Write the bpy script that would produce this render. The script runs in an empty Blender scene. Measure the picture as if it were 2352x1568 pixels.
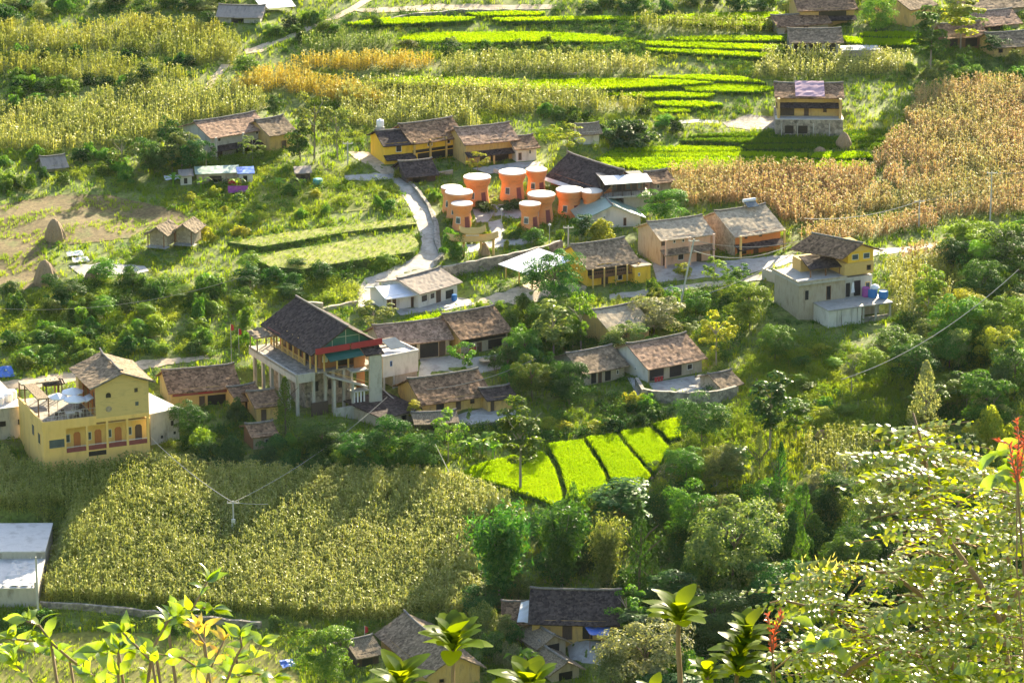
import bpy, math, random
import numpy as np
from mathutils import Vector, Matrix
from mathutils.geometry import delaunay_2d_cdt

R = math.radians
random.seed(7)
rng = np.random.default_rng(7)
S = bpy.context.scene
COL = S.collection

# ------------------------------------------------------------------ camera, sky, sun, exposure
PITCH, CZ, HF = R(17.0), 180.0, R(15.0)
FPX = 1176 / math.tan(HF / 2)                 # focal length in layout units (2352 wide)
cam = bpy.data.cameras.new('camera')
cam.sensor_width = 36
cam.angle = HF
cam.clip_start, cam.clip_end = 0.5, 6000
camo = bpy.data.objects.new('camera', cam)
COL.objects.link(camo)
camo.location = (0, 0, CZ)
camo.rotation_euler = (math.pi / 2 - PITCH, 0, 0)
S.camera = camo
SUN_EL, SUN_AZ = R(21.5), R(20)
w = bpy.data.worlds.new('World')
S.world = w
w.use_nodes = True
nt = w.node_tree
sky = nt.nodes.new('ShaderNodeTexSky')
sky.sky_type = 'NISHITA'
sky.sun_disc = False
sky.sun_elevation, sky.sun_rotation = SUN_EL, SUN_AZ
sky.dust_density = 1.5
bg = nt.nodes['Background']
bg.inputs[1].default_value = 0.088
nt.links.new(sky.outputs[0], bg.inputs[0])
sl = bpy.data.lights.new('sun', 'SUN')
sl.energy, sl.angle, sl.color = 5.0, R(0.5), (1.0, 0.86, 0.60)
so = bpy.data.objects.new('sun', sl)
COL.objects.link(so)
SD = Vector((math.sin(SUN_AZ) * math.cos(SUN_EL), math.cos(SUN_AZ) * math.cos(SUN_EL), math.sin(SUN_EL)))
so.rotation_euler = SD.to_track_quat('Z', 'Y').to_euler()
so.location = (200, 500, 400)
S.view_settings.view_transform = 'Standard'
S.view_settings.look = 'None'
S.view_settings.exposure = 2.15
S.view_settings.gamma = 1.0
HAZE = 0.000008
S.cycles.volume_bounces = 0
S.cycles.max_bounces = 6
S.cycles.diffuse_bounces = 3
S.cycles.transmission_bounces = 4
S.cycles.glossy_bounces = 2
S.cycles.transparent_max_bounces = 6

# ------------------------------------------------------------------ camera geometry, land form
CP, SP = math.cos(PITCH), math.sin(PITCH)

def ray(u, v):
    a, b = (u - 1176) / FPX, (784 - v) / FPX
    return np.array([a, CP + b * SP, -SP + b * CP])

def atD(u, v, D):
    """the point at distance D along the view axis seen in direction (u, v)"""
    return np.array([0, 0, CZ]) + D * ray(u, v)

def project(P):
    P = np.atleast_2d(np.asarray(P, float))
    q = P - np.array([0, 0, CZ])
    d = q[:, 1] * CP - q[:, 2] * SP
    up = q[:, 1] * SP + q[:, 2] * CP
    return 1176 + FPX * q[:, 0] / d, 784 - FPX * up / d

def scale_at(P):
    q = np.asarray(P, float) - np.array([0, 0, CZ])
    return FPX / (q[1] * CP - q[2] * SP)

_pv = [1568, 1100, 784, 500, 250, 0]
_ps = [18.9, 17.2, 16.0, 14.8, 13.8, 12.9]
_prof = [atD(1176, v, FPX / s) for v, s in zip(_pv, _ps)]
YS = [-1500, -60, -4, 0, 6, 12, 20, 30, 120, 300, 380] + [p[1] for p in _prof]
ZS = [260, 186, 178.4, 178.2, 176.2, 172.6, 168, 161, 95, 14, 0] + [p[2] for p in _prof]
YS += [YS[-1] + 60, YS[-1] + 400, 2200]
ZS += [ZS[-1] + 9, ZS[-1] + 120, 420]

def zbase(x, y):
    x, y = np.asarray(x, float), np.asarray(y, float)
    z = np.interp(y, YS, ZS)
    k = np.clip((y - 400) / 30, 0, 1)
    z = z + k * (0.35 * np.sin(x * .11 + 1.3) * np.sin(y * .083) + 0.18 * np.sin(x * .31 + y * .17) * np.sin(y * .27 - x * .12))
    return z

PADS = []

def zland(x, y):
    x, y = np.asarray(x, float), np.asarray(y, float)
    z = zbase(x, y)
    for ox, oy, th, x0, x1, y0, y1, pz, fall in PADS:
        c, s = math.cos(th), math.sin(th)
        lx, ly = (x - ox) * c + (y - oy) * s, -(x - ox) * s + (y - oy) * c
        d = np.hypot(np.maximum(np.maximum(x0 - lx, lx - x1), 0), np.maximum(np.maximum(y0 - ly, ly - y1), 0))
        t = np.clip(1 - d / fall, 0, 1)
        t = t * t * (3 - 2 * t)
        z = z * (1 - t) + pz * t
    return z

HZ = zbase

def at(u, v, dz=0.0):
    """ground point seen in direction (u, v)"""
    d = ray(u, v)
    t = np.arange(380, 1100, 0.5)
    P = np.array([0, 0, CZ]) + t[:, None] * d
    below = P[:, 2] < HZ(P[:, 0], P[:, 1])
    i = int(np.argmax(below)) if below.any() else len(t) - 1
    p = P[i]
    return np.array([p[0], p[1], float(HZ(p[0], p[1])) + dz])

def on_plane(u, v, z):
    d = ray(u, v)
    t = (z - CZ) / d[2]
    return np.array([0, 0, CZ]) + t * d

class Frame:
    """local frame of a building: origin at front left corner, x along the front, y going back"""
    def __init__(s, FL, FR, z=None):
        a = at(*FL)
        if z is None: z = a[2]
        a = on_plane(FL[0], FL[1], z)
        b = on_plane(FR[0], FR[1], z)
        s.o = a
        s.th = math.atan2(b[1] - a[1], b[0] - a[0])
        s.L = math.hypot(b[0] - a[0], b[1] - a[1])
        s.s = scale_at(a)
    def pad(s, x0, x1, y0, y1, dz=0, fall=2.5):
        PADS.append((s.o[0], s.o[1], s.th, x0, x1, y0, y1, s.o[2] + dz, fall))
    def h(s, px):
        return px / s.s / 0.945
    def w(s, x, y, z=0):
        c, n = math.cos(s.th), math.sin(s.th)
        return np.array([s.o[0] + x * c - y * n, s.o[1] + x * n + y * c, s.o[2] + z])

# ------------------------------------------------------------------ materials
MATS = {}

def ramp(nt, fac, cols):
    r = nt.nodes.new('ShaderNodeValToRGB')
    el = r.color_ramp.elements
    while len(el) < len(cols): el.new(0.5)
    for i, (p, c) in enumerate(cols):
        el[i].position = p
        el[i].color = (*c, 1)
    nt.links.new(fac, r.inputs[0])
    return r.outputs[0]

def pm(name, c1, c2=None, scale=1.5, rough=.85, stretch=(1, 1, 1), bump=0.0, lo=.3, hi=.7, c3=None, fine=None, metallic=0, spec=.5):
    """principled surface with noise driven colour; fine=(scale, amount) adds a second small-scale mottling"""
    m = bpy.data.materials.new(name)
    m.use_nodes = True
    t = m.node_tree
    b = t.nodes['Principled BSDF']
    b.inputs['Roughness'].default_value = rough
    b.inputs['Metallic'].default_value = metallic
    b.inputs['Specular IOR Level'].default_value = spec
    if c2 is None: c2 = tuple(x * .8 for x in c1)
    tc = t.nodes.new('ShaderNodeTexCoord')
    mp = t.nodes.new('ShaderNodeMapping')
    mp.inputs['Scale'].default_value = stretch
    t.links.new(tc.outputs['Object'], mp.inputs[0])
    n = t.nodes.new('ShaderNodeTexNoise')
    n.inputs['Scale'].default_value = scale
    n.inputs['Detail'].default_value = 6
    n.inputs['Roughness'].default_value = .65
    t.links.new(mp.outputs[0], n.inputs[0])
    cols = [(lo, c1), (hi, c2)] if c3 is None else [(lo, c1), ((lo + hi) / 2, c2), (hi, c3)]
    c = ramp(t, n.outputs[0], cols)
    if fine:
        v = t.nodes.new('ShaderNodeTexVoronoi')
        v.inputs['Scale'].default_value = fine[0]
        t.links.new(mp.outputs[0], v.inputs[0])
        sp = t.nodes.new('ShaderNodeSeparateColor')
        t.links.new(v.outputs['Color'], sp.inputs[0])
        mr = t.nodes.new('ShaderNodeMapRange')
        mr.inputs[3].default_value = 1 - fine[1]
        mr.inputs[4].default_value = 1 + fine[1]
        t.links.new(sp.outputs[0], mr.inputs[0])
        vm = t.nodes.new('ShaderNodeVectorMath')
        vm.operation = 'SCALE'
        t.links.new(c, vm.inputs[0])
        t.links.new(mr.outputs[0], vm.inputs['Scale'])
        c = vm.outputs[0]
    t.links.new(c, b.inputs['Base Color'])
    if bump:
        bn = t.nodes.new('ShaderNodeBump')
        bn.inputs['Strength'].default_value = bump
        bn.inputs['Distance'].default_value = .1
        n2 = t.nodes.new('ShaderNodeTexNoise')
        n2.inputs['Scale'].default_value = scale * 4
        t.links.new(mp.outputs[0], n2.inputs[0])
        t.links.new(n2.outputs[0], bn.inputs['Height'])
        t.links.new(bn.outputs[0], b.inputs['Normal'])
    MATS[name] = m
    return m

def leaf(name, cols, trans=.45, tint=(1.25, 1.15, .45), gloss=.10, rough=.38, patch=None, objvar=.0):
    """leaf: diffuse + light coming through + a waxy gloss; the colour varies from leaf to leaf"""
    m = bpy.data.materials.new(name)
    m.use_nodes = True
    t = m.node_tree
    t.nodes.clear()
    L = t.links.new
    out = t.nodes.new('ShaderNodeOutputMaterial')
    g = t.nodes.new('ShaderNodeNewGeometry')
    fac = g.outputs['Random Per Island']
    if patch:
        tc = t.nodes.new('ShaderNodeTexCoord')
        n = t.nodes.new('ShaderNodeTexNoise')
        n.inputs['Scale'].default_value = patch[0]
        n.inputs['Detail'].default_value = 3
        L(tc.outputs['Object'], n.inputs[0])
        mr = t.nodes.new('ShaderNodeMapRange')
        mr.inputs[1].default_value, mr.inputs[2].default_value = .3, .7
        L(n.outputs[0], mr.inputs[0])
        mx = t.nodes.new('ShaderNodeMix')
        mx.inputs[0].default_value = patch[1]
        L(fac, mx.inputs[2]); L(mr.outputs[0], mx.inputs[3])
        fac = mx.outputs[0]
    k = len(cols)
    c = ramp(t, fac, [(i / (k - 1) if k > 1 else 0, x) for i, x in enumerate(cols)])
    if objvar:
        oi = t.nodes.new('ShaderNodeObjectInfo')
        hs = t.nodes.new('ShaderNodeHueSaturation')
        mr = t.nodes.new('ShaderNodeMapRange')
        mr.inputs[3].default_value, mr.inputs[4].default_value = 1 - objvar, 1 + objvar
        L(oi.outputs['Random'], mr.inputs[0])
        L(mr.outputs[0], hs.inputs['Value'])
        mr2 = t.nodes.new('ShaderNodeMapRange')
        mr2.inputs[3].default_value, mr2.inputs[4].default_value = .5 - objvar * .07, .5 + objvar * .07
        ml = t.nodes.new('ShaderNodeMath'); ml.operation = 'MULTIPLY'; ml.inputs[1].default_value = 7.31
        fr = t.nodes.new('ShaderNodeMath'); fr.operation = 'FRACT'
        L(oi.outputs['Random'], ml.inputs[0]); L(ml.outputs[0], fr.inputs[0]); L(fr.outputs[0], mr2.inputs[0])
        L(mr2.outputs[0], hs.inputs['Hue'])
        L(c, hs.inputs['Color'])
        c = hs.outputs[0]
    d = t.nodes.new('ShaderNodeBsdfDiffuse')
    L(c, d.inputs[0])
    vm = t.nodes.new('ShaderNodeVectorMath'); vm.operation = 'MULTIPLY'
    vm.inputs[1].default_value = tint
    L(c, vm.inputs[0])
    tr = t.nodes.new('ShaderNodeBsdfTranslucent')
    L(vm.outputs[0], tr.inputs[0])
    ms = t.nodes.new('ShaderNodeMixShader'); ms.inputs[0].default_value = trans
    L(d.outputs[0], ms.inputs[1]); L(tr.outputs[0], ms.inputs[2])
    gl = t.nodes.new('ShaderNodeBsdfGlossy'); gl.inputs['Roughness'].default_value = rough
    m2 = t.nodes.new('ShaderNodeMixShader'); m2.inputs[0].default_value = gloss
    L(ms.outputs[0], m2.inputs[1]); L(gl.outputs[0], m2.inputs[2])
    L(m2.outputs[0], out.inputs[0])
    MATS[name] = m
    return m

# setting
pm('ground', (.07, .12, .02), (.14, .18, .035), scale=.35, c3=(.20, .20, .06), fine=(2.5, .3), spec=.2)
pm('soil', (.115, .082, .032), (.17, .125, .05), scale=.35, c3=(.11, .125, .03), fine=(3, .35), spec=.2)
pm('turf', (.13, .16, .02), (.20, .22, .035), scale=.3, c3=(.27, .25, .06), fine=(3, .25), spec=.2)
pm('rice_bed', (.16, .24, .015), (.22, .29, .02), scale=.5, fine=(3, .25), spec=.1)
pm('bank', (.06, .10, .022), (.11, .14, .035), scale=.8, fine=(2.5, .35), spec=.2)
pm('pond_green', (.17, .17, .03), (.24, .22, .045), scale=.25, fine=(2.5, .2), spec=.2)
pm('road', (.30, .265, .21), (.40, .355, .29), scale=.5, c3=(.22, .19, .14), fine=(2, .12), rough=.7)
pm('dirt', (.42, .31, .19), (.52, .40, .26), scale=.6, c3=(.3, .24, .13), fine=(2, .15))
pm('paving', (.30, .28, .25), (.38, .36, .32), scale=.7, c3=(.23, .21, .185), fine=(1.5, .1), rough=.7)
pm('stone', (.20, .17, .13), (.30, .26, .21), scale=1.2, c3=(.13, .12, .09), fine=(2.2, .4), bump=.5)
# buildings
pm('tile_dark', (0.036, 0.029, 0.028), (0.061, 0.047, 0.043), scale=1.2, c3=(0.086, 0.064, 0.055), fine=(3.2, .55), rough=.95, spec=.12)
pm('tile_brown', (0.118, 0.073, 0.045), (0.213, 0.132, 0.079), scale=.9, c3=(0.284, 0.174, 0.103), fine=(3.2, .55), rough=.95, spec=.12)
pm('tile_pink', (0.197, 0.125, 0.082), (0.313, 0.200, 0.135), scale=.8, c3=(0.383, 0.250, 0.172), fine=(3.2, .45), rough=.95, spec=.12)
pm('tile_grey', (0.142, 0.108, 0.069), (0.224, 0.164, 0.107), scale=.9, c3=(0.296, 0.216, 0.138), fine=(3.2, .45), rough=.95, spec=.12)
pm('tile_cream', (.34, .275, .195), (.44, .36, .26), scale=.8, fine=(3.2, .25), rough=.95, spec=.12)
pm('thatch', (.17, .13, .085), (.28, .22, .15), scale=3, stretch=(4, 1, 1), fine=(4, .4), rough=.95, spec=.12)
pm('asbestos', (.24, .20, .17), (.33, .28, .235), scale=.6, c3=(.20, .165, .14), stretch=(2, .5, 1), rough=.95, spec=.12)
pm('ridge_cap', (.12, .11, .10), (.30, .27, .24), scale=3, rough=.95, spec=.12)
pm('ochre', (.52, .32, .10), (.60, .40, .14), scale=1.1700000000000002, stretch=(1.3, 1.3, .4), c3=(.38, .25, .11), bump=.2)
pm('yellow_paint', (.80, .46, .03), (.86, .53, .045), scale=0.65, stretch=(1.3, 1.3, .4), c3=(.68, .38, .035))
pm('hotel_yellow', (.74, .47, .13), (.80, .53, .17), scale=0.52, stretch=(1.3, 1.3, .4), c3=(.64, .41, .13), bump=.1)
pm('tower_yellow', (.54, .39, .14), (.60, .44, .17), scale=.5, c3=(.44, .33, .13), stretch=(1, 1, 3), bump=.1)
pm('pink_wall', (.60, .36, .25), (.66, .42, .30), scale=0.65, stretch=(1.3, 1.3, .4), c3=(.50, .32, .23))
pm('white_wall', (.58, .54, .47), (.66, .62, .55), scale=0.65, stretch=(1.3, 1.3, .4), c3=(.45, .41, .34), bump=.1)
pm('grey_wall', (.36, .34, .30), (.46, .43, .38), scale=0.78, stretch=(1.3, 1.3, .4), c3=(.28, .26, .22), bump=.2)
pm('mud_wall', (.36, .29, .20), (.44, .37, .27), scale=0.9099999999999999, stretch=(1.3, 1.3, .4), c3=(.28, .22, .15), bump=.2)
pm('concrete', (.38, .35, .30), (.47, .44, .38), scale=.7, c3=(.24, .22, .18), stretch=(1, 1, .4), bump=.2)
pm('slab_white', (.46, .44, .42), (.56, .54, .51), scale=.4, c3=(.34, .32, .30), rough=.6)
pm('hall_wood', (.24, .10, .04), (.33, .15, .06), scale=2, stretch=(6, 6, .6))
pm('wood', (.17, .085, .04), (.25, .13, .06), scale=2, stretch=(6, 6, .6))
pm('wood_orange', (.42, .15, .05), (.52, .20, .06), scale=2, stretch=(6, 6, .6))
pm('wood_dark', (.06, .04, .03), (.10, .07, .05), scale=2, stretch=(6, 6, .6))
pm('timber_yellow', (.55, .36, .11), (.62, .42, .15), scale=2)
pm('dark_opening', (.010, .011, .013), (.02, .02, .022), scale=1, rough=.35)
pm('glass', (.06, .08, .09), (.10, .13, .14), scale=.8, rough=.15)
pm('frame_white', (.62, .60, .55), (.7, .68, .62), scale=2)
pm('red_cloth', (.30, .02, .022), (.38, .035, .035), scale=1.5)
pm('maroon', (.20, .05, .045), (.26, .07, .06), scale=1.5)
pm('green_sheet', (.015, .10, .085), (.025, .14, .115), scale=.5, rough=.4)
pm('green_metal', (.22, .32, .26), (.28, .37, .31), scale=.6, rough=.5)
pm('metal_white', (.60, .63, .68), (.68, .70, .74), scale=.5, rough=.42, metallic=.1)
pm('pink_sheet', (.42, .26, .32), (.50, .32, .38), scale=.8, stretch=(5, .5, 1))
pm('drum_orange', (.74, .25, .085), (.80, .31, .11), scale=.9, c3=(.62, .24, .10), stretch=(1, 1, 2.5), rough=.5)
pm('drum_head', (.60, .55, .47), (.68, .62, .54), scale=.5, rough=.6)
pm('blue_plastic', (.02, .15, .42), (.03, .20, .50), scale=1, rough=.35)
pm('blue_tarp', (.05, .14, .52), (.08, .20, .60), scale=2, rough=.4)
pm('white_cloth', (.74, .74, .76), (.82, .82, .84), scale=1)
pm('purple_cloth', (.28, .06, .30), (.42, .10, .28), scale=1.2)
pm('hay', (.24, .15, .075), (.34, .23, .125), scale=2, stretch=(3, 3, 1), c3=(.18, .12, .07), bump=.6)
pm('bark', (.10, .075, .05), (.17, .13, .09), scale=4)
pm('bark_pale', (.24, .20, .15), (.32, .27, .20), scale=4)
pm('bark_brown', (.20, .12, .06), (.28, .18, .09), scale=14)
pm('pole_grey', (.42, .40, .37), (.50, .48, .44), scale=2)
pm('wire', (.35, .33, .29), (.4, .38, .34), scale=2)
pm('teal', (.10, .32, .30), (.12, .38, .35), scale=2)
pm('steel', (.5, .5, .5), (.6, .6, .6), scale=2, rough=.4, metallic=.6)
# plants
leaf('rice', [(.18, .34, .007), (.26, .41, .008), (.34, .46, .010)], trans=.62, tint=(1.35, 1.25, .3), gloss=.008, patch=(.12, .45))
leaf('rice_shaded', [(.07, .16, .012), (.11, .21, .016), (.16, .25, .02)], trans=.5, gloss=.008)  # darker copy of the rice, shade of its terraces put into the colour
leaf('corn_leaf', [(.13, .19, .03), (.27, .33, .06), (.43, .45, .11), (.58, .57, .22)], trans=.55, gloss=.03, rough=.36, patch=(.07, .4))
leaf('corn_green', [(.09, .17, .025), (.15, .24, .035), (.22, .28, .05)], trans=.5, gloss=.02, patch=(.07, .4))
leaf('corn_yellow', [(.17, .24, .03), (.32, .36, .05), (.48, .44, .07)], trans=.52, tint=(1.2, 1.1, .45), gloss=.02, patch=(.08, .6))
leaf('corn_gold', [(.40, .36, .05), (.56, .46, .06), (.62, .46, .07)], trans=.5, tint=(1.2, 1.05, .45), gloss=.02, patch=(.08, .5))
leaf('corn_brown', [(.30, .34, .09), (.42, .36, .13), (.52, .37, .17), (.46, .30, .15), (.34, .36, .10)], trans=.48, tint=(1.15, 1.0, .65), gloss=.015, patch=(.05, .65))
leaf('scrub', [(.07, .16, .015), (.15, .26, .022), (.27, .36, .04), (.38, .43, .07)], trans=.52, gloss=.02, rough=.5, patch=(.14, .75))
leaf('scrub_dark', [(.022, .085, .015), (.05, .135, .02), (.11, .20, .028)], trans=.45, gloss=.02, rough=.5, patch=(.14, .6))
leaf('tassel', [(.34, .37, .15), (.42, .44, .20), (.26, .31, .11)], trans=.5, tint=(1.1, 1.05, .6), gloss=.02)
leaf('grass', [(.12, .22, .014), (.20, .30, .022), (.32, .36, .04)], trans=.55, tint=(1.3, 1.2, .35), gloss=.015, patch=(.09, .6))
leaf('grass_pale', [(.15, .21, .03), (.23, .28, .05), (.31, .33, .08)], trans=.5, gloss=.02, patch=(.1, .5))
leaf('weed', [(0.047, 0.135, 0.019), (0.095, 0.216, 0.024), (0.189, 0.297, 0.041)], trans=.48, gloss=.02, rough=.5, patch=(.1, .6))
G = dict(gloss=.025, rough=.4)
leaf('tree_dark', [(.024, .085, .016), (.045, .125, .02), (.085, .175, .028)], trans=.42, objvar=.35, **G)
leaf('tree_mid', [(0.061, 0.169, 0.020), (0.115, 0.243, 0.024), (0.189, 0.311, 0.038)], trans=.5, objvar=.35, **G)
leaf('tree_bright', [(0.108, 0.252, 0.017), (0.180, 0.348, 0.022), (0.276, 0.420, 0.034)], trans=.55, objvar=.25, **G)
leaf('tree_olive', [(0.095, 0.162, 0.041), (0.176, 0.243, 0.061), (0.270, 0.311, 0.095)], trans=.45, objvar=.3, **G)
leaf('tree_yellow', [(0.192, 0.264, 0.026), (0.336, 0.384, 0.034), (0.456, 0.432, 0.048)], trans=.55, objvar=.25, **G)
leaf('tree_grey', [(0.150, 0.200, 0.088), (0.250, 0.288, 0.138), (0.375, 0.400, 0.225)], trans=.42, objvar=.2, **G)
leaf('bamboo_leaf', [(0.081, 0.176, 0.024), (0.162, 0.270, 0.038), (0.270, 0.351, 0.061)], trans=.5, objvar=.3, **G)
leaf('front_leaf', [(.09, .17, .012), (.15, .24, .015), (.22, .30, .02)], trans=.62, tint=(1.9, 1.6, .25), gloss=.09, rough=.22)
leaf('rosette_leaf', [(.05, .10, .008), (.09, .15, .010), (.13, .19, .012)], trans=.62, tint=(2.2, 1.7, .2), gloss=.018, rough=.3)
leaf('front_leaf_small', [(.08, .15, .010), (.14, .21, .012), (.22, .28, .02)], trans=.6, tint=(1.9, 1.5, .2), gloss=.06, rough=.24)
leaf('blossom', [(.50, .48, .22), (.55, .5, .18), (.4, .42, .14)], trans=.5, gloss=.03)
leaf('front_yellow', [(.45, .36, .04), (.55, .42, .05), (.5, .28, .06)], trans=.5, gloss=.1)
leaf('red_plume', [(.50, .11, .05), (.6, .18, .08)], trans=.4, tint=(1.1, .8, .6), gloss=.03)

# ------------------------------------------------------------------ mesh tools
def tag(o, label=None, cat=None, group=None, kind=None):
    if label: o['label'] = label
    if cat: o['category'] = cat
    if group: o['group'] = group
    if kind: o['kind'] = kind
    return o

def empty(name, loc, rz=0, label=None, cat=None, group=None):
    o = bpy.data.objects.new(name, None)
    o.empty_display_size = .3
    COL.objects.link(o)
    o.location = loc
    o.rotation_euler = (0, 0, rz)
    return tag(o, label, cat, group)

def link(name, me, parent=None):
    o = bpy.data.objects.new(name, me)
    COL.objects.link(o)
    if parent is not None: o.parent = parent
    return o

class MB:
    def __init__(s):
        s.v, s.f, s.m = [], [], []
    def add(s, vs, fs, m=0):
        n = len(s.v)
        s.v.extend([tuple(map(float, p)) for p in vs])
        for f in fs:
            s.f.append(tuple(i + n for i in f))
            s.m.append(m)
        return s
    def box(s, x0, x1, y0, y1, z0, z1, m=0):
        vs = [(x0, y0, z0), (x1, y0, z0), (x1, y1, z0), (x0, y1, z0), (x0, y0, z1), (x1, y0, z1), (x1, y1, z1), (x0, y1, z1)]
        return s.add(vs, [(3, 2, 1, 0), (4, 5, 6, 7), (0, 1, 5, 4), (1, 2, 6, 5), (2, 3, 7, 6), (3, 0, 4, 7)], m)
    def prism(s, poly, z0, z1, m=0):
        n = len(poly)
        vs = [(p[0], p[1], z0) for p in poly] + [(p[0], p[1], z1) for p in poly]
        fs = [tuple(range(n - 1, -1, -1)), tuple(range(n, 2 * n))] + [(i, (i + 1) % n, n + (i + 1) % n, n + i) for i in range(n)]
        return s.add(vs, fs, m)
    def tube(s, pts, r, n=6, m=0):
        pts = [Vector(p) for p in pts]
        rs = r if isinstance(r, (list, tuple)) else [r] * len(pts)
        vs, fs = [], []
        for i, p in enumerate(pts):
            d = (pts[min(i + 1, len(pts) - 1)] - pts[max(i - 1, 0)]).normalized()
            a = d.orthogonal().normalized() if abs(d.z) > .95 else d.cross(Vector((0, 0, 1))).normalized()
            b = d.cross(a)
            for k in range(n):
                t = 2 * math.pi * k / n
                vs.append(p + (a * math.cos(t) + b * math.sin(t)) * rs[i])
        for i in range(len(pts) - 1):
            for k in range(n):
                k2 = (k + 1) % n
                fs.append((i * n + k, i * n + k2, (i + 1) * n + k2, (i + 1) * n + k))
        fs.append(tuple(range(n - 1, -1, -1)))
        fs.append(tuple(range((len(pts) - 1) * n, len(pts) * n)))
        return s.add(vs, fs, m)
    def lathe(s, prof, n=24, m=0, c=(0, 0)):
        vs, fs = [], []
        for r, z in prof:
            for k in range(n):
                t = 2 * math.pi * k / n
                vs.append((c[0] + r * math.cos(t), c[1] + r * math.sin(t), z))
        for i in range(len(prof) - 1):
            for k in range(n):
                k2 = (k + 1) % n
                fs.append((i * n + k, i * n + k2, (i + 1) * n + k2, (i + 1) * n + k))
        fs.append(tuple(range(n - 1, -1, -1)))
        fs.append(tuple(range((len(prof) - 1) * n, len(prof) * n)))
        return s.add(vs, fs, m)
    def sheet(s, a, b, c, d, th=.14, cell=.5, jit=.03, sag=0.0, m=0):
        """thick sheet over the corners a b c d (counter-clockwise seen from above) with small unevenness"""
        a, b, c, d = map(lambda p: np.array(p, float), (a, b, c, d))
        nx = max(1, int(round(np.linalg.norm(b - a) / cell)))
        ny = max(1, int(round(np.linalg.norm(d - a) / cell)))
        nrm = np.cross(b - a, d - a)
        nrm /= np.linalg.norm(nrm)
        top, bot = [], []
        for j in range(ny + 1):
            for i in range(nx + 1):
                u, v = i / nx, j / ny
                p = (a * (1 - u) + b * u) * (1 - v) + (d * (1 - u) + c * u) * v
                dz = random.uniform(-jit, jit) - sag * math.sin(math.pi * u) * (1 - .0 * v) - sag * .5 * math.sin(math.pi * v)
                top.append(p + nrm * dz)
                bot.append(p + nrm * (dz - th))
        W1 = nx + 1
        N = len(top)
        fs = []
        for j in range(ny):
            for i in range(nx):
                q = j * W1 + i
                fs.append((q, q + 1, q + W1 + 1, q + W1))
                fs.append((N + q, N + q + W1, N + q + W1 + 1, N + q + 1))
        edge = [i for i in range(nx)] + [nx + W1 * j for j in range(ny)] + [ny * W1 + i for i in range(nx, 0, -1)] + [W1 * j for j in range(ny, 0, -1)]
        for k, e in enumerate(edge):
            e2 = edge[(k + 1) % len(edge)]
            fs.append((e, N + e, N + e2, e2))
        return s.add(top + bot, fs, m)
    def build(s, name, mats, parent=None, smooth=False):
        me = bpy.data.meshes.new(name)
        me.from_pydata(s.v, [], s.f)
        for x in (mats if isinstance(mats, (list, tuple)) else [mats]):
            me.materials.append(MATS[x])
        if len(set(s.m)) > 1: me.polygons.foreach_set('material_index', s.m)
        if smooth: me.polygons.foreach_set('use_smooth', [True] * len(s.f))
        me.update()
        return link(name, me, parent)

def np_mesh(name, V, F, mats, M=None):
    """mesh of quads from arrays"""
    me = bpy.data.meshes.new(name)
    V, F = np.asarray(V, np.float32), np.asarray(F, np.int32)
    me.vertices.add(len(V))
    me.vertices.foreach_set('co', V.ravel())
    me.loops.add(F.size)
    me.loops.foreach_set('vertex_index', F.ravel())
    me.polygons.add(len(F))
    me.polygons.foreach_set('loop_start', np.arange(0, F.size, F.shape[1], dtype=np.int32))
    for x in (mats if isinstance(mats, (list, tuple)) else [mats]):
        me.materials.append(MATS[x])
    if M is not None: me.polygons.foreach_set('material_index', np.asarray(M, np.int32))
    me.update(calc_edges=True)
    return me

def spread(tV, tF, tM, pos, yaw, sc, lean=None):
    """copies of a template mesh (quads) set at pos, as arrays"""
    k, n = len(pos), len(tV)
    c, s = np.cos(yaw)[:, None], np.sin(yaw)[:, None]
    sc = np.asarray(sc, float)
    if sc.ndim == 1: sc = np.repeat(sc[:, None], 3, 1)
    x, y, z = tV[None, :, 0] * sc[:, :1], tV[None, :, 1] * sc[:, 1:2], tV[None, :, 2] * sc[:, 2:3]
    if lean is not None:
        x = x + z * lean[:, :1]
        y = y + z * lean[:, 1:2]
    V = np.stack([x * c - y * s, x * s + y * c, z], -1) + pos[:, None, :]
    F = tF[None] + (np.arange(k) * n)[:, None, None]
    return V.reshape(-1, 3), F.reshape(-1, 4), np.tile(tM, k)

def in_poly(u, v, poly):
    u, v = np.asarray(u), np.asarray(v)
    inside = np.zeros(u.shape, bool)
    n = len(poly)
    for i in range(n):
        x1, y1 = poly[i]
        x2, y2 = poly[(i + 1) % n]
        if y1 == y2: continue
        cond = ((y1 > v) != (y2 > v)) & (u < (x2 - x1) * (v - y1) / (y2 - y1) + x1)
        inside ^= cond
    return inside

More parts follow.
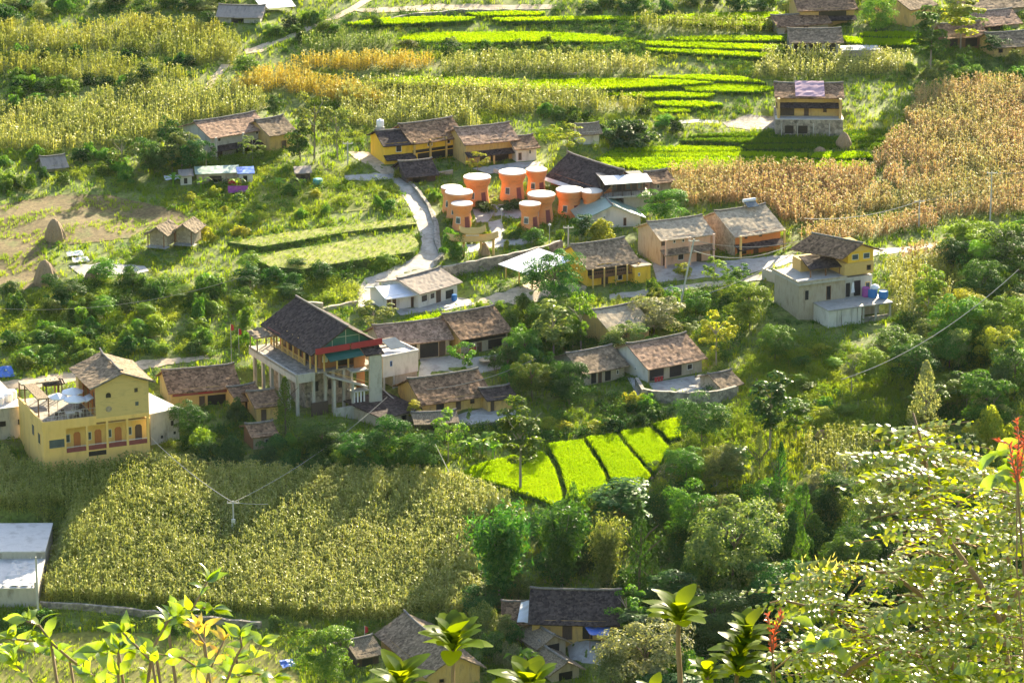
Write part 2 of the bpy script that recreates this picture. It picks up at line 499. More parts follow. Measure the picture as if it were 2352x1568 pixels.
# ------------------------------------------------------------------ layout of the houses (front left corner, front right corner, eave height, depth ...)
# name, label, FL, FR, eave height (layout units), depth m, rise m, wall, roof, options
HOUSES = [
 ('long_house', 'ochre long house with maroon banner under its tiled eave, right of the yellow hotel', (394,940), (545,926), 44, 7.5, 1.7, 'ochre', 'tile_brown',
  dict(win=[('F','d',.42,0,.09,.62),('F','w',.06,.68,.06,.18),('F','p',.55,0,.28,.55)], banner=True)),
 ('small_house', 'small ochre outhouse with tiled roof left of the slim evergreen by the stilted hall', (590,968), (639,962), 38, 6, 1.0, 'ochre', 'tile_brown', dict(win=[('F','d',.2,0,.25,.7)])),
 ('small_house', 'low tiled kitchen hut with a pale ridge strip joined to the long house', (548,946), (598,938), 30, 5.5, .9, 'ochre', 'tile_brown', dict(win=[('F','d',.3,0,.25,.75)])),
 ('shed', 'tiny cement shed with one tiled roof standing alone below the ochre outhouse', (582,1032), (630,1026), 35, 4, .8, 'mud_wall', 'tile_brown', dict(win=[('F','w',.55,.2,.2,.4)], lw='wood')),
 ('house', 'long house with pink tiled roof behind the small white block', (882,834), (1032,817), 45, 7, 1.6, 'mud_wall', 'tile_pink',
  dict(win=[('F','p',.30,.05,.2,.8),('F','p',.55,.05,.28,.75),('F','d',.84,0,.1,.9)])),
 ('house', 'brown tiled house with red washing on its porch and an ochre left gable', (1059,815), (1166,796), 42, 9, 2.1, 'mud_wall', 'tile_brown',
  dict(win=[('F','p',.02,.58,.94,.34),('F','d',.34,0,.1,.52),('F','p',.58,.05,.3,.5),('F','w',.16,.2,.1,.3)], cloth=('red_cloth',.10,.25,.13,.22), lw='ochre')),
 ('house', 'house with rusty brown roof and ochre walls in front of the stilted hall courtyard', (972,952), (1121,930), 30, 8.5, 2.0, 'ochre', 'tile_brown',
  dict(win=[('F','d',.5,0,.08,.85),('F','p',.2,0,.12,.8),('F','w',.72,.3,.07,.4)])),
 ('shed', 'small ochre barn with dark sloping roof right of the rusty roofed house', (1122,946), (1178,938), 32, 4.5, .7, 'ochre', 'tile_dark', dict(win=[('F','d',.08,0,.16,.75)])),
 ('shed', 'open wooden lean-to of bleached boards below the rusty roofed house', (958,990), (1046,985), 22, 4, .6, 'wood_dark', 'thatch', dict(win=[('F','p',.1,.05,.7,.6)])),
 ('house', 'low plastered house with brown tiled roof, left neighbour of the white gabled house', (1341,886), (1434,868), 34, 8, 1.5, 'mud_wall', 'tile_grey',
  dict(win=[('F','d',.35,0,.09,.8),('F','p',.18,.05,.12,.75),('F','p',.52,.05,.14,.75),('F','w',.80,.35,.06,.3)])),
 ('house', 'house with pale pink roof and a long whitewashed gable above the walled yard', (1488,878), (1612,854), 37, 9.5, 2.0, 'mud_wall', 'tile_pink',
  dict(win=[('F','p',.03,.05,.26,.7),('F','p',.4,.05,.22,.7),('F','w',.72,.3,.1,.35),('L','w',.3,.45,.05,.12),('L','w',.6,.45,.05,.12)], lw='white_wall', cloth=('red_cloth',.05,.1,.14,.3))),
 ('small_house', 'little cream hut with grey roof at the right corner of the walled yard', (1655,908), (1696,900), 24, 5, .9, 'mud_wall', 'tile_grey', dict(win=[('F','w',.4,.3,.2,.3)])),
 ('house', 'half hidden ochre house with tan roof behind the centre trees', (1404,800), (1490,784), 42, 9, 1.8, 'ochre', 'tile_cream', dict(win=[('F','w',.1,.2,.14,.4)])),
 ('house', 'white rural house with weathered grey roof and washing along its porch beside the road bend', (962,708), (1050,683), 38, 8, 1.1, 'white_wall', 'asbestos',
  dict(win=[('F','w',.06,.30,.16,.42),('F','w',.29,.34,.12,.36),('F','d',.45,0,.12,.75),('F','p',.7,.08,.2,.5)], barrel=True)),
 ('shed', 'whitewashed annex with shiny tin roof at the left end of the white rural house', (888,714), (956,704), 33, 5.5, .8, 'white_wall', 'metal_white',
  dict(win=[('F','d',.02,0,.12,.85),('F','d',.2,0,.12,.85),('F','d',.82,0,.12,.72)])),
 ('house', 'bright yellow house with wooden balcony and thick grey tiled roof above the road', (1350,658), (1460,642), 46, 9, 2.1, 'yellow_paint', 'tile_grey',
  dict(win=[('F','p',.0,.50,1.0,.44),('F','d',.28,0,.14,.42),('F','w',.62,.1,.1,.28)], balcony=True)),
 ('shed', 'plain yellow block with flat tan top against the balcony house', (1458,652), (1494,647), 37, 3.2, 0, 'yellow_paint', 'tile_cream', dict(win=[('F','w',.2,.45,.12,.2)], flat=True)),
 ('house', 'two storey pink house with a grey awning strip across its front', (1518,612), (1631,597), 64, 7.5, 1.5, 'pink_wall', 'tile_cream',
  dict(win=[('F','d',.0,.72,.08,.22),('F','w',.24,.76,.05,.14),('F','w',.42,.76,.05,.14),('F','w',.64,.78,.05,.14),('F','d',.04,0,.07,.42),('F','w',.34,.14,.12,.36),('F','d',.72,0,.1,.4)], awning=.56, pillars=3, lw='mud_wall')),
 ('house', 'cream gabled house with broad sunlit roof and orange timber front, solar heater on its ridge', (1688,589), (1792,573), 50, 10.5, 2.3, 'wood_orange', 'tile_cream',
  dict(win=[('F','w',.2,.72,.07,.16),('F','w',.52,.72,.07,.16),('F','p',.05,.05,.2,.4),('F','d',.4,0,.12,.4)], awning=.5, lw='tile_cream', solar=True, pillars=2)),
 ('hall', 'timber hall with long dark roof beside the orange drum rooms', (1266,424), (1386,464), 27, 7.5, 2.5, 'wood_orange', 'tile_dark', dict(ov=1.0, eavestrip=True)),
 ('small_house', 'cream hut behind the cafe deck with awning', (1502,446), (1542,441), 29, 5, .9, 'mud_wall', 'tile_brown', dict(win=[('F','w',.15,.4,.16,.3)])),
 ('house', 'white gabled house with pale green roof below the drum rooms', (1340,526), (1471,519), 24, 8, 1.9, 'white_wall', 'green_metal', dict(ax='y', win=[('F','d',.70,.1,.05,.75),('F','w',.35,.9,.04,.2)])),
 ('house', 'mustard yellow house with long dark balcony and brown tiled roof at the road head', (948,373), (1061,357), 47, 8, 1.9, 'yellow_paint', 'tile_brown',
  dict(win=[('F','p',.0,.42,1.0,.14),('F','w',.3,.66,.1,.22),('F','w',.66,.66,.1,.22),('F','p',.1,.02,.8,.36)], pillars=4)),
 ('house', 'mustard wing with dark canopy and white roof tank, left of the balcony house', (884,378), (948,372), 46, 7, 1.3, 'yellow_paint', 'tile_dark', dict(win=[('F','w',.4,.55,.2,.3),('F','d',.6,0,.14,.3)], awning=.42, tank=True)),
 ('house', 'ochre house with pinkish roof and a broad dark porch awning, middle of the upper row', (1070,379), (1184,367), 50, 7.5, 1.5, 'ochre', 'tile_pink', dict(win=[('F','p',.28,.05,.16,.4),('F','p',.5,.03,.36,.28)], awning=.55, pillars=3)),
 ('small_house', 'whitewashed cottage with brown roof at the right end of the upper row', (1186,372), (1232,368), 33, 6, 1.0, 'white_wall', 'tile_brown', dict(win=[('F','d',.1,.1,.16,.5),('F','w',.62,.45,.12,.3)])),
 ('hut', 'collapsing dark wooden hut by the head of the road', (935,422), (1000,416), 20, 6, 1.4, 'wood_dark', 'tile_dark', dict(win=[('F','p',.2,0,.5,.7)])),
 ('hut', 'small white granary with shaggy grey thatched cap among the shrubs', (1334,333), (1376,330), 28, 3.6, .9, 'white_wall', 'thatch', dict(ov=.7)),
 ('house', 'grey two storey house with pillared porch and pale roof among trees', (485,363), (613,341), 49, 8.5, 1.5, 'grey_wall', 'tile_pink',
  dict(win=[('F','w',.12,.68,.06,.2),('F','w',.56,.7,.06,.2),('F','w',.8,.72,.05,.16),('F','d',.1,0,.1,.4),('F','p',.45,.02,.5,.34)], pillars=3, awning=.48)),
 ('house', 'ochre house with plain grey roof behind the grey pillared house', (620,350), (674,340), 42, 7, 1.5, 'ochre', 'tile_grey', dict(win=[('F','d',.5,0,.2,.5)])),
 ('small_house', 'low grey farm hut with a white tin porch on the upper left slope', (503,52), (598,54), 17, 6, 1.1, 'grey_wall', 'asbestos', dict(win=[('F','p',.3,0,.3,.8)])),
 ('shed', 'open shelter with pale green tin roof at the upper left edge of the village', (606,30), (672,26), 13, 5, .5, 'wood_dark', 'metal_white', dict(open=True)),
 ('house', 'house with a pink sheet over its roof ridge standing on a stone platform', (1784,303), (1930,304), 54, 7, 1.1, 'ochre', 'tile_brown',
  dict(base=2.6, win=[('F','d',.42,0,.08,.5),('F','w',.72,.2,.06,.2),('F','p',.05,.05,.22,.45)], awning=.62, endwalls=True, pinksheet=True)),
 ('house', 'big ochre house with dark red roof above the rice terraces at the upper right', (1836,56), (1962,52), 34, 8.5, 1.7, 'ochre', 'tile_brown', dict(win=[('F','p',.35,.45,.5,.4),('F','d',.4,0,.1,.4)], awning=.45)),
 ('shed', 'low brown sheds below the big ochre house', (1788,78), (1902,70), 20, 5.5, 1.0, 'mud_wall', 'tile_brown', dict(win=[('F','d',.5,0,.1,.7)])),
 ('house', 'grey shuttered house with patchy tiled roof beside the rice terraces', (1818,122), (1930,121), 27, 7, 1.3, 'grey_wall', 'tile_grey', dict(win=[('F','p',.05,.1,.25,.7),('F','p',.36,.1,.25,.7),('F','p',.7,.1,.2,.7)])),
 ('shed', 'white roofed pigsty along the foot of the rice at the upper right', (1936,130), (2020,128), 12, 3.2, 0, 'mud_wall', 'slab_white', dict(flat=True)),
 ('house', 'tall plain ochre house with one blank gable at the top of the village', (2088,62), (2142,50), 42, 8, 1.7, 'ochre', 'tile_grey', dict(win=[('F','w',.5,.5,.2,.2)])),
 ('house', 'uppermost grey roofed house in the crowded upper right hamlet', (2232,34), (2352,26), 14, 8, 1.3, 'mud_wall', 'tile_grey', {}),
 ('house', 'second tier grey roofed house in the upper right hamlet', (2236,72), (2340,64), 14, 8, 1.4, 'mud_wall', 'tile_pink', dict(win=[('F','p',.2,0,.5,.6)])),
 ('house', 'brown walled house with sagging roof behind the tall pale trees', (2172,112), (2262,106), 27, 7, 1.4, 'wood', 'tile_brown', dict(win=[('F','p',.1,.05,.2,.7),('F','p',.5,.05,.3,.7)])),
 ('house', 'ochre house with dark front windows at the right edge of the upper hamlet', (2284,132), (2370,126), 26, 7, 1.4, 'ochre', 'tile_grey', dict(win=[('F','w',.1,.35,.12,.35),('F','w',.45,.35,.12,.35)])),
 ('house', 'dark gabled house with a red flag beside it at the foot of the cornfield', (985,1590), (1102,1570), 46, 15, 1.9, 'ochre', 'tile_grey', dict(ax='y', win=[('F','w',.2,.4,.1,.2)])),
 ('hut', 'thatched lean-to at the left eave of the dark gabled house', (822,1532), (870,1522), 30, 5, 1.0, 'wood_dark', 'thatch', dict(win=[('F','p',.2,0,.5,.7)])),
 ('house', 'farmhouse with wide nearly black tiled roof and ochre porch in front of the bamboo', (1222,1466), (1415,1470), 44, 9.5, 2.3, 'ochre', 'tile_dark', dict(win=[('F','d',.36,0,.12,.9),('F','p',.60,.05,.12,.8),('F','w',.08,.3,.08,.3)])),
 ('shed', 'tumbledown tiled shed with torn white plastic on its roof, left of the black roofed farmhouse', (1160,1450), (1221,1450), 26, 7, 1.2, 'mud_wall', 'tile_brown', dict(plastic=True)),
 ('hut', 'small grey roofed hut in the farmyard, nearer the farmhouse door', (1240,1502), (1299,1490), 22, 6, 1.0, 'mud_wall', 'thatch', dict(ax='y', win=[('F','p',.25,0,.5,.8)])),
 ('hut', 'small grey roofed hut lowest in the farmyard, beside the pale shrub', (1268,1566), (1330,1554), 26, 6.5, 1.0, 'mud_wall', 'thatch', dict(ax='y', win=[('F','p',.25,0,.5,.7)])),
 ('hut', 'field hut under a pale mound of weathered sheeting near the left edge', (105,396), (150,392), 14, 4, 1.0, 'mud_wall', 'asbestos', {}),
]
for h in HOUSES:
    fr = Frame(h[2], h[3])
    h[9]['fr'] = fr
    fr.pad(-.6, fr.L + .6, -1.5, h[5] + .6)

def pre(FL, FR, x0, x1, y0, y1, fall=2.5):
    f = Frame(FL, FR)
    f.pad(x0, x1 if x1 else f.L + .5, y0, y1, 0, fall)
    return f
FR_HOTEL = pre((102, 1089), (346, 1058), 0, 0, -1, 15)
FR_ANNEX = pre((347, 1022), (412, 1008), 0, 0, -1, 11)
FR_WEST = pre((-75, 1020), (60, 1003), 0, 0, -1, 13)
FR_HALL = pre((726, 951), (862, 929), -3, 10, -1, 16)
FR_BLOCK = pre((880, 897), (961, 881), 0, 0, -1, 6.5)
FR_LEANTO = pre((880, 986), (966, 962), 0, 0, -.5, 8)
FR_HILL = pre((1902, 753), (2047, 733), 0, 0, -1, 12)
FR_CAFE = pre((1384, 489), (1492, 483), 0, 0, -1, 6)
FR_TIN = pre((1160, 642), (1222, 664), -.5, 7, -.5, 7)
FR_CONC = pre((-60, 1394), (86, 1393), 0, 0, -.5, 23)
FR_BUNG = [pre((345, 569), (384, 573), -.5, 0, -1.5, 4.5, 2), pre((405, 564), (446, 567), -.5, 0, -1.5, 4.5, 2)]
DRUMS = [(1037.7, 487, 0), (1095.7, 467, 1), (1176.5, 456, 1), (1232, 446, 0), (1054, 503, 1), (1061, 525, 0), (1217, 523, 0), (1243, 508, 1), (1308, 496, 1), (1359, 495, 0)]

# ------------------------------------------------------------------ ground: one sheet to the horizon
def spaced(a, b, fine, n):
    t = np.linspace(0, 1, n) ** 2.2
    lo = fine[0] - (fine[0] - a) * t[1:][::-1]
    hi = fine[-1] + (b - fine[-1]) * t[1:]
    return np.concatenate([lo, fine, hi])
GX = spaced(-1400, 1400, np.arange(-106, 106.1, .8), 16)
GY = spaced(-300, 1500, np.arange(428, 716.1, .8), 40)
_X, _Y = np.meshgrid(GX, GY)
GZ = zland(_X, _Y)

def hz(x, y):
    x, y = np.asarray(x, float), np.asarray(y, float)
    i = np.clip(np.searchsorted(GX, x) - 1, 0, len(GX) - 2)
    j = np.clip(np.searchsorted(GY, y) - 1, 0, len(GY) - 2)
    a = np.clip((x - GX[i]) / (GX[i + 1] - GX[i]), 0, 1)
    b = np.clip((y - GY[j]) / (GY[j + 1] - GY[j]), 0, 1)
    return (GZ[j, i] * (1 - a) + GZ[j, i + 1] * a) * (1 - b) + (GZ[j + 1, i] * (1 - a) + GZ[j + 1, i + 1] * a) * b
HZ = hz
_n, _m = len(GX), len(GY)
_q = (np.arange(_m - 1)[:, None] * _n + np.arange(_n - 1)[None]).ravel()
gm = np_mesh('ground', np.stack([_X.ravel(), _Y.ravel(), GZ.ravel()], 1), np.stack([_q, _q + 1, _q + 1 + _n, _q + _n], 1), 'ground')
gm.polygons.foreach_set('use_smooth', np.ones(len(gm.polygons), bool))
tag(link('ground', gm), kind='structure')

NOWILD = []                                    # outlines (layout units) where no wild growth stands

def edge_pts(poly, step):
    out = []
    for i, p in enumerate(poly):
        q = poly[(i + 1) % len(poly)]
        n = max(1, int(math.hypot(q[0] - p[0], q[1] - p[1]) / step))
        out += [(p[0] + (q[0] - p[0]) * k / n, p[1] + (q[1] - p[1]) * k / n) for k in range(n)]
    return out

def drape(name, poly, mat, off=.07, cell=1.2, wild=False, wob=.0):
    """thin sheet following the ground inside an outline"""
    if not wild: NOWILD.append(poly)
    b = [at(u + random.uniform(-wob, wob), v + random.uniform(-wob, wob) * .5) for u, v in edge_pts(poly, 14)]
    b2 = [Vector((p[0], p[1])) for p in b]
    xs, ys = [p[0] for p in b], [p[1] for p in b]
    gx, gy = np.meshgrid(np.arange(min(xs) + .4, max(xs), cell), np.arange(min(ys) + .4, max(ys), cell))
    k = in_poly(gx.ravel(), gy.ravel(), [(p[0], p[1]) for p in b])
    pts = b2 + [Vector((x, y)) for x, y in zip(gx.ravel()[k], gy.ravel()[k])]
    V, E, Fc, *_ = delaunay_2d_cdt(pts, [], [list(range(len(b2)))], 1, 1e-4)
    V = [(p[0], p[1]) for p in V]
    z = hz(np.array([p[0] for p in V]), np.array([p[1] for p in V])) + off
    me = bpy.data.meshes.new(name)
    me.from_pydata([(p[0], p[1], float(zz)) for p, zz in zip(V, z)], [], [tuple(f) for f in Fc])
    me.materials.append(MATS[mat])
    me.polygons.foreach_set('use_smooth', [True] * len(me.polygons))
    me.update()
    return tag(link(name, me), kind='structure')

drape('ploughed_soil', [(-40,482),(90,455),(170,447),(250,450),(340,470),(420,488),(440,512),(330,530),(300,548),(200,560),(130,566),(90,575),(120,610),(140,640),(60,668),(-40,680)], 'soil')
drape('grass_field', [(-40,1470),(200,1452),(420,1462),(600,1475),(660,1500),(690,1568),(700,1640),(-40,1640)], 'pond_green')
drape('road', [(893,400),(925,402),(948,428),(975,460),(1000,490),(1008,520),(1012,560),(1022,596),(1000,614),(960,632),(900,650),(885,668),(868,700),(822,708),(824,668),(838,642),(890,622),(938,602),(962,584),(970,560),(958,520),(942,480),(922,446),(905,424)], 'road')
drape('road', [(1488,668),(1540,660),(1640,648),(1700,640),(1770,628),(1850,596),(1920,586),(2010,574),(2110,566),(2180,552),(2260,536),(2380,514),(2380,524),(2270,546),(2180,566),(2110,578),(2000,590),(1900,604),(1840,622),(1770,642),(1700,652),(1640,660),(1500,680),(1400,690),(1400,678)], 'road')
drape('dirt_road', [(-40,885),(60,872),(150,858),(240,842),(340,828),(440,822),(480,816),(480,826),(400,838),(330,852),(240,866),(160,880),(90,892),(-40,912)], 'dirt')
drape('footpath', [(560,118),(600,104),(650,90),(700,66),(760,44),(800,20),(850,-10),(880,-10),(830,18),(790,40),(730,60),(690,82),(640,100),(600,120),(565,128)], 'dirt', wob=3)
drape('footpath', [(472,206),(482,180),(510,150),(530,150),(500,182),(492,208)], 'dirt', wob=3)
drape('footpath', [(800,350),(850,352),(890,372),(910,400),(880,404),(850,384),(815,366)], 'dirt')
drape('courtyard', [(790,405),(860,400),(900,404),(900,414),(850,418),(795,416)], 'paving')
drape('courtyard', [(1085,482),(1110,474),(1180,470),(1210,480),(1215,500),(1170,505),(1150,497),(1130,500),(1120,512),(1095,512)], 'paving')
drape('footpath', [(1120,512),(1150,506),(1162,540),(1150,560),(1130,552)], 'paving')
drape('courtyard', [(1050,566),(1110,560),(1150,552),(1230,548),(1250,556),(1180,566),(1110,574),(1060,588)], 'paving')
drape('courtyard', [(905,712),(960,708),(1050,684),(1075,688),(1090,700),(1040,712),(960,720),(920,726)], 'paving')
drape('courtyard', [(965,826),(1040,818),(1060,826),(1140,815),(1180,822),(1150,850),(1060,866),(960,880)], 'paving')
drape('courtyard', [(1040,960),(1120,934),(1185,945),(1190,965),(1100,975),(1050,985)], 'paving')
drape('courtyard', [(1490,882),(1612,860),(1660,868),(1652,900),(1560,905),(1500,905)], 'paving')
drape('footpath', [(1440,868),(1456,868),(1478,900),(1486,926),(1470,926),(1458,900)], 'paving')
drape('courtyard', [(1085,388),(1190,374),(1240,372),(1250,384),(1190,392),(1120,402)], 'paving')
drape('courtyard', [(1660,284),(1720,266),(1790,272),(1786,298),(1720,300),(1670,294)], 'stone')  # shadow over this yard put into its darker surface colour
drape('footpath', [(1530,280),(1600,276),(1650,278),(1650,286),(1600,284),(1530,288)], 'paving')
drape('courtyard', [(1300,1475),(1420,1474),(1430,1500),(1380,1530),(1310,1520)], 'paving')
drape('courtyard', [(1495,600),(1640,604),(1820,586),(1840,600),(1700,636),(1620,640),(1510,650)], 'paving')
drape('gravel_patch', [(160,612),(230,606),(330,612),(345,624),(300,634),(230,632),(190,640)], 'paving', wob=3)
drape('yard', [(1250,640),(1345,660),(1345,676),(1200,700),(1090,700),(1100,690)], 'dirt', wob=3)
drape('footpath', [(1393,1176),(1440,1140),(1505,1090),(1535,1062),(1535,1068),(1508,1096),(1445,1146),(1398,1182)], 'dirt')
drape('grass_field', [(560,436),(700,420),(900,420),(930,446),(940,476),(780,490),(600,500)], 'turf', wild=True, wob=4)
drape('dry_terrace', [(800,24),(1000,12),(1280,14),(1270,22),(1000,26),(860,32)], 'dirt', wob=2)

# ------------------------------------------------------------------ templates of small plants (quads)
def strip_leaf(V, F, az, z0, pts, wd):
    """a leaf bending outwards: pts = (distance, height) stations, wd = half widths"""
    c, s = math.cos(az), math.sin(az)
    n0 = len(V)
    for (r, z), h in zip(pts, wd):
        V.append((r * c - h * s, r * s + h * c, z0 + z))
        V.append((r * c + h * s, r * s - h * c, z0 + z))
    for i in range(len(pts) - 1):
        F.append((n0 + 2 * i, n0 + 2 * i + 1, n0 + 2 * i + 3, n0 + 2 * i + 2))

def corn_template(nl, wide, seed):
    r = random.Random(seed)
    V, F, M = [], [], []
    strip_leaf(V, F, 0, 0, [(0, 0), (0, 1.9)], [.03, .02]); M.append(0)
    a = r.uniform(0, 6)
    for i in range(nl):
        z = .35 + 1.5 * i / (nl - 1)
        l = r.uniform(.5, .8) * (1.0 if i < nl - 2 else .75)
        up = r.uniform(.1, .3)
        strip_leaf(V, F, a + r.uniform(-.3, .3), z, [(.02, 0), (l * .5, up * .8), (l, up * .8 - r.uniform(.15, .6) * l)], [wide * .7, wide * 1.15, .015])
        M += [0, 0]
        a += math.pi + r.uniform(-.5, .5) * (1 if i % 2 else 2.4)
    for k in range(2):
        strip_leaf(V, F, r.uniform(0, 6), 1.85, [(0, 0), (r.uniform(.04, .18), r.uniform(.16, .30))], [.025, .02]); M.append(1)
    return np.array(V, float), np.array(F, int), np.array(M)

def tuft_template(n, h, wd, seed, spread_=.25):
    r = random.Random(seed)
    V, F = [], []
    for i in range(n):
        az = r.uniform(0, 6.28)
        l = h * r.uniform(.7, 1.1)
        o = r.uniform(0, spread_)
        strip_leaf(V, F, az, 0, [(o, -.05), (o + l * r.uniform(.1, .5), l)], [wd, wd * .35])
    return np.array(V, float), np.array(F, int), np.zeros(len(F), int)

def leaf_quads(C, N, L, rs, wr=.5, fold=.15):
    """one rhombic leaf per centre C, facing N, length L"""
    k = len(C)
    t = rs.normal(size=(k, 3))
    d = np.cross(N, t); d /= np.linalg.norm(d, axis=1)[:, None] + 1e-9
    sd = np.cross(N, d)
    L = np.broadcast_to(np.asarray(L, float), (k,))[:, None]
    V = np.stack([C - d * L * .5, C + sd * L * wr * .5 + N * L * fold, C + d * L * .5 - N * L * fold * .5, C - sd * L * wr * .5 + N * L * fold], 1)
    return V.reshape(-1, 3), np.arange(4 * k).reshape(-1, 4)

def unit(a):
    return a / (np.linalg.norm(a, axis=-1, keepdims=True) + 1e-9)

def clump_template(n, seed, leafsize=.3, flat=.7):
    rs = np.random.default_rng(seed)
    d = unit(rs.normal(size=(n, 3)))
    d[:, 2] = np.abs(d[:, 2])
    rad = rs.uniform(.55, 1, n)[:, None]
    C = d * rad * np.array([.6, .6, flat]) * (1 + .25 * np.sin(d[:, :1] * 5 + seed))
    N = unit(d * .6 + rs.normal(size=(n, 3)) * .5 + np.array([0, 0, .4]))
    V, F = leaf_quads(C, N, rs.uniform(.7, 1.3, n) * leafsize, rs)
    return V, F, np.zeros(len(F), int)

CORN = [corn_template(8, .075, s) for s in (1, 2, 3)]
CORN_FAR = [corn_template(6, .10, s) for s in (4, 5)]
RICE = [tuft_template(6, .45, .06, s, .25) for s in (1, 2)]
RICE_FAR = [tuft_template(5, .38, .10, s, .3) for s in (3, 4)]
GRASS = [tuft_template(6, .5, .045, s, .35) for s in (5, 6, 7)]
CLUMP = [clump_template(34, s, .26) for s in (1, 2, 3)]
BIG = [clump_template(90, s, .17, .85) for s in (11, 12, 13, 14)]

def plants(name, temps, pos, mats, smin, smax, label, cat='crop', lean=.06, kind='stuff'):
    Vs, Fs, Ms, off = [], [], [], 0
    which = rng.integers(0, len(temps), len(pos))
    for i, (tV, tF, tM) in enumerate(temps):
        p = pos[which == i]
        if not len(p): continue
        sc = rng.uniform(smin, smax, len(p))
        V, F, M = spread(tV, tF, tM, p, rng.uniform(0, 6.283, len(p)), sc, rng.normal(0, lean, (len(p), 2)))
        Vs.append(V); Fs.append(F + off); Ms.append(M); off += len(V)
    if not Vs: return None
    me = np_mesh(name, np.concatenate(Vs), np.concatenate(Fs), mats, np.concatenate(Ms) if not isinstance(mats, str) else None)
    return tag(link(name, me), label, cat, kind=kind)

def foot_mask(x, y, grow=.4):
    bad = np.zeros(x.shape, bool)
    for ox, oy, th, x0, x1, y0, y1, pz, fall in PADS:
        c, s = math.cos(th), math.sin(th)
        lx, ly = (x - ox) * c + (y - oy) * s, -(x - ox) * s + (y - oy) * c
        bad |= (lx > x0 + .4 - grow) & (lx < x1 - .4 + grow) & (ly > y0 + 1 - grow) & (ly < y1 - .4 + grow)
    return bad

def points_in(poly, dens, rows=0.0, jitter=.25):
    """ground points inside an outline (layout units)"""
    g = [at(u, v) for u, v in poly]
    x0, x1 = min(p[0] for p in g), max(p[0] for p in g)
    y0, y1 = min(p[1] for p in g) - 1, max(p[1] for p in g) + 1
    n = int((x1 - x0) * (y1 - y0) * dens)
    x, y = rng.uniform(x0, x1, n), rng.uniform(y0, y1, n)
    if rows:
        y = np.round((y + x * .12) / rows) * rows - x * .12 + rng.normal(0, rows * .16, n)
    z = hz(x, y)
    P = np.stack([x, y, z], 1)
    u, v = project(P)
    k = in_poly(u + 9 * np.sin(v * .13 + u * .02), v + 3 * np.sin(u * .09), poly) & ~foot_mask(x, y)
    return P[k]

# ------------------------------------------------------------------ corn
def corn(label, poly, mat, dens=3.0, far=True, smin=.85, smax=1.15, rows=.9, tassel='tassel'):
    NOWILD.append(poly)
    P = points_in(poly, dens, rows)
    plants('corn', CORN_FAR if far else CORN, P, [mat, tassel], smin, smax, label)

corn('tall green corn with tan tassels filling the big field below the yellow hotel',
     [(-30,1030),(60,1085),(100,1096),(250,1080),(340,1065),(480,1085),(700,1095),(1000,1100),(1050,1112),(1120,1135),(1170,1152),(1172,1180),(1110,1205),(1075,1260),(1100,1330),(1090,1415),(900,1430),(700,1424),(400,1398),(100,1384),(92,1290),(90,1196),(-30,1194)], 'corn_leaf', 5.0, False)
corn('corn on the slope left of the grey pillared house', [(180,240),(330,200),(430,205),(540,200),(620,240),(600,262),(450,280),(380,310),(250,345),(100,350),(-30,345),(-30,262)], 'corn_leaf', 2.6)
corn('yellowing corn on the highest terraces at the far left', [(-30,60),(150,80),(300,50),(440,62),(500,70),(560,110),(550,150),(400,150),(380,128),(250,120),(100,128),(-30,112)], 'corn_yellow', 2.2)
corn('mixed green and yellow corn on the second terrace at the far left', [(-30,128),(100,142),(250,140),(400,165),(470,190),(330,198),(200,190),(60,175),(-30,178)], 'corn_yellow', 2.0)
corn('pale green corn behind the mustard balcony house', [(790,205),(900,195),(1150,205),(1300,218),(1400,225),(1380,240),(1160,250),(1100,262),(1110,298),(1000,290),(930,288),(860,305),(800,290),(770,250)], 'corn_leaf', 2.6)
corn('strip of corn below the long bright rice terrace', [(1170,252),(1400,238),(1480,240),(1475,258),(1300,262),(1110,268)], 'corn_yellow', 2.4)
corn('golden corn patch right of the footpath, larger', [(530,190),(610,172),(700,168),(700,185),(800,195),(890,238),(850,250),(760,232),(640,212),(540,215)], 'corn_gold', 2.8)
corn('golden corn strip left of the green corn ridge', [(670,148),(820,138),(930,138),(1010,146),(1005,158),(850,166),(700,162)], 'corn_gold', 2.8)
corn('long ridge of pale corn between two bright rice terraces', [(1010,146),(1150,136),(1400,140),(1520,155),(1500,172),(1250,176),(1010,170)], 'corn_leaf', 2.6)
corn('narrow row of pale corn between rice strips at the top', [(1440,50),(1800,65),(1795,82),(1500,74)], 'corn_yellow', 2.6)
corn('corn behind the house with the pink roof sheet', [(1760,130),(1830,122),(1960,128),(2090,138),(2095,165),(1900,182),(1730,178)], 'corn_leaf', 2.6)
corn('dry yellow corn covering the right edge hillside', [(2110,215),(2250,190),(2380,195),(2380,385),(2250,402),(2090,372),(2015,392),(2005,370),(2080,290)], 'corn_brown', 2.6)
corn('dry reddish brown corn between the cafe and the right edge', [(1530,398),(1750,388),(2000,396),(2010,440),(2080,470),(1900,512),(1830,520),(1800,508),(1760,484),(1700,470),(1570,474),(1545,440)], 'corn_brown', 3.2)
corn('greyish dry corn on the low ground at the right edge', [(2012,398),(2100,380),(2250,410),(2380,395),(2380,490),(2150,504),(2010,482),(2080,466)], 'corn_brown', 2.2)
corn('orange corn strip above the road on the right', [(1830,548),(1900,522),(2140,502),(2160,520),(1990,548),(1900,560)], 'corn_brown', 2.6)
corn('orange corn strip below the road at the right edge', [(2060,588),(2190,568),(2380,530),(2380,545),(2200,584),(2080,604)], 'corn_brown', 2.6)
corn('overgrown yellowing corn right of the hillside block house', [(2040,620),(2190,590),(2220,640),(2190,700),(2120,735),(2050,735)], 'corn_yellow', 1.8)
corn('thin pale corn below the two slim trees', [(1850,1010),(1930,1000),(2010,1010),(2000,1070),(1900,1100),(1850,1080)], 'corn_yellow', 2.0)
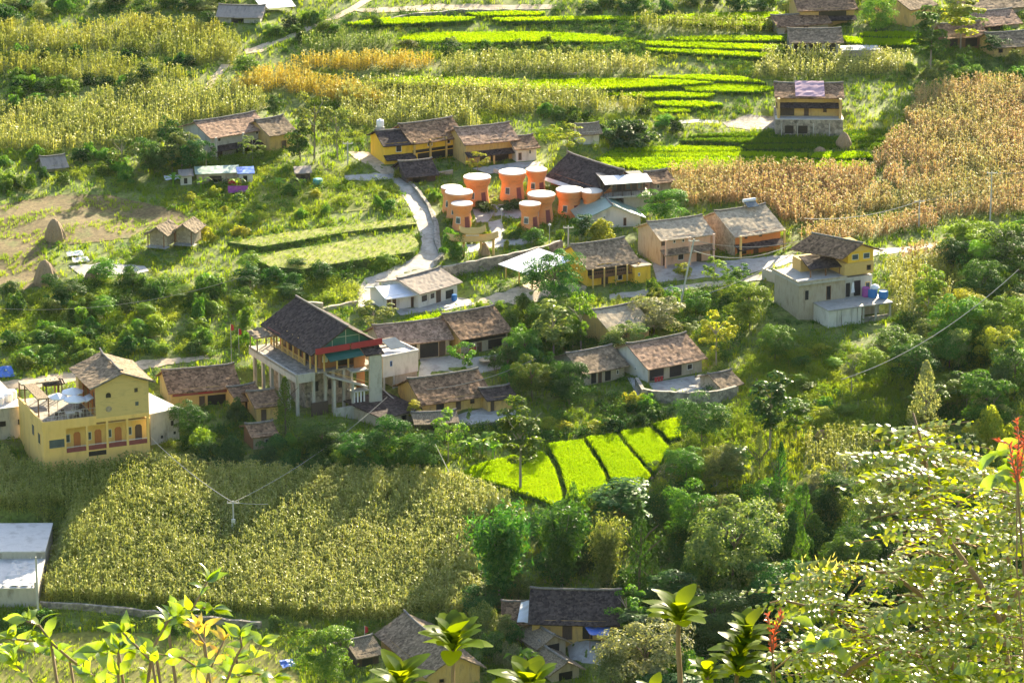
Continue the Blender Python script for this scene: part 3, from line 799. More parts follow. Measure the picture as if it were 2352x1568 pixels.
corn('dark green corn at the top left of the rice terraces', [(690,102),(800,92),(890,96),(920,108),(860,124),(700,128)], 'corn_green', 2.4)

# ------------------------------------------------------------------ rice terraces: flat steps cut into the slope, each with a bank
def in_world_poly(x, y, pts):
    return in_poly(x, y, [(p[0], p[1]) for p in pts])

def terrace(poly, k=.05, top='bank', lift=.25, name='field_terrace', z0=None):
    NOWILD.append(poly)
    vmin = min(v for u, v in poly)
    um = sum(u for u, v in poly) / len(poly)
    g = at(um, vmin)
    if z0 is None: z0 = g[2] + lift
    pts = []
    for u, v in edge_pts(poly, 18):
        d = ray(u, v)
        t = (z0 - k * g[1] - CZ) / (d[2] - k * d[1])
        p = np.array([0, 0, CZ]) + t * d
        pts.append(p)
    n = len(pts)
    mb = MB()
    low = [(p[0], p[1], min(float(hz(p[0], p[1])), p[2]) - 1.0) for p in pts]
    area = sum(pts[i][0] * pts[(i + 1) % n][1] - pts[(i + 1) % n][0] * pts[i][1] for i in range(n)) / 2
    idx = list(range(n)) if area > 0 else list(range(n - 1, -1, -1))
    mb.add(pts + low, [tuple(idx)], 0)
    mb.f += [(idx[i], n + idx[i], n + idx[(i + 1) % n], idx[(i + 1) % n]) for i in range(n)]
    mb.m += [1] * n
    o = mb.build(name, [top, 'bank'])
    tag(o, kind='structure')
    return pts, k, z0, g[1], abs(area)

def rice(label, polys, mat='rice', dens=26, far=True, k=.05, step=0, h=(.7, 1.0)):
    allP, bankP = [], []
    k = max(k, .11)
    for j, poly in enumerate(polys):
        pts, kk, z0, y0, area = terrace(poly, k, 'rice_bed', lift=.25 + step * j)
        xs, ys = [p[0] for p in pts], [p[1] for p in pts]
        n = int((max(xs) - min(xs)) * (max(ys) - min(ys)) * dens)
        x, y = rng.uniform(min(xs), max(xs), n), rng.uniform(min(ys), max(ys), n)
        m = in_world_poly(x, y, pts)
        x, y = x[m], y[m]
        allP.append(np.stack([x, y, z0 + kk * (y - y0)], 1))
        for i in range(len(pts)):                       # growth hanging on the bank
            a, b = pts[i], pts[(i + 1) % len(pts)]
            l = math.hypot(b[0] - a[0], b[1] - a[1])
            m = int(l * 3) + 1
            t = rng.uniform(0, 1, m)[:, None]
            q = a * (1 - t) + b * t
            zl = hz(q[:, 0], q[:, 1])
            f = rng.uniform(0, 1, m)
            q[:, 2] = np.where(q[:, 2] > zl, zl + (q[:, 2] - zl) * f * .9, zl) - .1
            bankP.append(q)
    plants('rice', RICE_FAR if far else RICE, np.concatenate(allP), mat, h[0], h[1], label, 'crop')
    plants('bank_grass', GRASS, np.concatenate(bankP), 'scrub_dark', .8, 1.4, 'shade-toned grass on the banks of the ' + label.split(' rice')[0] + ' rice', 'grass')  # shade of the banks is put into the grass as a darker colour

rice('vivid curved rice strips in the middle of the valley', [
    [(1048,1098),(1090,1072),(1168,1051),(1234,1040),(1250,1042),(1272,1080),(1287,1129),(1289,1152),(1273,1162),(1238,1146),(1192,1132),(1161,1118),(1115,1104)],
    [(1259,1022),(1336,1013),(1352,1037),(1380,1080),(1398,1122),(1400,1168),(1393,1178),(1343,1160),(1306,1156),(1305,1129),(1288,1072),(1268,1036)],
    [(1348,1008),(1414,999),(1431,1023),(1456,1051),(1492,1094),(1470,1118),(1416,1158),(1415,1122),(1396,1080),(1370,1037)],
    [(1426,993),(1490,985),(1512,1002),(1533,1030),(1503,1084),(1472,1051),(1447,1023)],
    [(1502,977),(1562,960),(1562,1004),(1541,1010),(1520,990)]], dens=46, far=False, k=.10, step=.0)
rice('bright striped rice below the platform house', [
    [(1420,341),(1560,337),(1700,339),(1710,348),(1560,349),(1400,351)],
    [(1398,352),(1540,350),(1740,350),(1860,354),(1855,363),(1540,362),(1378,362)],
    [(1370,364),(1540,364),(1760,366),(1900,370),(1985,372),(1990,378),(1760,377),(1480,375),(1375,372)],
    [(1378,374),(1480,377),(1760,379),(1990,380),(1990,384),(1800,389),(1480,391),(1398,382)]], k=.13)
rice('short bright rice patch at the right end of the striped rice', [[(1870,352),(1990,350),(2004,362),(1920,366),(1860,362)]], k=.06)
rice('long bright rice ribbon across the middle slope', [
    [(850,188),(940,178),(1080,180),(1230,186),(1420,182),(1560,186),(1640,192),(1500,200),(1380,206),(1200,207),(1060,200),(940,196)],
    [(1490,178),(1600,174),(1700,178),(1760,190),(1640,186),(1560,182)],
    [(1370,218),(1460,214),(1560,214),(1640,218),(1620,224),(1480,224)],
    [(1560,196),(1700,194),(1790,204),(1740,212),(1580,210)],
    [(1500,236),(1600,234),(1660,240),(1620,247),(1520,244)],
    [(1510,252),(1570,250),(1590,257),(1520,260)]], k=.08)
rice('broad bright rice field on the upper slope', [
    [(880,90),(960,78),(1080,76),(1260,76),(1370,82),(1480,94),(1390,98),(1200,96),(1080,100),(980,98)]], k=.10)
rice('narrow bright rice strips left of the grey shuttered house', [
    [(1530,88),(1660,84),(1800,86),(1800,94),(1680,95),(1560,94)],
    [(1460,97),(1600,99),(1800,106),(1802,116),(1640,112),(1500,106)],
    [(1480,112),(1640,118),(1798,126),(1795,134),(1660,128),(1500,118)]], k=.06)
rice('highest bright rice strips under the wooded edge', [
    [(795,56),(880,44),(1000,40),(1090,42),(1080,48),(960,54),(860,58)],
    [(1070,32),(1180,28),(1250,30),(1240,36),(1100,38)],
    [(1130,44),(1300,40),(1480,40),(1480,46),(1300,48),(1150,50)],
    [(1500,40),(1640,32),(1790,30),(1775,46),(1640,46),(1520,46)],
    [(1560,54),(1700,50),(1780,52),(1770,60),(1650,60)]], k=.06)
rice('rice patch between the shuttered house and the tall trees', [
    [(1985,76),(2060,74),(2112,76),(2112,86),(2040,86),(1972,82)],
    [(1938,86),(2030,90),(2116,90),(2116,104),(2000,104),(1946,98)]], k=.06)
rice('shaded seedling rice below the hillside block house', [[(1764,720),(1800,700),(1860,706),(1896,730),(1892,752),(1830,757),(1770,748)]], 'rice', k=.08)
rice('seedling rice strip behind the pink tiled house', [[(912,742),(960,728),(1010,722),(1016,733),(960,742),(918,752)]], 'rice', k=.08)
rice('shaded rice steps below the platform house', [[(1580,312),(1700,306),(1900,304),(2080,300),(2090,309),(1900,312),(1700,315)], [(1560,322),(1700,319),(1900,317),(2060,314),(2070,322),(1900,326),(1700,328)], [(1700,335),(1850,332),(2040,329),(2040,338),(1860,341),(1720,342)]], 'rice_shaded', k=.05)
for poly in [[(522,556),(640,536),(800,516),(946,500),(956,514),(800,532),(660,556),(600,566)], [(580,590),(660,574),(800,552),(946,534),(962,560),(950,578),(800,600),(690,618),(620,612)]]:
    tp = terrace(poly, .07, 'turf')
    pts, kk, z0, y0, ar = tp
    xs, ys = [q[0] for q in pts], [q[1] for q in pts]
    n = int((max(xs) - min(xs)) * (max(ys) - min(ys)) * 3.5)
    x, y = rng.uniform(min(xs), max(xs), n), rng.uniform(min(ys), max(ys), n)
    m = in_world_poly(x, y, pts)
    q = np.stack([x[m], y[m], z0 + kk * (y[m] - y0)], 1)
    e = np.array([a + (b - a) * random.random() for a, b in zip(pts, pts[1:] + pts[:1]) for _ in range(4)])
    e[:, 2] -= np.random.default_rng(3).uniform(0, 1.0, len(e))
    plants('grass', GRASS, q, 'grass', .3, .65, 'short bright grass on the flat terraces left of the road', 'grass')
    plants('bank_grass', CLUMP, e, 'weed', .5, 1.0, 'leafy fringe on the banks of the flat terraces', 'weeds')

# ------------------------------------------------------------------ wild ground cover
def wild(n):
    y = rng.uniform(432, 706, n)
    x = rng.uniform(-1, 1, n) * (y * .137 + 3)
    P = np.stack([x, y, hz(x, y)], 1)
    u, v = project(P)
    k = ~foot_mask(x, y, .2)
    for poly in NOWILD:
        k &= ~in_poly(u, v, poly)
    return P[k], u[k], v[k]

def noise2(x, y, s):
    return np.sin(x * s + 1.7 * np.sin(y * s * .7)) * np.sin(y * s * 1.1 + 1.3 * np.sin(x * s * .6)) * .5 + .5

P, u, v = wild(70000)
n_ = noise2(P[:, 0], P[:, 1], .16)
k = rng.uniform(0, 1, len(P)) < .35 + .65 * n_
plants('grass', GRASS, P[k], 'grass', .7, 1.5, 'sunlit wild grass over the terraces and banks', 'grass')
P, u, v = wild(26000)
n_ = noise2(P[:, 0] + 40, P[:, 1], .21)
k = rng.uniform(0, 1, len(P)) < n_ ** 2
plants('undergrowth', CLUMP, P[k], 'weed', .6, 1.5, 'low dark green undergrowth on the slopes', 'undergrowth', lean=.02)
P, u, v = wild(9000)
k = noise2(P[:, 0], P[:, 1] + 70, .12) > .62
plants('pale_weeds', CLUMP, P[k], 'grass_pale', .5, 1.1, 'pale yellowish weeds in patches on the slopes', 'weeds', lean=.02)

for poly, dn, mt, lb in [([(-40,482),(250,450),(440,512),(130,566),(140,640),(-40,680)], 3.2, 'grass', 'thin grass and stubble over the ploughed field'), ([(-40,1470),(420,1462),(660,1500),(700,1640),(-40,1640)], 2.0, 'grass', 'short grass over the field at the lower left')]:
    P = points_in(poly, dn)
    k = noise2(P[:, 0], P[:, 1] + 20, .35) > .45
    plants('grass', GRASS, P[k] if 'plough' in lb else P, mt, .5, 1.1, lb, 'grass')

def cover(poly, dens, temps, mat, a, b, label, thr=.3, fr=.2):
    P = points_in(poly, dens)
    u, v = project(P)
    k = noise2(P[:, 0] + 11, P[:, 1] + 5, fr) > thr
    for q in NOWILD: k &= ~in_poly(u, v, q)
    plants('groundcover', temps, P[k], mat, a, b, label, 'ground cover', lean=.02)
RS = [(1640,870),(1800,800),(2060,870),(2110,960),(2040,1010),(1990,1090),(1850,1100),(1560,1130),(1540,1085),(1640,1030),(1700,940)]
cover(RS, 1.6, CLUMP, 'grass_pale', .4, .9, 'pale yellow green scrub covering the right slope', .35)
cover(RS, 2.0, GRASS, 'grass', .8, 1.6, 'tall sunlit grass on the right slope', .1)
cover([(-20,650),(820,650),(700,690),(590,730),(560,830),(-20,862)], .9, CLUMP, 'grass', .5, 1.1, 'bright leafy scrub on the slope behind the hotel', .45, .16)
cover([(380,440),(940,410),(960,520),(600,540),(480,600),(180,640),(300,560)], 1.2, CLUMP, 'grass', .4, .9, 'bright grassy scrub around the thatched cabins', .4, .2)
cover([(900,100),(1500,100),(1850,130),(1800,190),(1500,178),(900,130)], 1.0, CLUMP, 'grass', .5, 1.0, 'green scrub on the terrace banks at the top', .35, .2)
cover([(1430,1180),(1560,1110),(1800,1120),(1700,1250),(1480,1260)], 1.4, CLUMP, 'grass_pale', .5, 1.0, 'pale scrub right of the rice footpath', .3, .2)
cover([(1500,270),(2090,260),(2080,345),(1560,340)], 1.2, GRASS, 'grass', .6, 1.3, 'green grass around the platform house', .2, .2)

def scrub(poly, n, mat, a, b, label, thr=.45, fr=.2, seed=0):
    """taller bushy cover (metres a to b) where the slope is overgrown"""
    g = [at(u, v) for u, v in poly]
    x = rng.uniform(min(q[0] for q in g), max(q[0] for q in g), n)
    y = rng.uniform(min(q[1] for q in g), max(q[1] for q in g), n)
    P = np.stack([x, y, hz(x, y)], 1)
    u, v = project(P)
    k = in_poly(u, v, poly) & ~foot_mask(x, y, .6) & (noise2(x + seed * 7, y - seed * 5, fr) > thr)
    for q in NOWILD: k &= ~in_poly(u, v, q)
    plants('scrub', BIG, P[k], mat, a, b, label, 'scrub', lean=.02)
RIGHT = [(1560,1010),(1640,930),(1700,840),(1760,770),(1900,770),(2040,750),(2060,620),(2400,560),(2400,1330),(2050,1330),(1560,1240),(1500,1120)]
scrub(RIGHT, 7500, 'scrub', .6, 1.6, 'sunlit bushy scrub over the right slope and ravine', .38, .15, 1)
RD = [(2060,620),(2400,560),(2400,1330),(2050,1330),(1560,1240),(1560,1140),(1850,1110),(2040,1020),(2110,930),(2070,800)]
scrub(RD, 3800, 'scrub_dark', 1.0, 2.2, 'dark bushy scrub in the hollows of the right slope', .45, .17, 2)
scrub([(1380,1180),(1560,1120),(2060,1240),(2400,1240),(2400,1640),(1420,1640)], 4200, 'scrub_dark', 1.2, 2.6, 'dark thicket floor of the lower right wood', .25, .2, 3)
LEFTM = [(-20,655),(480,640),(800,625),(960,585),(955,625),(840,660),(820,700),(640,690),(590,730),(560,800),(340,815),(150,845),(-20,862)]
scrub(LEFTM, 2600, 'scrub', .8, 1.7, 'green bushy scrub on the terraced slope behind the hotel', .5, .18, 4)
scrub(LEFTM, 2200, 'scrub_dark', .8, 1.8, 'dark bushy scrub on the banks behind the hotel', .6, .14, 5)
CENT = [(1090,700),(1230,660),(1400,690),(1700,650),(1770,700),(1680,800),(1640,930),(1480,985),(1260,1015),(1000,1060),(640,1060),(380,1030),(420,960),(640,1000),(900,1000),(1190,940),(1230,900)]
scrub(CENT, 3600, 'scrub_dark', .8, 1.9, 'dark bushes filling the gaps between the village houses', .4, .2, 6)
scrub(CENT, 2200, 'scrub', .7, 1.5, 'light green bushes between the village houses', .5, .2, 7)
scrub([(-20,0),(560,0),(600,60),(560,170),(300,205),(190,250),(-20,260)], 2200, 'scrub_dark', .7, 1.6, 'dark bushes between the terraces at the upper left', .55, .16, 8)
scrub([(-20,350),(480,350),(800,330),(900,400),(940,440),(600,520),(460,540),(440,450),(200,440),(-20,475)], 2400, 'scrub', .6, 1.4, 'bushy green growth around the grey pillared house', .5, .18, 9)
scrub([(640,40),(1500,0),(2400,0),(2400,190),(2100,200),(1720,190),(1000,130),(640,130)], 3600, 'scrub_dark', .6, 1.5, 'dark bushy banks between the high terraces', .5, .15, 10)
scrub([(700,205),(1520,240),(1600,290),(1500,345),(1240,345),(1060,290),(850,330),(720,330)], 1600, 'scrub', .6, 1.3, 'bushy growth behind the upper row of houses', .45, .2, 11)
scrub([(1010,500),(1290,530),(1290,560),(1120,590),(1030,580),(960,440),(1000,430)], 500, 'scrub', .4, .9, 'garden bushes around the drum rooms', .4, .3, 12)
scrub([(-20,1400),(90,1400),(600,1448),(1100,1430),(1230,1360),(1230,1480),(1160,1640),(700,1640),(690,1500),(400,1450),(-20,1460)], 1500, 'scrub', .6, 1.4, 'mixed bushes below the cornfield wall', .45, .2, 13)

# ------------------------------------------------------------------ buildings
def box_part(name, mat, root, *b, **kw):
    mb = MB()
    for q in b: mb.box(*q)
    return mb.build(name, mat, root)

def window(root, x, y, z, w, h, face='F', frame='frame_white', door=False, glass='glass', plain=False):
    """window (frame > pane) or door on a wall plane; face F looks to -y, L to -x, R to +x; (x, y) = the corner on the wall"""
    f, d = .07, .06
    def bx(a0, a1, b0, b1, p0, p1):
        if face == 'F': return (a0, a1, y - p1, y - p0, b0, b1)
        if face == 'L': return (y - p1, y - p0, a0, a1, b0, b1)
        return (y + p0, y + p1, a0, a1, b0, b1)
    if plain:
        return box_part('opening', 'dark_opening', root, bx(x, x + w, z, z + h, -.01, .025))
    bars = [bx(x, x + f, z, z + h, -.01, d), bx(x + w - f, x + w, z, z + h, -.01, d), bx(x + f, x + w - f, z + h - f, z + h, -.01, d)]
    if not door: bars.append(bx(x + f, x + w - f, z, z + f, -.01, d + .03))
    fr = box_part('door' if door else 'window', frame, root, *bars)
    z0 = z if door else z + f
    box_part('panel' if door else 'pane', glass, fr, bx(x + f, x + w - f, z0, z + h - f, -.01, .02))
    return fr

def gable_walls(L, D, H, rise, ax, z0=-1.5, t=None):
    rise -= .12
    mb = MB()
    if ax == 'x':
        A = [(0, 0, z0), (L, 0, z0), (L, D, z0), (0, D, z0), (0, 0, H), (L, 0, H), (L, D, H), (0, D, H), (0, D / 2, H + rise), (L, D / 2, H + rise)]
        mb.add(A, [(0, 1, 5, 4), (1, 2, 6, 9, 5), (2, 3, 7, 6), (3, 0, 4, 8, 7), (3, 2, 1, 0)])
    else:
        A = [(0, 0, z0), (L, 0, z0), (L, D, z0), (0, D, z0), (0, 0, H), (L, 0, H), (L, D, H), (0, D, H), (L / 2, 0, H + rise), (L / 2, D, H + rise)]
        mb.add(A, [(0, 1, 5, 8, 4), (1, 2, 6, 5), (2, 3, 7, 9, 6), (3, 0, 4, 7), (3, 2, 1, 0)])
    return mb

def gable_roof(root, L, D, H, rise, ax, ov, og, mat, th=.16, jit=.035, sag=.08, cap=True, cell=.5, z=.06):
    """two tiled slopes as one roof part and its ridge as a sub-part"""
    mb, cp = MB(), MB()
    if ax == 'x':
        sl = rise / (D / 2)
        e, zr, ze = -ov, H + rise + z, H - ov * sl + z
        mb.sheet((-og, e, ze), (L + og, e, ze), (L + og, D / 2, zr), (-og, D / 2, zr), th, cell, jit, sag)
        mb.sheet((L + og, D - e, ze), (-og, D - e, ze), (-og, D / 2, zr), (L + og, D / 2, zr), th, cell, jit, sag)
        pts = [(-og - .05 + (L + 2 * og + .1) * i / 10, D / 2, zr + .06 - sag * math.sin(math.pi * i / 10) + random.uniform(-.02, .02) + (.12 if i in (0, 10) else 0)) for i in range(11)]
    else:
        sl = rise / (L / 2)
        zr, ze = H + rise + z, H - ov * sl + z
        mb.sheet((-ov, D + og, ze), (-ov, -og, ze), (L / 2, -og, zr), (L / 2, D + og, zr), th, cell, jit, sag)
        mb.sheet((L + ov, -og, ze), (L + ov, D + og, ze), (L / 2, D + og, zr), (L / 2, -og, zr), th, cell, jit, sag)
        pts = [(L / 2, -og - .05 + (D + 2 * og + .1) * i / 10, zr + .06 - sag * math.sin(math.pi * i / 10) + random.uniform(-.02, .02) + (.12 if i in (0, 10) else 0)) for i in range(11)]
    rf = mb.build('roof', mat, root)
    if cap:
        cp.tube(pts, .16, 6)
        cp.build('ridge', 'ridge_cap', rf)
    return rf

def house(spec):
    name, label, FL, FR, eh, D, rise, wall, roof, o = spec
    fr = o['fr']
    root = empty(name, fr.o, fr.th, label, {'small_house': 'house', 'long_house': 'house'}.get(name, name))
    base = o.get('base', 0)
    L, H = fr.L, fr.h(eh)
    if base: H = fr.h(eh)
    ax = o.get('ax', 'x')
    ov, og = o.get('ov', .75), .5
    r2 = root
    if base:                                            # stone platform under the house
        box_part('platform', 'stone', root, (-.3, L + .3, -2.2, D, -1.5, base))
        box_part('platform_step', 'slab_white', root, (-.35, L + .35, -2.25, -.03, base + .004, base + .12))
        mbp = MB()
        for i in range(4):
            mbp.box(.6 + i * L / 4, .75 + i * L / 4, -2.6, -2.45, 0, base * .8)
        mbp.build('post', 'concrete', root)
        window(root, L * .12, -2.2, .3, 1.4, 1.3, plain=True)
        window(root, L * .30, -2.2, .3, 1.8, 1.3, plain=True)
    if o.get('open'):
        for x in (0.1, L - .1):
            for y in (.1, D - .1):
                box_part('post', 'wood', root, (x - .07, x + .07, y - .07, y + .07, -.5, H))
        m = MB(); m.sheet((-.5, -.5, H - .2), (L + .5, -.5, H - .1), (L + .4, D + .5, H + .7), (-.5, D + .5, H + .5), .06, 1.2, .01)
        m.build('roof', roof, root)
        return root
    if o.get('flat'):
        box_part('wall', wall, root, (0, L, 0, D, -1.5, H))
        m = MB(); m.sheet((-.15, -.15, H + .16), (L + .15, -.15, H + .16), (L + .15, D + .15, H + .2), (-.15, D + .15, H + .2), .15, .8, .01)
        m.build('roof', roof, root)
    else:
        wm = gable_walls(L, D, H, rise, ax, -1.5 if not base else base - .2)
        if base:
            pass
        wo = wm.build('wall', wall, root)
        if base:
            wm2 = None
            wo.location = (0, 0, 0)
        if o.get('lw'):                                  # side wall with its own plaster
            zz = -1.5
            if ax == 'x':
                MB().add([(-.025, 0, zz), (-.025, D, zz), (-.025, D, H), (-.025, D / 2, H + rise - .06), (-.025, 0, H), (.02, 0, zz), (.02, D, zz), (.02, D, H), (.02, D / 2, H + rise - .06), (.02, 0, H)],
                         [(4, 3, 2, 1, 0), (0, 1, 6, 5), (4, 0, 5, 9)]).build('side_wall', o['lw'], root)
        if not base:
            gable_roof(root, L, D, H, rise, ax, ov, og, roof, jit=.02 if roof in ('metal_white', 'green_metal') else .04, cap=roof not in ('metal_white',))
        else:
            gable_roof(root, L, D, H, rise, ax, ov + .3, og, roof)
    zb = base
    HH = H - base
    for wdef in o.get('win', []):
        f, kd, xf, zf, wf, hf = wdef
        ln = L if f == 'F' else D
        if f == 'F':
            if kd == 'p': window(root, xf * L, 0, zb + zf * HH, wf * L, hf * HH, plain=True)
            else: window(root, xf * L, 0, zb + zf * HH, wf * L, hf * HH, door=kd == 'd', glass='wood_dark' if kd == 'd' else 'dark_opening', frame='wood' if kd == 'd' or wall in ('ochre', 'wood_orange', 'wood') else 'frame_white')
        else:
            window(root, xf * D, -.03, zb + zf * HH, wf * D, hf * HH, 'L', glass='dark_opening')
    if o.get('awning'):
        za = zb + o['awning'] * HH
        m = MB(); m.sheet((-.2, -1.6, za - .45), (L + .2, -1.6, za - .45), (L + .2, .02, za + .1), (-.2, .02, za + .1), .12, .5, .03)
        m.build('awning', 'tile_dark' if wall != 'pink_wall' else 'tile_grey', root)
    np_ = o.get('pillars', 0)
    yy = -1.35 if o.get('awning') else -.35
    for i in range(np_):
        x = .15 + (L - .3) * i / max(1, np_ - 1)
        zt = zb + (o['awning'] * HH - .4 if o.get('awning') and wall not in ('pink_wall', 'wood_orange', 'grey_wall') else HH)
        box_part('pillar', wall if wall in ('pink_wall', 'ochre', 'grey_wall') else 'timber_yellow', root, (x - .14, x + .14, yy - .14, yy + .14, -1.2 if not base else base - .1, zt))
    if o.get('endwalls'):
        for x in (-.02, L - .38):
            box_part('end_wall', 'ochre', root, (x, x + .4, -1.9, -.03, base + .125, H - .3))
    if o.get('banner'):
        bn = box_part('banner', 'maroon', root, (.1, L * .98, -.5, -.42, H * .70, H * .88))
        box_part('banner_emblem', 'red_cloth', bn, (L * .4, L * .62, -.53, -.505, H * .73, H * .86))
        box_part('beam', 'timber_yellow', root, (.1, L - .1, -.42, -.34, H * .6, H * .66))
    if o.get('balcony'):
        z = H * .48
        box_part('balcony_floor', 'wood', root, (.1, L - .1, -1.1, -.026, z - .12, z))
        m = MB()
        n = 26
        for i in range(n + 1): m.box(.15 + (L - .3) * i / n - .025, .15 + (L - .3) * i / n + .025, -1.08, -1.03, z, z + .85)
        m.box(.1, L - .1, -1.1, -1.0, z + .85, z + .93)
        m.box(.1, L - .1, -1.1, -1.02, z + .35, z + .42)
        m.build('balcony_railing', 'wood', root)
        for i in range(5):
            x = .2 + (L - .4) * i / 4
            box_part('pillar', 'timber_yellow', root, (x - .1, x + .1, -1.3, -1.12, -1, H - .25))
    if o.get('pinksheet'):
        m = MB()
        m.sheet((L * .28, -.9, H - .05), (L * .74, -.9, H - .05), (L * .74, D / 2, H + rise + .42), (L * .28, D / 2, H + rise + .42), .05, .6, .05)
        m.build('roof_sheet', 'pink_sheet', root)
    if o.get('eavestrip'):
        m = MB(); m.sheet((-.4, -2.1, H - .75), (L * .96, -2.1, H - .75), (L * .96, -1.2, H - .5), (-.4, -1.2, H - .5), .06, .8, .01)
        m.build('eave_strip', 'slab_white', root)
        MB().add([(L + .03, .3, H), (L + .03, D - .3, H), (L + .03, D / 2, H + rise - .35), (L + .06, .3, H), (L + .06, D - .3, H), (L + .06, D / 2, H + rise - .35)], [(3, 4, 5), (0, 2, 1), (0, 1, 4, 3)]).build('gable_panel', 'tile_cream', root)
    if o.get('plastic'):
        m = MB(); m.sheet((L * .45, -.5, H + .0), (L * .95, -.6, H + .0), (L * .98, D / 2, H + rise + .2), (L * .6, D / 2 - .4, H + rise + .1), .03, .4, .10)
        m.build('roof_sheet', 'white_cloth', root)
    if o.get('cloth'):
        c = o['cloth']
        m = MB()
        for i in range(3):
            x = c[1] * L + i * c[3] * L / 2.6
            m.sheet((x, -1.05, c[2] * H), (x + c[3] * L / 3.2, -1.02, c[2] * H), (x + c[3] * L / 3.2, -1.0, (c[2] + c[4]) * H), (x, -1.03, (c[2] + c[4]) * H), .02, .3, .03)
        tag(m.build('washing', c[0]), None)
        w_ = bpy.data.objects[-1] if False else COL.objects[-1]
        w_.location = fr.o; w_.rotation_euler = (0, 0, fr.th)
        tag(w_, 'red washing hung along the porch of the ' + ('brown tiled house' if 'tile_brown' == roof else 'whitewashed gable house'), 'laundry')
        ln_ = MB(); ln_.tube([(c[1] * L - .4, -1.02, (c[2] + c[4]) * H), (c[1] * L + c[3] * L + .6, -1.02, (c[2] + c[4]) * H)], .02, 4)
        ln_.build('clothes_line', 'wire', root)
    return root

for h in HOUSES:
    if h[9].get('base'):
        # eave height counted from the platform floor
        h = h[:4] + (h[4] * .9 + h[9]['base'] * h[9]['fr'].s * .945,) + h[5:]
    house(h)

def solo(name, mats, mb, loc, rz, label, cat, group=None, smooth=False):
    o = mb.build(name, mats, None, smooth)
    o.location = loc
    o.rotation_euler = (0, 0, rz)
    return tag(o, label, cat, group)

# solar heater on the cream gabled house, tank on the mustard wing, barrel, dish ----------------
h = [q for q in HOUSES if q[9].get('solar')][0]
fr = h[9]['fr']; H = fr.h(h[4])
sh = empty('solar_heater', fr.w(fr.L * .72, h[5] / 2, H + h[6] + .25), fr.th, 'solar water heater with white tank on the ridge of the cream gabled house', 'solar heater')
m = MB(); m.tube([(-1.1, .25, .75), (1.1, .25, .75)], .26, 10); m.build('tank', 'metal_white', sh)
m = MB(); m.sheet((-1, -1.1, .0), (1, -1.1, .0), (1, .1, .6), (-1, .1, .6), .06, 3, 0); m.build('collector', 'glass', sh)
m = MB(); m.box(-.9, -.84, .2, .26, -.3, .6); m.box(.84, .9, .2, .26, -.3, .6); m.build('stand', 'steel', sh)
h = [q for q in HOUSES if q[9].get('tank')][0]
fr = h[9]['fr']; H = fr.h(h[4])
m = MB(); m.box(-.6, .6, -.6, .6, -.6, .1, 1); m.lathe([(.5, .1), (.62, .3), (.62, 1.0), (.55, 1.2), (.2, 1.3), (.16, 1.4)], 14)
solo('water_tank', ['white_cloth', 'concrete'], m, fr.w(1.0, h[5] * .72, H + h[6] + .2), fr.th, 'white water tank on a plinth over the mustard wing roof', 'water tank')
h = [q for q in HOUSES if q[9].get('barrel')][0]
fr = h[9]['fr']
m = MB(); m.lathe([(.38, 0), (.42, .1), (.42, .9), (.36, 1.0)], 14)
solo('barrel', 'blue_plastic', m, fr.w(fr.L * .80, -1.0, 0), 0, 'blue barrel on the porch of the white rural house', 'barrel')
p = at(1241, 1436)
dd = empty('satellite_dish', (p[0], p[1], p[2] + 1.9), .3, 'pale teal satellite dish above the farmyard hut', 'satellite dish')
m = MB(); m.lathe([(.05, -.16), (.3, -.1), (.55, .08), (.57, .1), (.3, -.07), (.04, -.12)], 16); ob = m.build('dish', 'teal', dd, True); ob.rotation_euler = (1.0, .2, 0)
m = MB(); m.tube([(0, 0, -1.9), (0, .1, -.1)], .04, 6); m.build('mast', 'steel', dd)

# ---- yellow hotel ----------------------------------------------------------------------------
f = FR_HOTEL
L = f.L
hotel = empty('hotel', f.o, f.th, 'yellow roof terrace hotel with gabled two storey tower and arcade of orange doors', 'hotel')
ZF, ZT, ZP = 2.6, 6.35, 7.3           # arcade floor, arcade top, parapet top
xs = [.215 * L, .41 * L, .60 * L, .79 * L, .985 * L]
m = MB()
m.box(0, L, 1.5, 12, -2, 6.9)                       # core
m.box(0, xs[0], 0, 1.498, -2, 6.9)                  # solid left front
m.box(xs[0] + .002, L, 0, 1.498, -2, ZF)            # base under the arcade
m.box(xs[0] + .002, L, 0, 1.498, ZT, 6.9)           # beam
m.build('wall', 'hotel_yellow', hotel)
m = MB()
m.box(-.08, L * .5, -.08, .15, 6.1, ZP); m.box(-.08, .15, .152, 12, 6.1, ZP); m.box(-.06, L + .06, -.06, 1.4, 6.02, 6.1)
m.build('parapet', 'hotel_yellow', hotel)
for i in range(1, 5):
    x = xs[i]
    box_part('pillar', 'hotel_yellow', hotel, (x - .16, x + .16, -.04, .28, ZF, ZT))
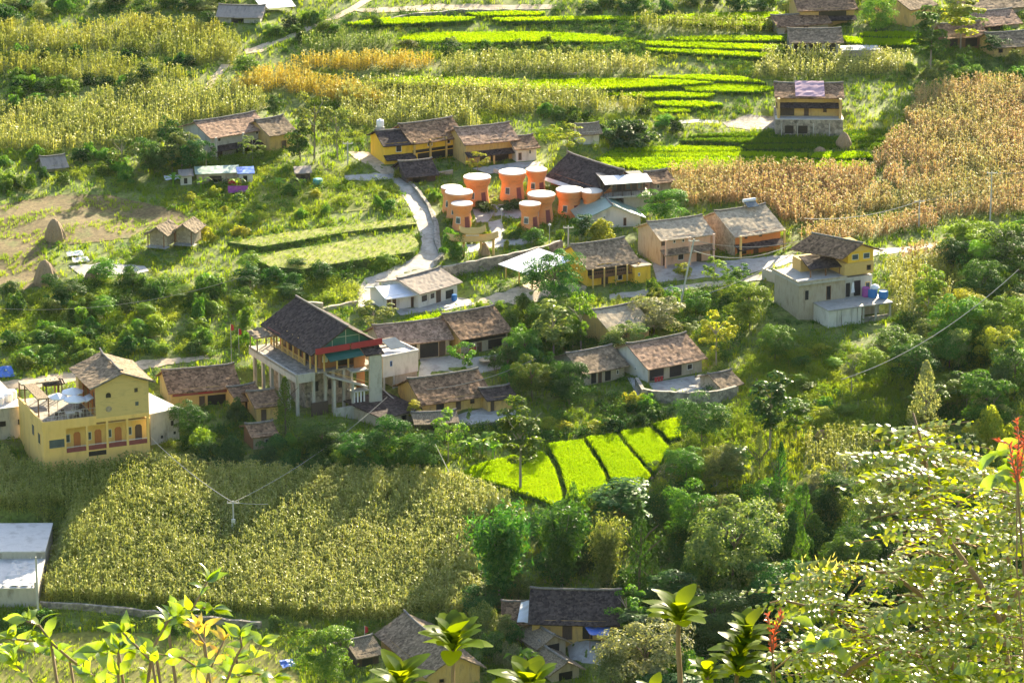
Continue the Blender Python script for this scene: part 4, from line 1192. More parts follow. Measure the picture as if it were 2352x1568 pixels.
for i in range(4):
    a, b = xs[i] + (.02 if i == 0 else .16), xs[i + 1] - .16
    rl = box_part('railing', 'maroon', hotel, (a, b, .02, .09, ZF, ZF + .62))
    box_part('handrail', 'frame_white', rl, (a, b, .0, .11, ZF + .72, ZF + .78), (a + .05, a + .1, .03, .08, ZF + .62, ZF + .72), (b - .1, b - .05, .03, .08, ZF + .62, ZF + .72))
    wd = b - a
    window(hotel, a + .12, 1.5, ZF + .95, wd * .30, 1.15, frame='frame_white', glass='glass')
    dx = a + wd * .52
    dr = MB(); dr.box(dx, dx + .95, 1.44, 1.499, ZF, ZF + 2.0)
    dr.add([(dx, 1.44, ZF + 2.0), (dx + .95, 1.44, ZF + 2.0), (dx + .75, 1.44, ZF + 2.28), (dx + .2, 1.44, ZF + 2.28), (dx, 1.499, ZF + 2.0), (dx + .95, 1.499, ZF + 2.0), (dx + .75, 1.499, ZF + 2.28), (dx + .2, 1.499, ZF + 2.28)],
           [(0, 1, 2, 3), (7, 6, 5, 4), (3, 2, 6, 7), (0, 3, 7, 4), (1, 5, 6, 2)])
    d_ = dr.build('door', 'wood_orange' if i < 3 else 'wood_dark', hotel)
    if i == 3: d_['label'] = 'dark brown door of the last arcade bay'
box_part('ceiling_strip', 'maroon', hotel, (xs[0] + .05, L - .05, 1.40, 1.495, ZT - .75, ZT - .02))
window(hotel, .05 * L, 0, 3.45, .165 * L - .2, 1.3, frame='hotel_yellow', glass='glass')
window(hotel, .42 * L, 0, 1.75, .165 * L, .65, plain=True)
window(hotel, 1.2, 0, 3.7, 1.3, 1.6, 'L', glass='glass', frame='hotel_yellow')
window(hotel, 4.2, 0, 4.0, 1.3, 1.6, 'L', glass='glass', frame='hotel_yellow')
box_part('terrace_floor', 'stone', hotel, (.15, L * .5, .15, 12, 6.9, 6.96))  # shade on the terrace painted in as a darker floor colour
m = MB()                                             # thin terrace railing
for i in range(15):
    x = .3 + (L * .5 - .5) * i / 14
    m.box(x - .015, x + .015, .2, .23, ZP, ZP + 1.1)
m.box(.2, L * .5, .19, .24, ZP + 1.08, ZP + 1.12); m.box(.2, L * .5, .19, .24, ZP + .55, ZP + .58)
m.build('terrace_railing', 'steel', hotel)
# tower
TX, TD, TH = L * .5, 9.5, 4.6
tw = L - TX
m = MB()
m.box(TX, L, .02, .3, 6.9, 6.9 + TH); m.add([(TX, .02, 6.9 + TH), (L, .02, 6.9 + TH), (TX + tw / 2, .02, 6.9 + TH + 1.45), (TX, .3, 6.9 + TH), (L, .3, 6.9 + TH), (TX + tw / 2, .3, 6.9 + TH + 1.45)], [(0, 1, 2), (5, 4, 3), (0, 2, 5, 3), (1, 4, 5, 2)])
m.box(L - .3, L, .302, TD, 6.9, 6.9 + TH)
m.box(TX, L - .302, TD - .3, TD, 6.9, 6.9 + TH)
m.box(TX, TX + .5, TD - 1.3, TD - .302, 6.9, 6.9 + TH)
m.build('tower_wall', 'tower_yellow', hotel)
m = MB(); m.box(TX + 1.2, TX + 1.3, .302, TD - 1.4, 6.96, 6.9 + TH); m.build('veranda_wall', 'wood_orange', hotel)
for y in (2.0, 4.2, 6.4):
    box_part('veranda_post', 'wood_orange', hotel, (TX + .1, TX + .25, y, y + .15, 6.96, 6.9 + TH))
    window(hotel, y + .6, TX + 1.2, 7.0, 1.0, 2.0, 'L', plain=True)
m = MB(); m.sheet((TX - 1.1, 3.2, 9.0), (TX - 1.1, 1.2, 9.0), (TX + .1, 1.2, 9.5), (TX + .1, 3.2, 9.5), .08, .6, .02); m.build('awning', 'steel', hotel)
tr = bpy.data.objects.new('tower_roof', None); COL.objects.link(tr); tr.parent = hotel; tr.location = (TX, 0, 6.9)
gable_roof(tr, tw, TD, TH, 1.45, 'y', .85, .5, 'tile_grey', cap=False)
rf = tr.children[0]; rf.name = 'roof'; rf.parent = hotel; rf.location = tr.location
bpy.data.objects.remove(tr)
m = MB()
m.tube([(TX + tw / 2, -.6 + (TD + 1.2) * i / 8, 6.9 + TH + 1.62 + (.35 if i in (0, 8) else 0) + (.14 if i == 4 else 0)) for i in range(9)], .15, 6)
m.tube([(TX - .85 + (tw + 1.7) * i / 10, -.52, 6.9 + TH + 1.5 - abs(i - 5) * .345 + .04 * (abs(i - 5) == 5)) for i in range(11)], .09, 5)
o_ = m.build('ridge', 'ridge_cap', rf); o_.location = (0, 0, 0); o_.matrix_parent_inverse = Matrix.Translation(-Vector(rf.location))
# tower windows; arched one and a round one
window(hotel, TX + tw * .72, .02, 6.9 + 3.0, .62, .72, frame='tower_yellow', glass='dark_opening')
window(hotel, TX + tw * .73, .02, 6.9 + 1.1, .62, .7, frame='tower_yellow', glass='glass')
m = MB(); cx, cz = TX + tw * .24, 6.9 + 3.1
m.add([(cx + .36 * math.cos(t), -.03, cz + .36 * math.sin(t)) for t in np.linspace(0, math.pi, 9)] + [(cx - .36, -.03, cz - .35), (cx + .36, -.03, cz - .35)], [tuple(range(10, -1, -1))])
m.build('arched_window', 'dark_opening', hotel)
m = MB(); cz = 6.9 + 1.15
m.lathe([(.42, 0), (.42, .05), (.34, .08)], 18); rw = m.build('round_window', 'tile_cream', hotel)
rw.rotation_euler = (math.pi / 2, 0, 0); rw.location = (cx, .02, cz)
# things on the terrace
pg = empty('pergola', f.w(.3, 3.2, 6.96), f.th, 'L-shaped tan terrace pergola beside the white parasols', 'pergola')
m = MB(); m.box(.0, 1.6, 0, 7.0, 2.45, 2.62); m.build('canopy', 'thatch', pg)
m = MB(); m.box(-.3, 5.0, 7.002, 8.8, 2.42, 2.62); m.build('canopy', 'tile_cream', pg)
for x, y in [(.1, .1), (1.5, .1), (.1, 6.9), (4.8, 8.6), (4.8, 7.1), (-.2, 8.6)]:
    box_part('post', 'wood', pg, (x - .08, x + .08, y - .08, y + .08, 0, 2.44))
def parasol(x, y, r, z, label):
    e = empty('parasol', f.w(x, y, 6.96), f.th, label, 'parasol', 'white parasols on the hotel terrace')
    m = MB(); n = 8
    V = [(0, 0, z + .55)] + [(r * math.cos(2 * math.pi * k / n), r * math.sin(2 * math.pi * k / n), z) for k in range(n)] + [(r * math.cos(2 * math.pi * k / n), r * math.sin(2 * math.pi * k / n), z - .14) for k in range(n)] + [(0, 0, z + .48)]
    F = [(0, 1 + k, 1 + (k + 1) % n) for k in range(n)] + [(1 + k, 9 + k, 9 + (k + 1) % n, 1 + (k + 1) % n) for k in range(n)] + [(17, 9 + (k + 1) % n, 9 + k) for k in range(n)]
    m.add(V, F); m.build('canopy', 'white_cloth', e)
    m = MB(); m.tube([(0, 0, 0), (0, 0, z + .6)], .035, 6); m.build('pole', 'steel', e)
    m = MB(); m.lathe([(.3, 0), (.3, .1), (.08, .14)], 10); m.build('base', 'concrete', e)
parasol(3.3, 4.2, 1.35, 2.3, 'white parasol next to the pergola canopy')
parasol(5.6, 4.8, 1.5, 2.6, 'highest white parasol, beside the tower veranda')
parasol(5.3, 2.6, 1.6, 2.2, 'widest white parasol nearest the terrace railing')
m = MB(); m.box(-1.1, 1.1, -.4, .4, .68, .75); m.box(-.9, -.8, -.3, .3, 0, .68); m.box(.8, .9, -.3, .3, 0, .68)
solo('cafe_table', 'slab_white', m, f.w(4.8, 1.6, 6.96), f.th, 'white cafe table under the widest parasol', 'table')
m = MB(); m.box(-1.3, 1.3, -1, 1, 2.0, 2.12)
for i in range(9): m.tube([(-1.4 + i * .35, -1.15, 2.2), (-1.3 + i * .34, 0, 2.5 + .1 * (i % 2)), (-1.35 + i * .35, 1.15, 2.2)], .12, 5)
for x in (-1.1, 1.1):
    for y in (-.8, .8): m.box(x - .07, x + .07, y - .07, y + .07, 0, 2.0)
solo('thatched_shelter', 'wood_dark', m, f.w(4.5, 10.9, 6.96), f.th, 'dark ragged thatched shelter at the back of the hotel terrace', 'shelter')

# ---- concrete annex, west block, white terrace block ------------------------------------------
f = FR_ANNEX
an = empty('annex', f.o, f.th, 'raw concrete annex with bright flat roof between the yellow hotel and the long house', 'annex')
H = f.h(69)
box_part('wall', 'concrete', an, (0, f.L, 0, 11, -1.5, H))
box_part('roof', 'slab_white', an, (-.1, f.L + .12, -.12, 11.1, H + .003, H + .18))
window(an, f.L * .72, 0, H * .5, .4, .7, plain=True); window(an, f.L * .35, 0, H * .15, .35, .4, plain=True); window(an, f.L * .8, 0, H * .2, .35, .4, plain=True)
f = FR_WEST
wb = empty('terrace_block', f.o, f.th, 'grey concrete block with planted flat roof left of the yellow hotel', 'building')
H = f.h(70)
box_part('wall', 'concrete', wb, (0, f.L, 0, 13, -1.5, H))
box_part('roof', 'slab_white', wb, (-.1, f.L - .2, -.1, 13, H + .003, H + .15))
for i in range(4): box_part('pier', 'grey_wall', wb, (f.L * (.3 + .21 * i), f.L * (.3 + .21 * i) + .2, -.06, .003, -1.5, H))
for x in (.55, .86): window(wb, f.L * x, 0, H * .42, 1.0, .9, glass='dark_opening', frame='concrete')
for i, x in enumerate((.62, .80, .9)):
    m = MB(); m.lathe([(.75, 0), (.8, .15), (.8, .9), (.6, 1.15), (.25, 1.25)], 14)
    solo('water_tank', 'white_cloth', m, f.w(f.L * x, 2.0 + i * .9, H + .15), 0, ['dull white water tank, leftmost of three on the planted roof', 'dull white water tank, middle one of three on the planted roof', 'dull white water tank closest to the hotel pergola'][i], 'water tank', 'tanks on the planted roof')
f = FR_CONC
cb = empty('concrete_house', f.o, f.th, 'bare concrete flat roofed house cut by the left edge beside the big cornfield', 'house')
H = f.h(42)
box_part('wall', 'concrete', cb, (0, f.L, 0, 10.5, -1.5, H), (0, f.L, 10.502, 21, -1.5, H + 1.0))
box_part('roof', 'slab_white', cb, (-.1, f.L + .1, -.1, 10.49, H + .003, H + .16), (-.1, f.L + .1, 10.41, 21.2, H + 1.003, H + 1.2))
box_part('pier', 'concrete', cb, (f.L - .3, f.L + .06, -.16, .2, -1.5, H + .9))
m = MB()
m.sheet((f.L * .45, .3, H + .3), (f.L - .4, .3, H + .3), (f.L - .4, 9.5, H + .3), (f.L * .5, 9.5, H + .3), .1, .45, .13)
m.build('rubble', 'slab_white', cb)

# ---- stilted timber hall -------------------------------------------------------------------
f = FR_HALL
L, D, Z0, EH, RI = f.L, 15.0, 6.0, 9.5, 2.7
hall = empty('stilted_hall', f.o, f.th, 'big timber hall with dark tiled roof and red banner standing on concrete stilts', 'hall')
m = MB(); m.box(-3.0, L - .2, 0, D + .5, Z0 - .25, Z0); m.build('deck', 'stone', hall)  # deck colour darkened to carry the shade lying on it
m = MB(); m.box(-3.0, -2.75, -.02, D + .5, Z0 - 1.1, Z0 + .15); m.box(-2.748, -.2, -.25, -.02, Z0 - 1.1, Z0 + .15); m.build('deck_beam', 'grey_wall', hall)
for y in (.6, 3.4, 6.2, 9.0, 11.8, 14.6):
    box_part('stilt', 'grey_wall', hall, (-2.7, -2.3, y - .2, y + .2, -2, Z0 - .26))
for x in (-.2, 1.6, 2.8, 4.4, 5.6):
    box_part('stilt', 'grey_wall', hall, (x - .18, x + .18, .1, .46, -2, Z0 - .26))
for x in (2.2, 5.0):
    box_part('stilt', 'grey_wall', hall, (x - .16, x + .16, -1.5, -1.18, -.5, Z0 - .9 - (x - 1.5) * .3))
m = MB(); m.box(.2, L - 1.9, 3.2, 3.5, -2, Z0 - .26); m.box(-.2, .1, 3.2, D, -2, Z0 - .26); m.build('undercroft_wall', 'stone', hall)
for x in (1.2, 3.4, 5.0): window(hall, x, 3.2, 2.2, .7, 1.4, plain=True)
box_part('retaining_wall', 'concrete', hall, (1.8, L - 2.3, -1.9, -1.6, -2.5, 1.0))
box_part('store_door', 'wood_dark', hall, (-1.0, 1.6, -.6, -.5, -1.0, 1.9))
m = MB(); m.sheet((1.4, -1.6, Z0 - .5), (1.4, -.1, Z0 - .5), (L - 1.9, -.1, 3.2), (L - 1.9, -1.6, 3.2), .2, .8, .0)
m.build('stair_ramp', 'concrete', hall)
m = MB(); m.tube([(1.4, -1.58, Z0 + .35), (L - 1.9, -1.58, 4.05)], .05, 5); m.build('stair_rail', 'timber_yellow', hall)
# front right tower
m = MB(); m.box(L - 1.75, L + .1, -2.0, -1.6, -3, Z0 + 2.0); m.build('tower_wall', 'concrete', hall)
for z in (Z0 - .3, Z0 - 3.2, .9): box_part('landing', 'grey_wall', hall, (L - 4.3, L - 1.752, -1.7, 0, z, z + .2))
m = MB(); m.box(L - 3.4, L - 1.76, -.4, -.3, Z0 - .09, Z0 + 2.3); m.box(L - 3.0, L - 1.76, -.4, -.3, Z0 - 2.98, Z0 - .31); m.build('stair_cladding', 'hall_wood', hall)
m = MB()
for i in range(4): m.box(L - 3.9 + i * .5, L - 3.7 + i * .5, -1.3, -1.2, 1.12, Z0 - 3.21)
m.build('stair_baluster', 'white_cloth', hall)
# timber walls set back, posts, lattice
m = MB(); m.box(1.3, L - .9, 1.2, 1.35, Z0, EH - .3); m.box(1.3, 1.45, 1.352, D - .6, Z0, EH - .3); m.box(L - 1.05, L - .9, 1.352, D - .6, Z0, EH - .3); m.box(1.452, L - 1.052, D - .75, D - .6, Z0, EH - .3); m.build('wall', 'hall_wood', hall)
for y in (2.0, 4.6, 7.2, 9.8, 12.4): window(hall, y, 1.3, Z0 + .2, 1.3, 1.9, 'L', plain=True)
window(hall, L * .42, 1.2, Z0 + .1, 2.6, 2.2, plain=True)
window(hall, L * .18, 1.2, Z0 + .9, .8, .9, frame='frame_white', glass='slab_white')
for y in np.linspace(.15, D - .2, 9): box_part('post', 'timber_yellow', hall, (.05, .25, y - .1, y + .1, Z0, EH))
for x in (1.4, L * .37, L * .56, L * .78, L - .15): box_part('post', 'timber_yellow', hall, (x - .1, x + .1, .05, .25, Z0, EH))
def lattice(name, a0, a1, z0, z1, fn):
    m = MB(); n = int((a1 - a0) / .42)
    m.tube([fn(a0, z0), fn(a1, z0)], .06, 4); m.tube([fn(a0, z1), fn(a1, z1)], .06, 4)
    for i in range(n):
        p, q = a0 + (a1 - a0) * i / n, a0 + (a1 - a0) * (i + 1) / n
        m.tube([fn(p, z0), fn(q, z1)], .03, 4); m.tube([fn(q, z0), fn(p, z1)], .03, 4)
    return m.build(name, 'timber_yellow', hall)
lattice('lattice', .25, D - .3, EH - .75, EH - .15, lambda t, z: (.15, t, z))
lattice('lattice', .25, L - .3, EH - .85, EH - .25, lambda t, z: (t, .15, z))
lattice('rail', 4.0, D - .3, Z0 + .1, Z0 + .8, lambda t, z: (.15, t, z))
# roof: two slopes, hip trimmed front gable in green sheeting
m = MB()
ov = 1.1
sl = RI / (L / 2)
zr, ze = EH + RI, EH - ov * sl
m.sheet((-ov, D + .7, ze), (-ov, -.9, ze), (L / 2, -.9, zr), (L / 2, D + .7, zr), .2, .5, .045, .05)
m.sheet((L + ov, -.9, ze), (L + ov, D + .7, ze), (L / 2, D + .7, zr), (L / 2, -.9, zr), .2, .5, .045, .05)
rf = m.build('roof', 'tile_dark', hall)
m = MB(); m.tube([(L / 2, -1.0 + (D + 1.8) * i / 8, zr + .1) for i in range(9)], .15, 6); m.build('ridge', 'ridge_cap', rf)
m = MB(); m.add([(.1, -.25, EH), (L - .1, -.25, EH), (L / 2, -.25, zr - .3), (.1, -.2, EH), (L - .1, -.2, EH), (L / 2, -.2, zr - .3)], [(0, 1, 2), (5, 4, 3), (0, 3, 4, 1)])
gp = m.build('gable_panel', 'green_sheet', hall)
m = MB(); m.box(L / 2 - .04, L / 2 + .04, -.3, -.255, EH, zr - .35); m.box(L * .25, L * .75, -.3, -.256, EH + RI * .42, EH + RI * .42 + .07); m.box(L * .27, L * .27 + .06, -.3, -.257, EH, EH + 1.2); m.box(L * .72, L * .72 + .06, -.3, -.257, EH, EH + 1.2)
m.build('gable_frame', 'steel', gp)
m = MB(); m.sheet((-.4, -1.0, EH - .65), (L * .53, -1.0, EH - .6), (L * .53, -.95, EH + .25), (-.4, -.95, EH + .2), .06, .5, .03)
m.sheet((L * .55, -1.0, EH - .6), (L + .7, -1.0, EH - .55), (L + .7, -.95, EH + .32), (L * .55, -.95, EH + .25), .06, .5, .03)
m.build('banner', 'red_cloth', hall)
m = MB(); m.sheet((-.9, 13.8, EH - .95), (-.85, 9.6, EH - .95), (-.8, 9.6, EH - .45), (-.85, 13.8, EH - .45), .05, .5, .03); m.build('banner', 'maroon', hall)
m = MB(); m.sheet((L * .15, -2.0, Z0 + 1.9), (L * .72, -2.0, Z0 + 2.1), (L * .72, 0, Z0 + 2.8), (L * .15, 0, Z0 + 2.6), .06, .6, .03); m.build('awning', 'green_sheet', hall)
m = MB(); m.sheet((L * .74, -2.1, Z0 + 2.0), (L + .4, -2.3, Z0 + 2.0), (L + .4, 0, Z0 + 2.9), (L * .74, 0, Z0 + 2.9), .12, .5, .05); m.build('porch_roof', 'tile_dark', hall)
# ragged shelter on the back of the deck
m = MB()
m.sheet((-3.4, 12.2, Z0 + 2.1), (-.2, 11.6, Z0 + 2.3), (-.2, 15.2, Z0 + 2.7), (-3.4, 15.2, Z0 + 2.5), .2, .5, .12)
for x, y in ((-3.0, 12.6), (-.6, 12.2), (-3.0, 14.9), (-.6, 14.9)): m.box(x - .08, x + .08, y - .08, y + .08, Z0, Z0 + 2.2)
solo('deck_shelter', 'thatch', m, f.o, f.th, 'ragged brushwood shelter at the far end of the stilted hall deck', 'shelter')
def flag(u, v, hgt, label, px=1, dz=0):
    p = at(u, v); e = empty('flag', (p[0], p[1], p[2] + dz), .2, label, 'flag')
    m = MB(); m.tube([(0, 0, 0), (0, 0, hgt)], .035, 5); m.build('pole', 'pole_grey', e)
    m = MB(); m.sheet((.03, -.02, hgt - 1.0), (.5, .1, hgt - .9), (.4, .05, hgt - .2), (.03, 0, hgt), .02, .3, .05); m.build('cloth', 'red_cloth', e)
flag(549, 812, 3.6, 'small orange red flag on a pole at the end of the hall deck')
flag(838, 1490, 3.0, 'red flag beside the thatched lean-to by the big cornfield')
flag(532, 850, 6.5, 'pinkish flag on a tall pole in the bushes left of the hall')

# ---- white block ------------------------------------------------------------------------------
f = FR_BLOCK
H, H0 = f.h(73), f.h(29)
wb = empty('block_house', f.o, f.th, 'small white cubic house with tarpaulin and solar panel on its flat roof', 'house')
box_part('wall', 'white_wall', wb, (0, f.L, 0, 6, H0, H))
box_part('base', 'mud_wall', wb, (f.L * .35, f.L, .25, 6, -1.5, H0 - .003))
for x in (.15, f.L * .3): box_part('pillar', 'concrete', wb, (x, x + .25, .1, .35, -1.5, H0 - .003))
m = MB(); m.box(-.08, f.L + .08, -.08, .12, H, H + .35); m.box(f.L - .12, f.L + .08, .122, 6, H, H + .35); m.box(-.08, .12, .122, 6, H, H + .35); m.build('parapet', 'slab_white', wb)
box_part('roof', 'slab_white', wb, (.121, f.L - .121, .121, 6, H - .05, H + .05))
window(wb, f.L * .2, 0, H0 + 1.5, .35, .75, frame='blue_plastic', glass='dark_opening')
m = MB(); m.sheet((f.L * .4, 1.6, H + .5), (f.L * .85, 1.6, H + .5), (f.L * .8, 4.2, H + 1.3), (f.L * .4, 4.2, H + 1.3), .08, 3, 0); m.build('solar_panel', 'glass', wb)
m = MB(); m.sheet((f.L * .1, 4.2, H + .4), (f.L * .9, 4.2, H + .4), (f.L * .9, 5.8, H + .8), (f.L * .1, 5.8, H + .9), .05, .6, .08); m.build('roof_sheet', 'tile_cream', wb)
f = FR_LEANTO
lt = empty('low_store', f.o, f.th, 'low store with dark grey flat roof between the hall tower and the rusty roofed house', 'shed')
H = f.h(24)
box_part('wall', 'mud_wall', lt, (.1, f.L - .1, .1, 7.9, -1.5, H))
m = MB(); m.sheet((-.2, -.3, H + .1), (f.L + .2, -.3, H + .1), (f.L + .2, 8.2, H + .7), (-.2, 8.2, H + .7), .12, .7, .02); m.build('roof', 'tile_dark', lt)
window(lt, f.L * .5, .1, 0, .9, 1.2, plain=True)

# ---- hillside block house -----------------------------------------------------------------------
f = FR_HILL
L = f.L
hb = empty('hillside_house', f.o, f.th, 'three level hillside house, grey concrete below and orange yellow above, blue tubs on its terrace', 'house')
H1 = f.h(37)
box_part('basement_wall', 'white_wall', hb, (0, L * .52, 0, 4.4, -2, H1))
box_part('basement_wall', 'grey_wall', hb, (L * .52 + .002, L, 3.6, 4.4, -2, H1))
for x in (.56, .76, .985): box_part('pillar', 'concrete', hb, (L * x - .13, L * x + .13, .05, .31, -2, H1))
box_part('low_wall', 'stone', hb, (L * .57, L * .97, .3, .5, -2, H1 * .3))
box_part('pier', 'concrete', hb, *[(L * x, L * x + .15, -.05, .003, -2, H1) for x in (.13, .2, .36, .45)])
box_part('terrace_slab', 'paving', hb, (-.1, L + .15, -.15, 4.5, H1 + .003, H1 + .2))
Z1 = H1 + .2
H2 = 2.9
box_part('middle_wall', 'mud_wall', hb, (-2.4, L * .5, 4.5, 12, -1.5, Z1 + H2))
box_part('middle_wall', 'grey_wall', hb, (L * .5 + .002, L * .95, 4.9, 12, -1, Z1 + H2))
box_part('upper_slab', 'concrete', hb, (-2.8, L * .52, 4.0, 12.2, Z1 + H2 + .003, Z1 + H2 + .3))
box_part('parapet', 'mud_wall', hb, (-2.8, L * .5, 4.0, 4.2, Z1 + H2 + .302, Z1 + H2 + .6), (-2.8, -2.6, 4.202, 12, Z1 + H2 + .302, Z1 + H2 + .6))
window(hb, -1.4, 4.5, Z1 + .5, .55, 1.4, plain=True)
window(hb, L * .2, 4.5, Z1 + .1, .75, 2.1, door=True, frame='wood', glass='dark_opening')
window(hb, L * .53, 4.9, Z1, .7, 2.1, plain=True)
window(hb, L * .66, 4.9, Z1, 1.1, 2.3, plain=True)
window(hb, L * .84, 4.9, Z1 + .9, .8, 1.0, frame='frame_white', glass='dark_opening')
Z2 = Z1 + H2
H3 = 2.15
box_part('upper_wall', 'timber_yellow', hb, (L * .5, L * .96, 4.8, 12, Z2 + .31, Z2 + H3))
o_ = hb.children[-1]; o_.data.materials[0] = MATS['ochre']
box_part('upper_wall', 'yellow_paint', hb, (L * .56, L * .96, 5.0, 12, Z2 + H3 + .002, Z2 + H3 + 1.75))
o_ = hb.children[-1]; o_.data.materials[0] = MATS['hotel_yellow']
window(hb, L * .85, 4.8, Z2 + .8, .7, .8, frame='wood', glass='dark_opening')
for x in (.62, .80): window(hb, L * x, 5.0, Z2 + H3 + .4, 1.1, .85, frame='frame_white', glass='glass')
box_part('back_wall', 'ochre', hb, (L * .05, L * .5 - .01, 9.5, 12, Z2 + .31, Z2 + H3))
window(hb, L * .2, 9.5, Z2 + .4, .9, 1.7, plain=True); window(hb, L * .38, 9.5, Z2 + .4, .8, 1.5, plain=True)
m = MB(); m.sheet((L * .02, 6.0, Z2 + H3 - .5), (L * .52, 5.6, Z2 + H3 - .5), (L * .52, 9.6, Z2 + H3 + .6), (L * .02, 9.6, Z2 + H3 + .6), .15, .5, .06); m.build('porch_roof', 'tile_dark', hb)
for x in (.04, .28, .5): box_part('porch_post', 'wood', hb, (L * x - .08, L * x + .08, 6.2, 6.36, Z2 + .31, Z2 + H3 - .4))
m = MB(); zt = Z2 + H3 + 1.75
m.sheet((-.3, 11.5, zt - .5), (L * .40, 3.8, zt - .6), (L * .74, 4.2, zt + 1.25), (L * .34, 11.7, zt + 1.35), .18, .5, .045)
m.sheet((L * 1.08, 4.2, zt - .2), (L * .75, 11.7, zt - .1), (L * .34, 11.7, zt + 1.35), (L * .74, 4.2, zt + 1.25), .18, .5, .045)
rf = m.build('roof', 'tile_brown', hb)
m = MB(); m.tube([(L * .74, 4.1, zt + 1.37), (L * .34, 11.8, zt + 1.45)], .15, 6); m.build('ridge', 'ridge_cap', rf)
m = MB(); m.add([(L * .5, 4.9, zt - .05), (L * .96, 4.9, zt - .05), (L * .74, 4.9, zt + 1.1), (L * .5, 5.1, zt - .05), (L * .96, 5.1, zt - .05), (L * .74, 5.1, zt + 1.1)], [(0, 1, 2), (5, 4, 3), (0, 2, 5, 3), (1, 4, 5, 2), (0, 3, 4, 1)]); m.build('gable', 'hotel_yellow', hb)
for i, (x, y, r, hh, mt, lb, nm) in enumerate([(.87, 3.3, .75, 1.3, 'blue_plastic', 'dark blue tub under white sacks on the hillside terrace', 'tub'), (.985, 2.2, .7, 1.1, 'blue_plastic', 'bright blue tub alone at the terrace corner', 'tub'), (.80, 3.9, .6, 1.4, 'purple_cloth', 'purple cloth covered heap by the blue tubs', 'heap')]):
    m = MB(); m.lathe([(r * .85, 0), (r, .2), (r, hh * .85), (r * .92, hh), (r * .8, hh * .93)], 16)
    solo(nm, mt, m, f.w(L * x, y, Z1), 0, lb, nm)
m = MB(); m.lathe([(.5, 0), (.75, .2), (.6, .5), (.2, .7)], 9)
solo('sack_pile', 'white_cloth', m, f.w(L * .90, 3.2, Z1 + 1.22), 0, 'pile of white sacks on the dark blue tub', 'sacks')
m = MB(); m.sheet((0, 0, 0), (.7, .1, 0), (.5, .1, 1.5), (.2, 0, 1.6), .04, .3, .06)
solo('washing', 'white_cloth', m, f.w(L * .6, 4.6, Z1 + .6), f.th, 'white washing hanging at the hillside house door', 'laundry')

# ---- cafe deck -----------------------------------------------------------------------------------
f = FR_CAFE
L = f.L
cf = empty('cafe', f.o, f.th, 'two storey cafe with glazed upper deck and white awning beside the timber hall', 'cafe')
box_part('lower_wall', 'ochre', cf, (L * .45, L, 0, 6, -1.5, 2.4)); cf.children[-1].data.materials[0] = MATS['mud_wall']
box_part('lower_wall', 'wood_dark', cf, (0, L * .45 - .002, 1.5, 6, -1.5, 2.4))
box_part('deck', 'concrete', cf, (-.4, L + .3, -.6, 6.2, 2.403, 2.65))
box_part('upper_wall', 'dark_opening', cf, (.2, L - .2, 2.2, 6, 2.653, 4.9))
for i in range(6): box_part('post', 'wood_dark', cf, (L * i / 5 - .06, L * i / 5 + .06, -.5, -.38, 2.653, 4.9))
m = MB(); m.box(-.3, L + .2, -.55, -.5, 3.5, 3.56)
for i in range(30): m.box(-.3 + (L + .5) * i / 30, -.26 + (L + .5) * i / 30, -.54, -.51, 2.653, 3.5)
m.build('railing', 'wood_dark', cf)
m = MB(); m.sheet((.1, -1.1, 4.8), (L + .1, -1.1, 4.9), (L + .1, 2.6, 5.3), (.1, 2.6, 5.2), .08, .6, .02); m.build('awning', 'metal_white', cf)
for x in (.25, .55, .8):
    w_ = window(cf, L * x, 2.2, 2.9, .9, 1.5, frame='wood', glass='glass')

# ---- tin shelter ---------------------------------------------------------------------------------
f = FR_TIN
ts = empty('open_shed', f.o, f.th, 'open shed with pale blue tin roof on yellow posts by the stone wall', 'shed')
L = f.L
for x in (.1, L / 2, L - .1):
    for y in (.1, 6.2): box_part('post', 'timber_yellow', ts, (x - .1, x + .1, y - .1, y + .1, -.5, 2.5 if y < 1 else 3.3))
m = MB(); m.sheet((-.8, -.7, 2.35), (L + .8, -.7, 2.35), (L + .8, 7, 3.5), (-.8, 7, 3.5), .07, .8, .008); m.build('roof', 'metal_white', ts)
m = MB()
for i in range(6): m.tube([(0.2, .5 + i * 1.1, 2.4 + i * .17), (L - .2, .5 + i * 1.1, 2.4 + i * .17)], .05, 4)
m.build('rafter', 'wood', ts)

